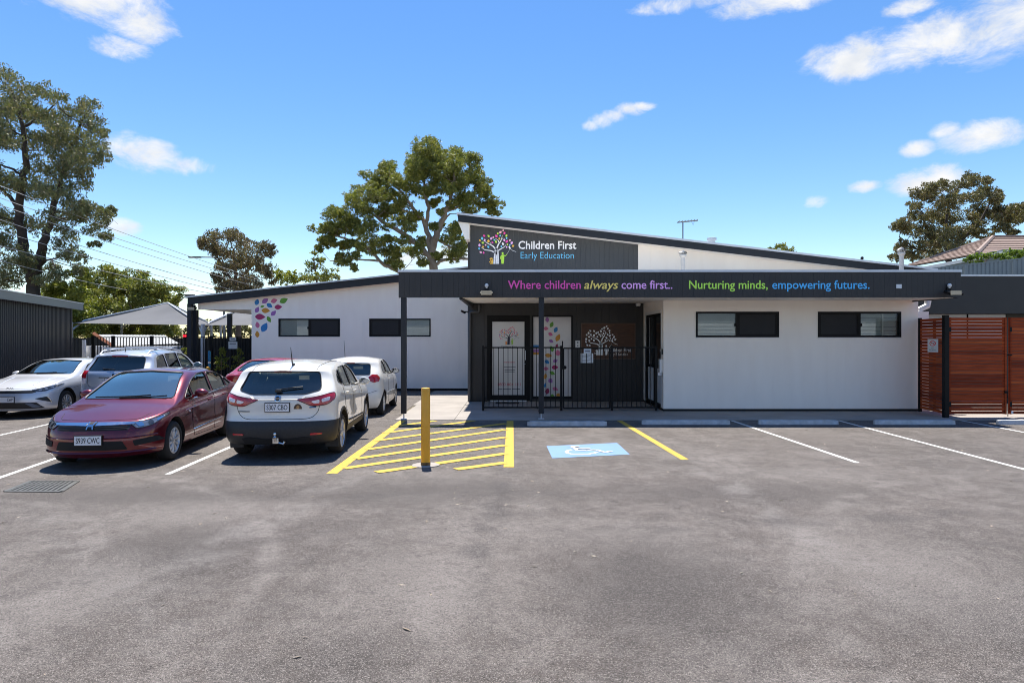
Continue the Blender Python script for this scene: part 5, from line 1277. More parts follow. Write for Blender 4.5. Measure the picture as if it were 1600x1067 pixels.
# ------------------------------------------------------------------ trees
def leaf_material(name, dark, light, warm, trans=.35):
    m = bpy.data.materials.new(name); m.use_nodes = True; t = m.node_tree; nd = t.nodes; nd.clear(); lk = t.links
    o = nd.new('ShaderNodeOutputMaterial'); at_ = nd.new('ShaderNodeAttribute'); at_.attribute_name = 'tint'
    sp = nd.new('ShaderNodeSeparateColor'); lk.new(at_.outputs['Color'], sp.inputs[0])
    m1 = nd.new('ShaderNodeMix'); m1.data_type = 'RGBA'; m1.inputs['A'].default_value = (*dark, 1); m1.inputs['B'].default_value = (*light, 1); lk.new(sp.outputs[0], m1.inputs['Factor'])
    m2 = nd.new('ShaderNodeMix'); m2.data_type = 'RGBA'; m2.inputs['B'].default_value = (*warm, 1); lk.new(m1.outputs['Result'], m2.inputs['A']); lk.new(sp.outputs[1], m2.inputs['Factor'])
    d = nd.new('ShaderNodeBsdfPrincipled'); d.inputs['Roughness'].default_value = .5; d.inputs['Specular IOR Level'].default_value = .35; lk.new(m2.outputs['Result'], d.inputs['Base Color'])
    tr = nd.new('ShaderNodeBsdfTranslucent'); g = nd.new('ShaderNodeMix'); g.data_type = 'RGBA'; g.blend_type = 'MULTIPLY'; g.inputs['Factor'].default_value = 1; g.inputs['B'].default_value = (1.0, 1.05, .5, 1)
    lk.new(m2.outputs['Result'], g.inputs['A']); lk.new(g.outputs['Result'], tr.inputs[0])
    mx = nd.new('ShaderNodeMixShader'); mx.inputs[0].default_value = trans; lk.new(d.outputs[0], mx.inputs[1]); lk.new(tr.outputs[0], mx.inputs[2]); lk.new(mx.outputs[0], o.inputs[0])
    return m
bark_pale = mat('gum_bark_pale', (.42,.34,.27), .85, var=.3, scale=3, bump=.4, bscale=14, var2=(.25,.20,.16))
bark_dark = mat('bark_dark', (.055,.042,.034), .9, var=.3, scale=4, bump=.5, bscale=14)
bark_mid = mat('bark_mid', (.14,.10,.075), .9, var=.3, scale=4, bump=.5, bscale=14)
lf_gum = leaf_material('gum_leaf', (0.077,0.106,0.030), (0.256,0.282,0.072), (0.444,0.393,0.102))
lf_dark = leaf_material('dark_gum_leaf', (0.076,0.094,0.047), (0.189,0.212,0.099), (0.269,0.207,0.117), .3)
lf_bright = leaf_material('bright_leaf', (0.101,0.133,0.027), (0.312,0.344,0.066), (0.390,0.360,0.094), .4)
lf_brown = leaf_material('brown_gum_leaf', (0.085,0.081,0.049), (0.209,0.183,0.109), (0.256,0.155,0.109), .3)
lf_olive = leaf_material('olive_gum_leaf', (0.086,0.090,0.044), (0.218,0.207,0.098), (0.253,0.172,0.103), .3)
lf_vine = leaf_material('vine_leaf', (.07,.12,.02), (.20,.30,.05), (.25,.32,.06), .4)
lf_far = leaf_material('far_leaf', (0.072,0.084,0.042), (0.144,0.150,0.066), (0.168,0.144,0.072), .3)

def leaves(clumps, rng, size, density, droop=.5, sub=9, flat=.78, aspect=.34, fine=1.):
    """clumps: (centre Vector, radius).  returns verts, tint"""
    V, T = [], []
    for (c, r) in clumps:
        r = r*1.22
        n_sub = max(3, int(sub*(.7+.6*rng.random())))
        tc_ = rng.random()
        for _ in range(n_sub):
            d = rng.normal(size=3); d /= np.linalg.norm(d); rad = r*(.25+.75*rng.random()**.5)
            sc = np.array(c)+d*np.array([1, 1, flat])*rad*(.85+.2*(1-fine)); sr = r*(.26+.26*rng.random())*fine
            n = int(density*(sr/size)**2*13)+8
            p = rng.normal(size=(n, 3)); p /= np.linalg.norm(p, axis=1)[:, None]
            p *= (rng.random(n)**.45)[:, None]*sr; p[:, 2] *= .8; p += sc
            a = rng.normal(size=(n, 3)); a[:, 2] -= droop*1.4; a /= np.linalg.norm(a, axis=1)[:, None]
            b_ = np.cross(a, rng.normal(size=(n, 3))); b_ /= np.linalg.norm(b_, axis=1)[:, None]
            ln = size*(.6+.8*rng.random(n))[:, None]; wd = ln*aspect
            q = np.stack([p-a*ln*.5, p+b_*wd*.5-a*ln*.08, p+a*ln*.5, p-b_*wd*.5-a*ln*.08], 1)
            V.append(q.reshape(-1, 3))
            up = np.clip((p[:, 2]-sc[2])/sr*.0+.45+.3*rng.normal(size=n)+.25*(tc_-.5), 0, 1)
            wm = np.clip(.15+.25*rng.normal(size=n)+.35*(rng.random()-.5), 0, 1)
            t_ = np.stack([up, wm, np.zeros(n), np.ones(n)], 1); T.append(np.repeat(t_, 4, 0))
    return np.concatenate(V), np.concatenate(T)
def leaf_object(name, V, T, m, parent):
    n = len(V)//4; me = bpy.data.meshes.new(name)
    me.vertices.add(len(V)); me.vertices.foreach_set('co', V.ravel())
    me.loops.add(len(V)); me.loops.foreach_set('vertex_index', np.arange(len(V)))
    me.polygons.add(n); me.polygons.foreach_set('loop_start', np.arange(0, 4*n, 4)); me.polygons.foreach_set('loop_total', np.full(n, 4))
    me.update(); at_ = me.color_attributes.new('tint', 'FLOAT_COLOR', 'POINT'); at_.data.foreach_set('color', T.ravel().astype(np.float32))
    me.materials.append(m); me.validate()
    if parent is not None: me.transform(WM[parent.name].inverted())
    return link(name, me, parent)
def make_tree(name, label, Y, base_px, limbs, clumps, leaf_m, bark, size=.2, density=1.0, seed=1, depth=None, group=None, droop=.5, r0=.35, zfun=None, cat='tree', sub=9, aspect=.34, base_z=0., extra=0, fine=1.):
    """limbs: lists of (px,py,dY) with radii; clumps (px,py,r px)"""
    rng = np.random.default_rng(seed)
    z = zfun or (lambda p: p)
    xs = [c[0] for c in clumps]; ext = (max(xs)-min(xs))*Y/1000/2; depth = depth if depth is not None else ext*.55
    bx = (base_px-800)*Y/1000
    root = thing(name, label, cat, (bx, Y, base_z), 0, group)
    cx = sum(xs)/len(xs); C = []
    for c in clumps:
        r = c[2]*Y/1000; u = (c[0]-cx)*Y/1000/max(ext, .1)
        w_ = math.sqrt(max(.12, 1-u*u))*depth
        dy = c[3] if len(c) > 3 else rng.uniform(-1, 1)*w_
        p = at(c[0], c[1], Y+dy); C.append((p, r))
        for _ in range(extra):
            dy2 = rng.uniform(-1, 1)*w_; C.append((at(c[0]+rng.normal()*c[2]*.7, c[1]+min(1.2, max(-.35, rng.normal()*.5))*c[2], Y+dy2), r*.8))
    k = MB(); nodes = []
    for (pts, ra, rb) in limbs:
        P = []
        for q in pts:
            dy = q[2] if len(q) > 2 else 0; v = at(q[0], q[1], Y); P.append(Vector((v.x, Y+dy, v.z)))
        if P[0].z < base_z+3: P[0].z = base_z-.1
        # resample + jitter
        Q = []; 
        for i in range(len(P)-1):
            for j in range(5): Q.append(P[i].lerp(P[i+1], j/5))
        Q.append(P[-1])
        for _ in range(2): Q = [Q[0]]+[(Q[i-1]+Q[i]*2+Q[i+1])/4 for i in range(1, len(Q)-1)]+[Q[-1]]
        n = len(Q); rr = [ra+(rb-ra)*(i/(n-1))**.8 for i in range(n)]
        Q = [q+Vector(rng.normal(size=3)*min(.06, rr[i]*.25)) if 0 < i < n-1 else q for i, q in enumerate(Q)]
        k.tube(Q, rr, 8); nodes += [(q, rr[i]) for i, q in enumerate(Q) if q.z > base_z+1.2]
    for (p, r) in C:
        best = min(nodes, key=lambda q: (q[0]-p).length+max(0, q[0].z-p.z)*1.5)
        a = best[0]; d = p-a
        if d.length < .3: continue
        mid = a.lerp(p, .5)+Vector((rng.normal()*.08*d.length, rng.normal()*.08*d.length, -.06*d.length))
        ra = min(best[1]*.6, .02+d.length*.022); Q = [a.lerp(mid, t).lerp(mid.lerp(p, t), t) for t in (0, .2, .4, .6, .8, 1)]
        k.tube(Q, [ra*(1-.75*i/5) for i in range(6)], 5)
        if d.length < 4: nodes.append((mid, ra*.7))
        for _ in range(2):
            e = p+Vector(rng.normal(size=3))*r*.55; k.tube([Q[3], Q[3].lerp(e, .5)+Vector((0,0,.05)), e], [ra*.35, ra*.25, .006], 4)
    k.build('trunk', bark, root, smooth=60, fix=False)
    V, T = leaves(C, rng, size, density, droop, sub, aspect=aspect, fine=fine)
    leaf_object('crown', V, T, leaf_m, root)
    return root
Z1 = lambda c: (c[0]/2.667, 100+c[1]/2.667)+((c[2]/2.667,) if len(c) > 2 else ())
Z2 = lambda c: (300+c[0]/3.2, 200+c[1]/3.2)+((c[2]/3.2,) if len(c) > 2 else ())
Z7 = lambda c: (1380+c[0]/4.85, 240+c[1]/4.85)+((c[2]/4.85,) if len(c) > 2 else ())

gum = [(1170,100,62),(1130,150,50),(1105,190,42),(1230,160,55),(1200,130,50),(1330,140,50),(1385,165,42),(1300,205,52),(1400,215,46),(1430,270,46),(1455,320,40),(1470,370,34),(1500,385,30),(1505,420,22),(1200,250,46),(1120,240,45),(1260,290,46),(1350,330,46),(1400,350,40),(1350,250,46),(1240,215,44),
    (985,205,48),(930,240,42),(1010,260,40),(950,285,38),(905,285,34),(870,330,50),(800,350,40),(920,350,44),(980,395,44),(1050,420,46),(1090,475,42),(860,410,46),(780,420,44),(720,430,44),(690,490,36),(650,510,28),(660,565,26),(720,500,40),(800,490,46),(880,490,42),(900,560,40),(830,580,36),(760,590,30),(770,665,28),(812,695,20),(960,560,30),(980,630,42),(1010,670,32),(1090,615,38),(1140,570,30),(1210,490,26),(1300,540,40),(1330,500,34),(1290,610,40),(1350,630,36),(1340,570,32),(1150,670,28),(1040,260,30),(700,570,26),(640,600,18),(740,640,20),(1240,420,20),(1380,420,30),(1180,320,34),(1120,310,34),(1060,290,34),(1215,370,28),(1300,385,30),(1000,330,36),(1040,365,34),(945,430,36),(1000,470,34),(1130,440,28),(900,620,30),(850,530,34),(1060,560,30),(1030,610,30),(1230,640,26),(1320,290,36),(1160,200,40),(1260,240,36),(700,540,26),(820,640,24)]
make_tree('gum_tree', 'tall spreading gum tree with pale limbs rising behind the sign wall', 50, 676, [
    ([Z2((1205,1000)), Z2((1205,700)), Z2((1197,610)), Z2((1235,500)), Z2((1275,410)), Z2((1300,330)), Z2((1310,240))], .42, .10),
    ([Z2((1198,620)), Z2((1172,490)), Z2((1120,425)), Z2((1060,335)), Z2((1000,280))], .24, .06), ([Z2((1200,660)), Z2((1120,575)), Z2((1040,515)), Z2((960,475)), Z2((870,400)), Z2((800,370))], .26, .06),
    ([(*Z2((1205,760)),), Z2((1030,718)), Z2((950,680)), Z2((870,590)), Z2((760,550)), Z2((690,530))], .20, .05), ([Z2((1207,690)), Z2((1260,655)), Z2((1400,655))], .16, .08), ([Z2((1172,490)), Z2((1185,400)), Z2((1160,330)), Z2((1165,220)), Z2((1170,140))], .17, .05),
    ([Z2((1275,415)), Z2((1340,395)), Z2((1400,340))], .12, .05), ([Z2((1215,600)), Z2((1250,470)), Z2((1290,430))], .12, .06), ([Z2((930,665)), Z2((820,655)), Z2((690,665))], .09, .03), ([Z2((1230,560)), Z2((1300,600)), Z2((1350,610))], .10, .05)],
    [Z2(c) for c in gum], lf_gum, bark_pale, size=.18, density=1.0, seed=3, depth=3.4, extra=3, sub=24, fine=.72, droop=.45)
le = [(20,70,60),(60,110,55),(110,180,60),(190,115,42),(250,145,38),(160,200,50),(220,220,50),(60,220,60),(15,190,50),(360,175,42),(330,215,44),(380,255,48),(430,290,30),(300,280,60),(250,290,50),(340,320,60),(395,345,46),(435,390,26),(370,400,46),(280,370,60),(200,320,50),(140,320,50),(60,320,60),(10,330,55),(230,430,60),(170,450,60),(310,440,50),(350,470,36),(300,520,50),(240,530,50),(180,540,50),(120,480,50),(60,470,60),(20,500,55),(340,590,34),(390,610,34),(440,620,34),(470,605,20),(420,670,38),(440,720,28),(405,750,18),(340,650,42),(290,620,50),(230,640,50),(290,710,42),(250,770,50),(300,800,34),(160,680,42),(60,650,50),(10,640,50),(20,760,60),(60,830,60),(20,900,55),(110,820,42),(230,860,42),(330,850,26),(180,900,34),(-60,250,70),(-60,450,70),(-60,650,70)]
make_tree('eucalyptus_tree', 'tall dark eucalyptus with forked black trunk behind the shed', 36, 52, [
    ([(54,560), Z1((140,960)), Z1((128,880)), Z1((95,760)), Z1((75,600)), Z1((110,430)), Z1((100,300)), Z1((80,180)), Z1((40,100))], .42, .05), ([Z1((140,930)), Z1((165,820)), Z1((200,700)), Z1((232,590)), Z1((255,460)), Z1((290,370)), Z1((350,220))], .30, .05),
    ([Z1((105,260)), Z1((160,230)), Z1((240,160))], .09, .03), ([Z1((75,600)), Z1((30,540)), Z1((-40,480))], .14, .05), ([Z1((110,480)), Z1((60,440)), Z1((0,420))], .1, .04), ([Z1((220,650)), Z1((300,640)), Z1((420,630))], .1, .03), ([Z1((255,460)), Z1((330,400)), Z1((400,340))], .08, .03)],
    [Z1(c) for c in le], lf_dark, bark_dark, size=.17, density=.42, seed=5, depth=3.0, droop=.9, sub=14, extra=2)
gb1 = [(240,940,40),(280,930,50),(340,985,50),(310,1030,50),(240,1000,45),(330,880,36),(360,1050,50),(250,1060,50),(200,980,40),(300,1100,50),(240,1130,50),(350,1110,50)]
gb2 = [(400,900,40),(470,878,42),(540,885,42),(450,950,50),(560,945,52),(640,930,45),(690,955,38),(722,985,24),(600,1000,50),(500,1010,50),(410,970,46),(680,1010,44),(560,1060,50),(450,1070,50),(640,1070,50),(400,1040,40),(520,1120,50),(430,1130,50),(620,1130,50),(700,1100,40)]
make_tree('bushy_tree', 'bright yellow green bushy tree beside the shed roof', 38, 104, [([(104,600), (104,540), (106,500), (110,470)], .18, .05)], [Z1(c) for c in gb1], lf_bright, bark_mid, size=.15, density=1.2, seed=8, depth=2.2, droop=.1, sub=14, extra=2, aspect=.5)
make_tree('bushy_tree', 'rounded olive green tree rising behind the grey shade sails', 41, 206, [([(200,600), (204,545), (208,500), (200,460)], .2, .05), ([(204,530), (170,500), (160,470)], .1, .04), ([(206,520), (240,495), (255,470)], .1, .04)], [Z1(c) for c in gb2], lf_gum, bark_mid, size=.15, density=1.2, seed=9, depth=2.6, droop=.1, sub=14, extra=2, aspect=.5)
br = [(60,570,32),(110,540,38),(190,550,45),(270,575,42),(340,590,38),(375,625,32),(150,620,50),(230,640,58),(310,670,50),(180,700,50),(260,740,50),(345,715,42),(160,770,36),(140,805,22),(220,790,42),(300,780,42),(385,740,24),(395,600,18),(90,600,30),(130,680,34),(120,740,22)]
make_tree('brown_gum_tree', 'brownish grey gum tree behind the low end of the wing roof', 45, 372, [([(372,560), (372,470), (368,430), (365,390)], .25, .06), ([(370,450), (345,410), (330,390)], .1, .04), ([(369,440), (395,415), (410,400)], .1, .04)], [Z2(c) for c in br], lf_brown, bark_mid, size=.18, density=.75, seed=11, depth=2.8, droop=.8, sub=14, extra=2)
make_tree('small_tree', 'small pale green tree between the brown gum and the dark bush', 52, 447, [([(447,560), (447,470), (449,435)], .12, .04)], [Z2(c) for c in [(430,715,22),(470,730,28),(500,735,24),(440,750,28),(480,765,30),(515,760,22)]], lf_bright, bark_mid, size=.24, density=.55, seed=12, depth=1.2, droop=.2, aspect=.5)
make_tree('small_tree', 'dark green bushy tree at the left foot of the big gum', 52, 498, [([(498,560), (498,470), (494,430), (490,405)], .15, .04)], [Z2(c) for c in [(610,640,30),(640,680,36),(590,700,38),(690,720,34),(650,740,42),(555,750,28),(722,745,20),(600,745,36),(680,765,36)]], lf_gum, bark_mid, size=.22, density=.8, seed=13, depth=1.5, droop=.2, aspect=.45)
rt = [(700,180,46),(760,215,44),(640,210,46),(560,250,56),(440,240,50),(350,265,56),(300,320,56),(225,385,46),(400,350,64),(500,370,72),(600,345,64),(700,325,64),(800,290,54),(875,295,40),(840,350,48),(740,430,72),(620,470,72),(480,490,72),(360,480,72),(250,470,56),(165,515,56),(100,555,40),(230,590,64),(350,600,72),(480,620,72),(600,600,72),(720,560,64),(830,470,64),(900,430,56),(980,420,50),(1040,400,42),(1060,480,50),(960,510,50),(880,560,50),(760,620,50),(400,700,64),(300,690,64),(200,690,56),(130,715,46),(230,780,50),(330,780,50),(105,790,36),(1000,600,24),(960,620,22),(500,720,60),(600,700,60)]
make_tree('brown_gum_tree', 'large olive brown gum tree behind the tiled roof', 52, 1485, [([(1485,600), (1485,470), (1483,410), (1478,370), (1480,330)], .35, .08), ([(1483,410), (1450,370), (1440,330)], .18, .05), ([(1483,390), (1530,350), (1550,310)], .18, .05), ([(1484,400), (1430,390), (1405,370)], .12, .04)], [Z7(c) for c in rt], lf_olive, bark_dark, size=.20, density=.9, seed=15, depth=4, droop=.7, fine=.8, sub=20, extra=2)
make_tree('round_tree', 'tip of a dark green tree just above the sloping roof', 75, 1222, [([(1222,560), (1222,420), (1222,395)], .3, .05)], [(1206,391,7), (1221,388,9), (1234,391,8), (1242,396,7), (1215,400,14), (1232,404,14), (1200,400,10)], lf_gum, bark_dark, size=.3, density=.9, seed=17, depth=1.5, droop=.1, aspect=.5)
for i, (px, py, r, lab) in enumerate([(302,512,10,'far grey green tree seen under the shade sails at the left post'), (326,508,13,'far olive tree seen under the verandah left of the grey pole'), (352,506,11,'far round tree seen under the verandah beside the thin post'), (378,510,12,'far dull green tree at the right end of the verandah opening'), (272,515,9,'far low tree seen under the middle of the shade sail')]):
    make_tree('distant_tree', lab, 88, px, [([(px,560), (px,530), (px,512)], .2, .05)], [(px+r*dx, py+r*dy, r*.55) for (dx, dy) in ((-1.1,.6),(-.6,-.1),(0,-.5),(.6,0),(1.1,.5),(0,.4),(-.5,.9),(.5,.9))], lf_far, bark_mid, size=.34, density=.9, seed=30+i, depth=1.2, droop=.1, group='far trees beyond the boundary fence', aspect=.5, sub=7)
# vine over the rear fence, small shrubs by the verandah
make_tree('vine', 'bright green vine spilling over the grey fence at the top right', 32.5, 1560, [([(1530,418), (1540,405), (1560,398), (1590,395)], .03, .01)], [(1512,406,6),(1522,402,7),(1534,401,7),(1545,401,6),(1556,398,7),(1568,396,7),(1580,395,7),(1592,395,8),(1604,394,8),(1530,408,6),(1572,402,7),(1590,402,7)], lf_vine, bark_mid, size=.13, density=.8, seed=21, depth=.25, droop=0, cat='vine', aspect=.6, base_z=4.7)
for i, (px, lab) in enumerate([(346,'leafy green shrub at the foot of the middle verandah post'), (289,'slim dark shrub left of the verandah posts'), (372,'small shrub at the right end of the verandah fence')]):
    h = [16, 12, 8][i]
    make_tree('shrub', lab, 26.2, px, [([(px,590), (px,570), (px+1,556)], .03, .01)], [(px-5,575,5),(px+4,572,6),(px-2,566,6),(px+5,562,5),(px-4,558,5),(px+2,552,5),(px,548-h*.2,4)], lf_bright if i == 0 else lf_gum, bark_mid, size=.10, density=.55, seed=40+i, depth=.25, droop=-.4, cat='shrub', aspect=.4)
# ------------------------------------------------------------------ street furniture and fixtures
# bollard
bo_ = gnd(665, 727); bx, by = bo_.x, bo_.y
yel = mat('bollard_yellow', (.78,.36,.012), .38, var=.06, scale=5, coat=.3)
T_ = thing('bollard', 'tall yellow steel bollard on a pale concrete pad at the corner of the hatched bay', 'bollard', (bx, by, 0))
k = MB(); k.lathe([(.070,.012),(.070,1.18),(.066,1.20),(.05,1.208),(.001,1.212)], (bx, by, 0), 28); k.build('post', yel, T_, smooth=35)
k = MB(); k.lathe([(.076,.012),(.076,.05),(.071,.055)], (bx, by, 0), 28); k.build('base_collar', mat('mottled_brown_base', (.18,.10,.03), .8, var=.4, scale=20), T_, smooth=35)  # mottled brown ring, darker than the post, around its foot
rr_ = random.Random(2); k = MB(); k.prism([(bx+(.19+.03*rr_.random())*math.cos(t)*1.05, by+(.19+.03*rr_.random())*math.sin(t)) for t in [2*math.pi*i/12 for i in range(12)]], .001, .012, 'z'); k.build('concrete_pad', concrete, T_)
# wheel stops
def wheel_stop(p0, p1, py, lab, chips=1):
    a = gnd(p0, py); c_ = gnd(p1, py); x0, x1, Y = a.x, c_.x, a.y
    bm = bmesh.new(); n = 26; rg = random.Random(p0); rows = []
    for i in range(n+1):
        t = i/n; x = x0+(x1-x0)*t; e = .03 if i in (0, n) else 0
        j = lambda s=.004: rg.uniform(-s, s)
        ch = .016 if (chips and rg.random() < .16) else 0
        rows.append([bm.verts.new(q) for q in [(x, Y-.075+e, .0), (x, Y-.07+e+j(), .03), (x, Y-.05+e*.6+j()+ch, .098+j(.003)-e*.5-ch*.7), (x, Y+.05-e*.6+j(), .102+j(.003)-e*.5), (x, Y+.075-e, 0)]])
    for i in range(n):
        for q in range(4): bm.faces.new([rows[i][q], rows[i+1][q], rows[i+1][q+1], rows[i][q+1]])
    bm.faces.new(rows[0]); bm.faces.new(rows[-1][::-1]); bmesh.ops.recalc_face_normals(bm, faces=bm.faces)
    me = bpy.data.meshes.new('wheel_stop'); bm.to_mesh(me); bm.free(); me.materials.append(concrete_stop)
    me.transform(Matrix.Translation((-(x0+x1)/2, -Y, 0))); o = link('wheel_stop', me, None, ((x0+x1)/2, Y, .002))
    tag(o, lab, 'wheel stop', 'concrete wheel stops along the path')
wheel_stop(824, 948, 665, 'concrete wheel stop at the head of the accessible bay'); wheel_stop(1003, 1140, 663, 'concrete wheel stop below the first wall window, right of the yellow line')
wheel_stop(1185, 1309, 663, 'chipped concrete wheel stop below the bare wall between the two front windows'); wheel_stop(1366, 1491, 663, 'concrete wheel stop in front of the short angled timber screen'); wheel_stop(1558, 1690, 663, 'concrete wheel stop below the timber gate at the right edge')
# drain grate
g0 = [gnd(8, 768), gnd(96, 768.5), gnd(122, 752), gnd(48, 752)]
T_ = thing('drain_grate', 'rectangular steel drain grate set in the asphalt at the lower left', 'drain', (sum((p.x for p in g0))/4, sum((p.y for p in g0))/4, 0))
galv = mat('galvanised_steel', (.13,.13,.12), .5, metal=.5, var=.25, scale=20)
ca, cb, cc, cd = g0
k = MB(); k.add([(p.x, p.y, .003) for p in g0], [(0,1,2,3)]); k.build('pit', dark_void, T_, fix=False)
k = MB()
for (p, q) in ((ca,cb),(cb,cc),(cc,cd),(cd,ca)):
    d = (q-p).normalized(); n_ = Vector((-d.y, d.x, 0)); k.obox((p+q)/2+Vector((0,0,.005)), d*((q-p).length/2), n_*.022, (0,0,.006))
k.build('grate_frame', galv, T_)
for i in range(11):
    t = (i+.5)/11; p = ca.lerp(cb, t); q = cd.lerp(cc, t); d = (q-p).normalized(); n_ = Vector((-d.y, d.x, 0))
    MB().obox((p+q)/2+Vector((0,0,.004)), d*((q-p).length/2), n_*.016, (0,0,.004)).build('grate_bar', galv, T_)
for t in (.33, .66):
    p = ca.lerp(cd, t); q = cb.lerp(cc, t); d = (q-p).normalized(); n_ = Vector((-d.y, d.x, 0)); MB().obox((p+q)/2+Vector((0,0,.0045)), d*((q-p).length/2), n_*.008, (0,0,.0045)).build('grate_bar', galv, T_)

# tubular fence across the entrance
def tube_bars(T_, p, q, z0, z1, pitch, m, bar=.0085, name='fence_bar', rails=True):
    p = Vector(p); q = Vector(q); d = q-p; L_ = d.length; d.normalize(); nrm = Vector((-d.y, d.x, 0))
    n = max(2, round(L_/pitch)); key = (round(z1-z0, 3), bar, m.name)
    if key not in _barc:
        kk = MB(); kk.box(-bar, bar, -bar, bar, 0, z1-z0); _barc[key] = kk.mesh(name, m)
    for i in range(1, n): link(name, _barc[key], T_, (p.x+d.x*L_*i/n, p.y+d.y*L_*i/n, z0))
    if rails:
        for z in (z0+.0, z1): MB().obox((p+q)/2+Vector((0,0,z)), d*(L_/2), nrm*.019, (0,0,.019)).build('rail', m, T_)
_barc = {}
YT = 17.48; zt_, zb_ = at(800,543,YT).z, at(800,636.5,YT).z
T_ = thing('tubular_fence', 'black tubular steel fence and gate enclosing the entrance porch', 'fence', (1.5, YT, 0))
PX = [(p-800)*YT/1000 for p in (755, 877, 956, 1025)]
for x in PX: MB().box(x-.03, x+.03, YT-.03, YT+.03, .012, zt_+.05).build('fence_post', black_metal, T_)
tube_bars(T_, (PX[0]+.03, YT, 0), (PX[1]-.03, YT, 0), zb_, zt_, .126, black_metal)
tube_bars(T_, (PX[2]+.03, YT, 0), (PX[3]-.03, YT, 0), zb_, zt_, .126, black_metal)
tube_bars(T_, (PX[0], YT+.03, 0), (-.86, YR-.02, 0), zb_, zt_, .126, black_metal)
gt = MB()
for x in (PX[1]+.06, PX[2]-.06): gt.box(x-.02, x+.02, YT-.02, YT+.02, zb_-.02, zt_-.02)
for z in (zb_-.02, zt_-.02): gt.box(PX[1]+.06, PX[2]-.06, YT-.019, YT+.019, z-.019, z+.019)
gt = gt.build('gate', black_metal, T_)
tube_bars(gt, (PX[1]+.06, YT, 0), (PX[2]-.06, YT, 0), zb_, zt_-.02, .126, black_metal, rails=False)
k = MB(); x = PX[1]+.02; k.box(x-.025, x+.025, YT-.07, YT-.02, 1.15, 1.62); k.tube([(x+.01, YT-.045, 1.6), (x+.01, YT-.045, 1.92)], .016, 8); k.lathe([(.001,-.08),(.05,-.075),(.05,-.02),(.03,-.0)], (x+.07, YT, 1.20), 14, 'y'); k.build('gate_latch', black_metal, T_, smooth=40)
# notices hanging on the gate
paper = mat('paper', (.74,.77,.80), .7, var=.03); ink = mat('grey_ink', (.18,.20,.24), .7)
a, c_ = at(907.5, 552, YT), at(927, 567, YT)
T_ = thing('notice_sheet', 'white laminated notice hung behind the bars of the entrance gate', 'notice', ((a.x+c_.x)/2, YT, c_.z))
MB().box(a.x, c_.x, YT+.022, YT+.027, c_.z, a.z).build('sheet', paper, T_)
for i in range(6): MB().box(a.x+.03, c_.x-.03-.05*(i % 3), YT+.020, YT+.022, a.z-.04-.035*i, a.z-.03-.035*i).build('printed_line', ink, T_)
a, c_ = at(912, 545, YT), at(923.5, 552, YT); T_ = thing('notice_holder', 'small pale plastic sign above the white notice on the gate', 'sign', ((a.x+c_.x)/2, YT-.03, c_.z))
MB().box(a.x, c_.x, YT-.035, YT-.022, c_.z, a.z).build('panel', mat('pale_plastic', (.55,.62,.72), .4), T_); MB().box(a.x+.03, c_.x-.03, YT-.038, YT-.035, (a.z+c_.z)/2-.02, (a.z+c_.z)/2+.02).build('printed_line', ink, T_)
# doormat
a = at(773, 630, 19.5); T_ = MB().box(-.5, .22, 19.35, 19.75, .017, .035); tag(T_.build('doormat', mat('mat_black', (.012,.012,.012), .95, bump=.6, bscale=90), None), 'black doormat on the concrete in front of the entrance door', 'doormat')
# timber sign with emblem in the porch
wood_dark = mat('sign_timber', (.085,.034,.014), .55, var=.35, scale=5, stretch=(1,1,14), bump=.1, bscale=30)
a, c_ = at(907.5, 505, YR), at(992.5, 561, YR)
T_ = thing('timber_sign', 'brown timber wall sign with white tree emblem beside the entrance door', 'sign', ((a.x+c_.x)/2, YR, c_.z))
n = 7
for i in range(n):
    z0 = c_.z+.02+(a.z-c_.z-.04)*i/n; z1 = c_.z+.02+(a.z-c_.z-.04)*(i+1)/n
    MB().box(a.x+.02, c_.x-.02, YR-.03, YR-.004, z0+.0015, z1-.0015).build('plank', wood_dark, T_)
k = MB(); k.box(a.x, a.x+.02, YR-.04, YR-.002, c_.z, a.z); k.box(c_.x-.02, c_.x, YR-.04, YR-.002, c_.z, a.z); k.box(a.x+.02, c_.x-.02, YR-.04, YR-.002, a.z-.02, a.z); k.box(a.x+.02, c_.x-.02, YR-.04, YR-.002, c_.z, c_.z+.02)
k.build('frame', mat('sign_frame', (.16,.10,.07), .5), T_)
pe = at(895+292*.15, 490+432*.15, YR); emblem(T_, YR-.031, pe.x, pe.z, .57/.75*.15/.1125*.1125*YR/1000*1.0/1.0*.85, {'*': print_white}, print_white, print_white, print_white, depth=.008)
txt_px('Children First', T_, 950, 986, 549.5, 5.5, YR-.031, print_white, bold=.01); txt_px('Early Education', T_, 951, 981, 555.5, 4.6, YR-.031, E('#C8BFB8'))
# intercom on the porch wall
a, c_ = at(899, 532, YR), at(906, 543, YR); T_ = thing('intercom', 'white intercom panel on the black porch wall left of the timber sign', 'intercom', ((a.x+c_.x)/2, YR, c_.z))
MB().box(a.x, c_.x, YR-.03, YR-.002, c_.z, a.z).build('panel', white_paint, T_); MB().box(a.x+.05, c_.x-.05, YR-.036, YR-.03, a.z-.09, a.z-.04).build('button', ink, T_); MB().box(a.x+.05, c_.x-.05, YR-.036, YR-.03, c_.z+.04, c_.z+.08).build('button', ink, T_)
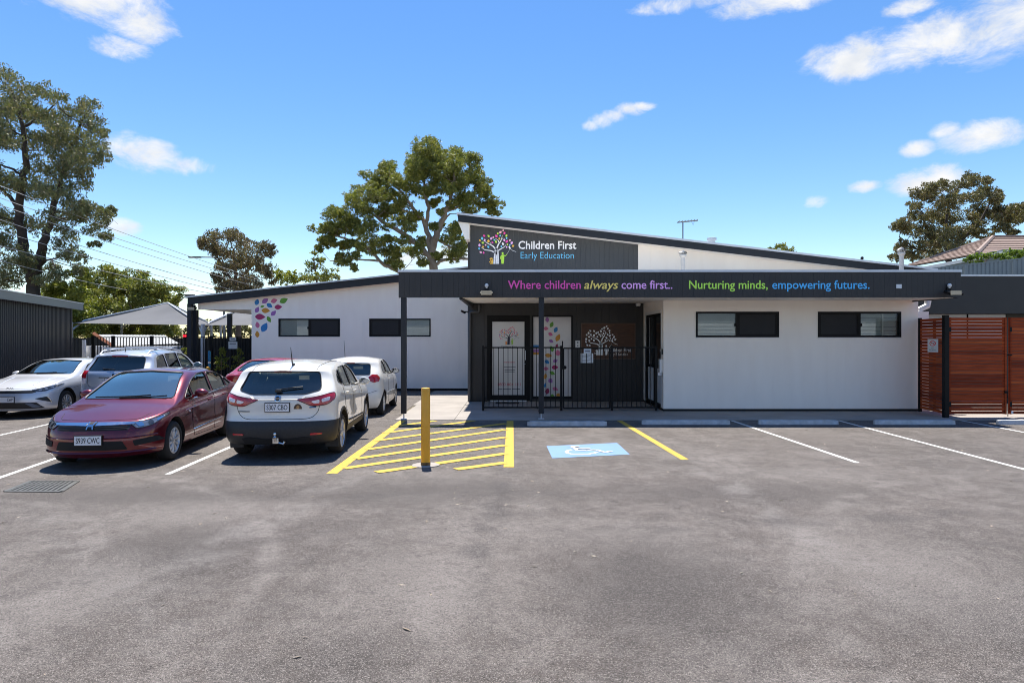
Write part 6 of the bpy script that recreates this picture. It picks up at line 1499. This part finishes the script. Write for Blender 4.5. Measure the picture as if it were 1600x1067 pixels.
# printing on the entrance door
dark_ink = E('#2A2A3A'); red_ink = E('#A03040')
pe = at(755+268*.15, 480+390*.15, YR+.02); emblem(door, YR+.019, pe.x, pe.z, .15*.5*YR/1000*.80, {'*': E('#B04860'), 'or': E('#C07828'), 'lil': E('#704880')}, dark_ink, E('#7AA030'), E('#C07828'), depth=.004)
def door_txt(s, zx0, zx1, zb, cap, m, bold=0.): txt_px(s, door, 755+zx0*.15, 755+zx1*.15, 480+zb*.15, cap*.15, YR+.0195, m, bold=bold, depth=.002)
door_txt('Children First', 186, 350, 424, 24, dark_ink); door_txt('welcome', 215, 328, 580, 20, red_ink); door_txt('1800 004 111', 152, 388, 818, 30, red_ink)
for (zx0, zx1, zy) in ((216,338,622), (222,332,648), (222,328,668), (155,200,850), (210,290,850), (300,385,850)):
    p0, p1 = at(755+zx0*.15, 480+zy*.15, YR), at(755+zx1*.15, 480+zy*.15+1.0, YR); MB().box(p0.x, p1.x, YR+.0175, YR+.0195, p1.z, p0.z).build('printed_line', dark_ink, door)
# keypad and soap dispenser on the return wall
X0 = 4.13
T_ = thing('wall_dispenser', 'white dispenser and keypad on the porch return wall behind the fence post', 'dispenser', (X0-.06, 17.6, 1.1))
MB().box(X0-.09, X0-.001, 17.50, 17.64, 1.05, 1.42).build('housing', white_paint, T_); MB().box(X0-.13, X0-.02, 17.53, 17.61, .98, 1.05).build('lever', zinc, T_); MB().box(X0-.03, X0-.001, 17.47, 17.55, 1.55, 1.70).build('keypad', black_metal, T_)

# timber screen and gates at the right
timber = [mat('stained_timber', (.33,.058,.016), .7, spec=.15, var=.35, scale=4, stretch=(.6,.6,14), bump=.15, bscale=25), mat('stained_timber_dark', (.22,.036,.011), .7, spec=.15, var=.35, scale=4, stretch=(.6,.6,14), bump=.15, bscale=25), mat('stained_timber_red', (.42,.085,.022), .7, spec=.15, var=.3, scale=4, stretch=(.6,.6,14), bump=.15, bscale=25)]
YG = 15.98; rt_ = random.Random(6)
def slat_panel(T_, p, q, z0, z1, parent=None, n=29, gap=.013):
    p = Vector(p); q = Vector(q); d = q-p; L_ = d.length; d.normalize(); nr = Vector((-d.y, d.x, 0)); pt = (z1-z0)/n
    cache = {}
    for i in range(n):
        m = timber[rt_.choice((0,0,0,1,2))]
        if m.name not in cache:
            kk = MB(); kk.obox((0,0,0), d*(L_/2), nr*.010, (0,0,(pt-gap)/2)); cache[m.name] = kk.mesh('slat', m)
        c0 = (p+q)/2; link('slat', cache[m.name], parent or T_, (c0.x+nr.x*rt_.uniform(-.0015,.0015), c0.y+nr.y*rt_.uniform(-.0015,.0015), z0+pt*(i+.5)))
zg0, zg1 = at(0, 647, YG).z, at(0, 496, YG).z
T_ = thing('timber_screen', 'short angled screen of red brown timber slats joining the white wall', 'screen', (10.9, 16.6, 0))
MB().box(10.77, 10.88, YG-.055, YG+.055, .0, zg1+.06).build('post', black_metal, T_); MB().box(11.0, 11.07, 17.28, 17.34, .0, zg1+.03).build('post', black_metal, T_)
slat_panel(T_, (10.84, YG+.06, 0), (11.03, 17.27, 0), zg0, zg1)
MB().obox((10.97, 16.62, (zg0+zg1)/2), (.02,0,0), (0,.03,0), (0,0,(zg1-zg0)/2-.01)).build('backing_batten', timber[1], T_)
def timber_gate(x0, x1, lab, latch):
    T_ = thing('timber_gate', lab, 'gate', ((x0+x1)/2, YG, 0), 0, 'timber slat gates')
    slat_panel(T_, (x0, YG, 0), (x1, YG, 0), zg0, zg1)
    for x in (x0+.03, x1-.03): MB().box(x-.035, x+.035, YG+.012, YG+.05, zg0, zg1).build('stile', timber[1], T_)
    MB().box(x0-.01, x0+.02, YG-.018, YG-.0105, zg0, zg1).build('edge_trim', timber[1], T_)
    MB().box(x1-.045, x1, YG-.024, YG-.0105, zg0, zg1).build('edge_trim', timber[0], T_)
    for z in (zg0+.25, zg1-.3): MB().box(x0-.02, x0+.03, YG-.03, YG-.019, z-.06, z+.06).build('hinge', black_metal, T_)
    if latch:
        k = MB(); k.box(x1-.06, x1+.02, YG-.05, YG-.025, .62, .68); k.tube([(x1+.01, YG-.045, .05), (x1+.01, YG-.045, .66)], .01, 6); k.tube([(x1+.02, YG-.02, 1.58), (x1+.02, YG-.06, 1.58), (x1+.10, YG-.06, 1.57)], .016, 8); k.build('drop_bolt', black_metal, T_)
    return T_
gx = [(p-800)*YG/1000 for p in (1483, 1572, 1578, 1668)]
timber_gate(gx[0], gx[1], 'red brown timber slat gate hung on the black post', True); tg2 = timber_gate(gx[2], gx[3], 'red brown timber slat gate cut off by the right edge of the photo', False)
a = at(1580.5, 645, YG); MB().box(a.x-.03, a.x+.03, YG-.016, YG-.0105, a.z-.01, a.z+.05).build('small_tag', paper, tg2)
# no smoking sign on the screen
p = Vector((10.84, YG+.06, 0)).lerp(Vector((11.03, 17.27, 0)), .45); d = (Vector((11.03, 17.27, 0))-Vector((10.84, YG+.06, 0))).normalized(); nr = Vector((-d.y, d.x, 0)); zc = at(1454, 540, p.y).z
T_ = thing('no_smoking_sign', 'small white no smoking sign on the angled timber screen', 'sign', (p.x+nr.x*.014, p.y+nr.y*.014, zc))
hw = .30
k = MB().obox((p.x+nr.x*.014, p.y+nr.y*.014, zc), d*hw*.9, nr*.003, (0,0,.17)); pl_ = k.build('panel', paper, T_)
def on_sign(pts, m, name, lift):
    kk = MB(); kk.add([Vector((p.x, p.y, zc))+nr*lift-d*u*hw*.9+Vector((0,0,v*.17)) for (u, v) in pts], [tuple(range(len(pts)))]); kk.build(name, m, T_, fix=False)
sred = E('#C0282C')
on_sign([(.62*math.cos(t), .35+.42*math.sin(t)) for t in [2*math.pi*i/20 for i in range(20)]], sred, 'red_ring', .0185)
on_sign([(.46*math.cos(t), .35+.31*math.sin(t)) for t in [2*math.pi*i/20 for i in range(20)]], paper, 'ring_centre', .0195)
on_sign([(-.36,.30),(.36,.30),(.36,.40),(-.36,.40)], plate_ink, 'cigarette', .0205)
on_sign([(-.40,.55),(-.30,.62),(.40,.15),(.30,.08)], sred, 'red_bar', .0215)
def sgn(s, u0, u1, v, cap):
    o_ = Vector((p.x, p.y, zc))+nr*.0185
    text(s, 'lettering', T_, u0, u1, v, cap, 0, plate_ink, fn=lambda q: o_-d*(q.x)*hw*.9+Vector((0,0,q.z*.17))+nr*.002, depth=.001)
sgn('NO', -.3, .3, -.42, .16); sgn('SMOKING', -.72, .72, -.75, .18)

# flood lights
def flood(px, py, Y, lab, tilt, wall):
    c_ = at(px, py, Y); T_ = thing('flood_light', lab, 'flood light', (c_.x, wall, c_.z), 0, 'flood lights with motion sensors')
    k = MB(); k.box(c_.x-.05, c_.x+.05, wall-.05, wall-.001, c_.z-.02, c_.z+.10); k.tube([(c_.x, wall-.03, c_.z+.02), (c_.x, wall-.16, c_.z-.03)], .025, 8); k.build('bracket', black_metal, T_)
    k = MB(); ax = Vector((.15,0,0)); ay = Vector((tilt, -.10, -.05)).normalized()*.09; az = ax.cross(ay).normalized()*.03
    k.obox((c_.x, wall-.20, c_.z-.04), ax, ay, az); k.build('housing', black_metal, T_)
    nrm = az.normalized()*(-1 if az.z > 0 else 1); k = MB(); k.obox(Vector((c_.x, wall-.20, c_.z-.04))+nrm*.032, ax*.86, ay*.8, az.normalized()*.003); k.build('lamp_lens', mat('lamp_lens', (.62,.55,.42), .3), T_)
    k = MB().obox((c_.x, wall-.29, c_.z-.045), (.13,0,0), (0,.002,0), (0,0,.05)); k.build('front_lens', mat('lamp_lens_front', (.55,.45,.30), .3), T_)
    k = MB(); k.lathe([(.001,.20),(.035,.185),(.05,.15),(.04,.12),(.02,.10),(.02,.08)], (c_.x, wall-.06, c_.z), 14); k.build('motion_sensor', white_paint, T_, smooth=50)
flood(760.5, 456, YF, 'black flood light with white sensor on the fascia above the left bay', 0, YF); flood(1481, 456, YF, 'black flood light at the right end of the fascia', .05, YF); flood(304, 481, YL, 'black flood light on the verandah beam of the left wing', 0, YL)
# security cameras
c_ = at(996, 478, YR); T_ = thing('security_camera', 'white security camera under the porch ceiling at the right', 'camera', (c_.x, YR, c_.z))
k = MB(); k.lathe([(.06,.02),(.075,.0),(.075,-.05),(.05,-.08)], (c_.x, YR-.12, c_.z+.06), 16); k.build('housing', white_paint, T_, smooth=40); k = MB(); k.lathe([(.055,-.07),(.045,-.11),(.001,-.13)], (c_.x, YR-.12, c_.z+.06), 14); k.build('dome', plastic_m, T_, smooth=60)
c_ = at(727, 487, YR); T_ = thing('security_camera', 'small black bracket camera at the outer corner of the porch wall', 'camera', (c_.x, YR, c_.z)); k = MB(); k.tube([(-1.39, YR+.05, c_.z), (-1.50, YR, c_.z)], .02, 6); k.build('bracket', black_metal, T_); k = MB(); k.tube([(-1.48, YR+.06, c_.z-.03), (-1.58, YR-.08, c_.z+.02)], .035, 10); k.build('housing', black_metal, T_)
c_ = at(391, 487, YL); T_ = thing('security_camera', 'white dome camera under the verandah soffit', 'camera', (c_.x, YL+.2, c_.z)); k = MB(); k.lathe([(.09,.06),(.09,.0),(.06,-.07),(.001,-.09)], (c_.x, YL+.25, c_.z+.04), 14); k.build('dome', white_paint, T_, smooth=50)

# ------------------------------------------------------------------ left side: shed, fences, sails
shed_m = mat('charcoal_steel_sheet', (.022,.023,.027), .5, spec=.3, var=.15, scale=1.2, stretch=(1,1,.15))
PF = at(112, 600, 26.0); PF.z = 0; WD = Vector((.338, -1, 0)).normalized(); WN = Vector((-WD.y, WD.x, 0)); WN = WN if WN.x > 0 else -WN
ZS = at(0, 481, 26.0).z
T_ = thing('shed', 'charcoal corrugated steel shed at the left edge behind the pale silver sedan', 'shed', (PF.x, PF.y, 0))
k = MB(); vs = []; t = .08; n = 0
while t < 16:
    for (dt, dn) in ((0, 0), (.07, 0), (.085, -.028), (.125, -.028)):
        p = PF+WD*(t+dt)+WN*dn; vs += [(p.x, p.y, 0), (p.x, p.y, ZS)]; n += 1
    t += .14
k.add(vs, [(2*i, 2*i+2, 2*i+3, 2*i+1) for i in range(n-1)]); k.build('corrugated_wall', shed_m, T_)
MB().obox(PF+WD*.04+Vector((0,0,ZS/2)), WD*.06, WN*.02, (0,0,ZS/2)).build('corner_flashing', shed_m, T_)
MB().obox(PF-WN*3+Vector((0,0,ZS/2)), WD*.02, WN*2.97, (0,0,ZS/2)).build('end_wall', shed_m, T_)
MB().obox(PF+WD*7.8+WN*.28+Vector((0,0,ZS+.05)), WD*8.2, WN*.02, (0,0,.13)).build('gutter', mat('shed_fascia', (.10,.11,.125), .4), T_)
MB().obox(PF+WD*7.8-WN*2.6+Vector((0,0,ZS+.20)), WD*8.22, WN*2.92, (0,0,.015)).build('roof', roof_sheet, T_)
MB().obox(PF+WD*7.8+WN*.12+Vector((0,0,ZS-.01)), WD*8.1, WN*.14, (0,0,.008)).build('eave_lining', shed_m, T_)
# boundary fence: dark steel panels and posts
YB = 30.5; zf = at(0, 528, YB).z
T_ = thing('steel_fence', 'black steel sheet boundary fence behind the shade sails', 'fence', (-17, YB, 0)); fence_m = mat('black_steel_sheet', (.010,.011,.013), .6, var=.2, scale=2)
x = -24.0
pan = MB(); j = 0.; vs = []; pr = []
while j < 2.3: pr += [(j, 0), (j+.06, 0), (j+.08, .025), (j+.14, .025)]; j += .16
for (a, y) in pr: vs += [(a, y, 0), (a, y, zf-.04)]
pan.add(vs, [(2*i, 2*i+2, 2*i+3, 2*i+1) for i in range(len(pr)-1)]); pan = pan.mesh('fence_panel', fence_m)
while x < -9.5:
    link('fence_panel', pan, T_, (x+.03, YB, 0)); MB().box(x-.05, x+.04, YB-.05, YB+.05, 0, zf+.03).build('fence_post', fence_m, T_)
    MB().box(x, x+2.4, YB-.02, YB+.04, zf-.04, zf).build('rail', fence_m, T_); x += 2.4
# tubular fence in front
YU = 27.0; T_ = thing('tubular_fence', 'black tubular fence running behind the wagon to the verandah posts', 'fence', (-15.5, YU, 0)); zu = at(0, 527, YU).z
xs = [(p-800)*YU/1000 for p in (146, 177, 237, 300, 330, 393)]
for x in xs: MB().box(x-.06, x+.06, YU-.05, YU+.05, 0, zu+.06).build('fence_post', black_metal, T_)
for a, c_ in zip(xs[:-1], xs[1:]): tube_bars(T_, (a+.05, YU, 0), (c_-.05, YU, 0), .12, zu, .13, black_metal, bar=.011)
# cubby house behind it: striped roof, brown barge
YC = 29.0; T_ = thing('cubby_house', 'white cubby house with pale ribbed roof and brown barge board behind the fence', 'cubby house', at(205, 560, YC)*1.0)
T_.location.z = 0; WM[T_.name] = Matrix.Translation((T_.location.x, YC, 0))
a, b_, c_, d_ = at(148, 523, YC), at(258, 524, YC+.0), at(281, 537, YC-1.0), at(178, 541, YC-1.0)
k = MB(); nb = 22
vs = []
for i in range(nb*2+1):
    t = i/(nb*2); o_ = Vector((0,0,.02*(i % 2))); vs += [a.lerp(b_, t)+o_, d_.lerp(c_, t)+o_]
k.add(vs, [(2*i, 2*i+1, 2*i+3, 2*i+2) for i in range(nb*2)]); k.build('ribbed_roof', mat('cubby_roof', (.50,.50,.48), .5), T_)
k = MB(); k.tube([a+Vector((0,-.05,.05)), d_+Vector((0,-.05,.0))], .085, 4); k.build('barge_board', mat('cubby_brown', (.26,.085,.03), .6), T_)
MB().box(a.x+.1, c_.x-.5, YC-.8, YC+.2, 0, c_.z-.1).build('wall', white_paint, T_)
for x in (a.x+.15, a.x+.5, a.x+.85): MB().box(x-.06, x+.06, YC-1.0, YC-.9, 0, d_.z-.02+(.3 if x < a.x+.3 else 0)).build('post', white_paint, T_)
# shade sails
sail_m = mat('shade_cloth', (.105,.107,.116), .85, var=.1, scale=.8, bump=.2, bscale=60)
def sail(name, lab, corners, peak, n=14, group='grey shade sails over the yard'):
    T_ = thing(name, lab, 'shade sail', (peak.x, peak.y, 0), 0, group); k = MB()
    for i in range(4):
        A, B = corners[i], corners[(i+1) % 4]; vs = []
        cen = sum(corners, Vector())/4
        for r in range(n+1):
            t = r/n
            for s in range(n+1):
                u = s/n; e = A.lerp(B, u); sag = 4*u*(1-u)*.045
                e = e.lerp(Vector((cen.x, cen.y, e.z+.1)), sag)
                q = peak.lerp(e, t); q.z -= .14*math.sin(math.pi*t)*(.4+.6*4*u*(1-u)); vs.append(q)
        k.add(vs, [(r*(n+1)+s, (r+1)*(n+1)+s, (r+1)*(n+1)+s+1, r*(n+1)+s+1) for r in range(n) for s in range(n)])
    me = k.mesh(name, sail_m, smooth=25); bm = bmesh.new(); bm.from_mesh(me); bmesh.ops.remove_doubles(bm, verts=bm.verts, dist=.002); bm.to_mesh(me); bm.free()
    me.transform(WM[T_.name].inverted()); link('canopy', me, T_)
    for c_ in corners:
        kk = MB(); kk.tube([(c_.x, c_.y, 0), (c_.x, c_.y, c_.z+.05)], .065, 10); kk.build('pole', zinc, T_, smooth=50)
        kk = MB(); kk.tube([(c_.x, c_.y, c_.z-.35), c_.lerp(peak, .12), peak], [.05,.045,.04], 6); kk.build('rafter', zinc, T_, smooth=50)
YSl = 31.0
sail('shade_sail', 'large grey shade sail with a low peak between the shed and the verandah', [at(112, 505, 32), at(316, 508, 29), at(330, 506, 37), at(190, 506, 40)], at(262, 473, 35))
sail('shade_sail', 'grey shade sail seen under the verandah roof', [at(318, 508, 29.3), at(440, 508, 30), at(460, 505, 38), at(345, 505, 38)], at(385, 478, 34))
# notice and bits at the verandah
YN = 26.7; a, c_ = at(357, 534, YN), at(371, 545, YN)
T_ = thing('notice_sheet', 'white notice hung on the fence under the verandah', 'notice', ((a.x+c_.x)/2, YN, c_.z)); MB().box(a.x, c_.x, YN-.01, YN, c_.z, a.z).build('sheet', paper, T_); MB().box(a.x+.05, c_.x-.05, YN-.014, YN-.01, a.z-.1, a.z-.06).build('printed_line', ink, T_)
a, c_ = at(359, 527, YN), at(369, 532.5, YN); T_ = thing('notice_holder', 'small pale sign above the white notice under the verandah', 'sign', ((a.x+c_.x)/2, YN, c_.z)); MB().box(a.x, c_.x, YN-.02, YN-.005, c_.z, a.z).build('panel', paper, T_); MB().box(a.x+.04, c_.x-.04, YN-.023, YN-.02, c_.z+.05, c_.z+.09).build('printed_line', ink, T_)
a, c_ = at(286, 522, 28), at(293, 528, 28); T_ = thing('digital_display', 'small black display with glowing red digits under the shade sail', 'display', ((a.x+c_.x)/2, 28, 0))
MB().box(a.x, c_.x, 27.95, 28.05, c_.z, a.z).build('casing', black_metal, T_); MB().box((a.x+c_.x)/2-.03, (a.x+c_.x)/2+.03, 27.98, 28.04, 0, c_.z).build('pole', black_metal, T_)
for x in (.3, .7): MB().box(a.x+(c_.x-a.x)*x-.03, a.x+(c_.x-a.x)*x+.03, 27.94, 27.95, c_.z+.04, a.z-.04).build('red_digit', mat('red_led', (.5,.01,.02), .5, emit=((1,.02,.04), 1.2)), T_)
p = at(325, 590, 25.6); tag(MB().lathe([(.09,0),(.09,.80),(.07,.86),(.001,.88)], (p.x, 25.6, 0), 16).build('bollard', yel, None, smooth=40), 'short yellow bollard by the verandah, seen past the mirror of the wagon', 'bollard')
p = at(327, 555, 26); T_ = thing('blue_post', 'slim bright blue post beside the verandah', 'post', (p.x, 26, 0)); MB().lathe([(.05,0),(.05,1.45),(.03,1.5)], (p.x, 26, 0), 10).build('shaft', mat('blue_paint_post', (.02,.18,.36), .5), T_, smooth=40); MB().lathe([(.055,1.0),(.055,1.06)], (p.x, 26, 0), 10).build('band', white_paint, T_)
# power lines and street lights
wire_m = mat('power_wire', (.36,.36,.36), .5)
for i, (p, q, lab) in enumerate([((0,291),(330,415),'topmost of the power lines crossing the left sky'), ((0,310),(330,422),'second power line from the top across the left tree'), ((0,321),(330,431),'third power line from the top across the left tree'), ((0,344),(337,449),'fourth power line from the top across the left tree'), ((0,362),(337,456),'fifth power line from the top across the left tree'), ((0,385),(311,458),'sixth power line from the top, above the shed'), ((0,408),(225,461),'lowest power line crossing the left tree')]):
    A = at(*p, 31); B = at(*q, 40); d = B-A; S = A-d*.6; En = B+d*.35; P = []
    for j in range(25): t = j/24; v = S.lerp(En, t); v.z -= 4*t*(1-t)*.35-.32; P.append(v)
    k = MB(); k.tube(P, .016, 5); tag(k.build('power_line', wire_m, None, fix=False), lab, 'power line', 'overhead power lines')
pole_m = mat('lamp_pole', (.22,.23,.24), .5, metal=.3)
for (P, Y, lab) in [([(350,600),(350,412),(346,404),(330,402),(312,402)], 46, 'street light with long flat head in front of the brown gum'), ([(276,600),(276,480),(280,470),(290,463),(302,461)], 48, 'street light on a curved arm beyond the shade sails')]:
    T_ = thing('street_light', lab, 'street light', ((P[0][0]-800)*Y/1000, Y, 0)); pts = [at(a_, b__, Y) for (a_, b__) in P]; pts[0].z = 0
    k = MB(); k.tube(pts, [.09,.06,.05,.045,.04], 8); k.build('pole', pole_m, T_, smooth=60); e = pts[-1]; k = MB(); k.obox(e+Vector((-.35,0,.0)), (.42,0,0), (0,.12,0), (0,0,.05)); k.build('lamp_head', pole_m, T_)

# ------------------------------------------------------------------ right rear: bank, fence, house
bank = MB().box(17.0, 80, 30.5, 90, -.01, 4.7).build('embankment', dry_ground, None); tag(bank, kind='structure')
YX = 30.6; T_ = thing('steel_fence', 'blue grey ribbed steel fence behind the right parapet', 'fence', (22, YX, 4.7)); fg = mat('blue_grey_sheet', (.135,.165,.185), .45, var=.08, scale=1, metal=.1)
tops = [(1432,421),(1455,418),(1512,413),(1516,413),(1660,396)]
def ztop(X):
    px = 800+X/YX*1000; return float(at(0, np.interp(px, [t[0] for t in tops], [t[1] for t in tops]), YX).z)
x0 = (1432-800)*YX/1000; x1 = (1660-800)*YX/1000; nP = 3
for ip in range(nP):
    xa, xb = x0+(x1-x0)*ip/nP, x0+(x1-x0)*(ip+1)/nP; k = MB(); vs = []; pr = []; x = xa+.02
    while x < xb-.2: pr += [(x, 0), (x+.10, 0), (x+.13, .04), (x+.17, .04)]; x += .20
    for (a, y) in pr: vs += [(a, YX+y, 4.6), (a, YX+y, ztop(a)-.03)]
    k.add(vs, [(2*i, 2*i+2, 2*i+3, 2*i+1) for i in range(len(pr)-1)]); k.build('fence_panel', fg, T_)
    k = MB(); k.prism([(xa, ztop(xa)-.04), (xb, ztop(xb)-.04), (xb, ztop(xb)+.01), (xa, ztop(xa)+.01)], YX-.02, YX+.06); k.build('rail', fg, T_); MB().box(xb-.04, xb+.04, YX-.03, YX+.05, 4.6, ztop(xb)).build('fence_post', fg, T_)
T_ = thing('house', 'house with brown tiled hip roof and white gutter behind the right parapet', 'house', (30, 42, 4.7))
tile_m = [mat('roof_tile', (.27,.19,.155), .8, var=.2, scale=6), mat('roof_tile_b', (.30,.22,.18), .8, var=.2, scale=6), mat('roof_tile_c', (.235,.165,.135), .8, var=.2, scale=6)]
A = at(1551, 372, 46); RE = at(1760, 372, 47); C1 = at(1527, 397, 39); LE = at(1420, 416, 48); RC = at(1760, 400, 40)
rf = MB(); rf.add([A-Vector((0,0,.08)), LE-Vector((0,0,.08)), C1-Vector((0,0,.08)), RC-Vector((0,0,.08)), RE-Vector((0,0,.08))], [(0,1,2), (0,2,3,4)]); rf = rf.build('roof', tile_m[2], T_, fix=False)
def courses(P0, P1, Q0, Q1, n):
    """tile courses from eave P0-P1 up to ridge Q0-Q1"""
    nv = (P1-P0).cross(Q0-P0).normalized(); nv = nv if nv.z > 0 else -nv
    for i in range(n):
        a, b_ = P0.lerp(Q0, i/n), P1.lerp(Q1, i/n); c_, d_ = P0.lerp(Q0, (i+1.1)/n), P1.lerp(Q1, (i+1.1)/n)
        k = MB(); k.add([a+nv*.07, b_+nv*.07, d_+nv*.015, c_+nv*.015, a-nv*.02, b_-nv*.02], [(0,1,2,3), (4,5,1,0)]); k.build('tile_course', tile_m[i % 3], rf, fix=False)
courses(C1, RC, A, RE, 9); courses(LE, C1, A+Vector((-.05,0,0)), A, 11)
k = MB(); k.tube([C1+Vector((0,0,.08)), A+Vector((0,0,.08)), RE+Vector((0,0,.08))], .14, 6); k.build('ridge_capping', tile_m[1], rf); k = MB(); k.tube([LE+Vector((0,0,.06)), A+Vector((0,0,.08))], .12, 6); k.build('ridge_capping', tile_m[1], rf)
G0, G1, G2 = at(1432, 419, 36), at(1577, 391, 36), at(1700, 391, 36)
k = MB(); k.prism([(G0.x, G0.z), (G1.x, G1.z), (G1.x, G1.z-.17), (G0.x, G0.z-.17)], 35.9, 36.1); k.build('white_barge', white_paint, T_)
k = MB(); k.prism([(G0.x+.2, G0.z-.16), (G1.x, G1.z-.16), (G2.x, G1.z-.16), (G2.x, 4.7), (G0.x+.2, 4.7)], 36.12, 38.5); k.build('gable_wall', fg, T_)
k = MB(); k.prism([(G1.x-.3, G1.z+.03), (G2.x, G1.z+.03), (G2.x, G1.z-.12), (G1.x-.3, G1.z-.12)], 35.85, 38.6); k.build('gutter', mat('gutter_grey', (.20,.23,.26), .5), T_)

# ------------------------------------------------------------------ leaf litter and grit on the asphalt
rng = np.random.default_rng(77); V = []; T = []
for i in range(420):
    if i < 260: x, y = rng.uniform(-9, 11), rng.uniform(3.4, 14.0)
    elif i < 360: x, y = rng.uniform(3.5, 11), rng.uniform(13.6, 15.4)
    else: x, y = rng.uniform(-9, -2.8), rng.uniform(8, 20)
    s = rng.uniform(.008, .026); a = rng.uniform(0, 6.28); c_, s_ = math.cos(a), math.sin(a); l, w_ = s*rng.uniform(1, 2.2), s*.45
    for (u, v, z) in ((-l,0,.006), (0,w_,.006+s*.25), (l,0,.007), (0,-w_,.006)): V.append((x+u*c_-v*s_, y+u*s_+v*c_, z))
    t = rng.random(); T += [(t, rng.random()*.5, 0, 1)]*4
lit = leaf_object('leaf_litter', np.array(V), np.array(T), leaf_material('dry_litter', (.10,.065,.04), (.34,.26,.18), (.42,.38,.32), .1), None); tag(lit, 'scattered dry leaf litter and grit on the asphalt', 'leaf litter', kind='stuff')

# ------------------------------------------------------------------ pale weatherboard building across the car park, mirrored in the windows
T_ = thing('weatherboard_building', 'long pale weatherboard building mirrored as faint lines in the right front window', 'building', (2, -13, 0))
wb = mat('pale_weatherboard', (.74,.735,.72), .6, var=.05, scale=2); kk = MB(); kk.prism([(-13.0, 0), (-13.02, .26), (-12.985, .26), (-12.96, 0)], -28, 36, 'x'); bme = kk.mesh('weatherboard', wb)
for i in range(17):
    o_ = bpy.data.objects.new('weatherboard', bme); COL.objects.link(o_); o_.parent = T_; o_.location = (-2, 13, .27*i); WM[o_.name] = Matrix.Translation((0, 0, .27*i))
MB().box(-28, 36, -13.3, -13.03, 0, 4.6).build('wall_core', wb, T_)
k = MB(); k.prism([(-12.5, 4.55), (-16.5, 6.2), (-20.5, 4.55)], -28.4, 36.4, 'x'); k.build('roof', roof_sheet, T_)
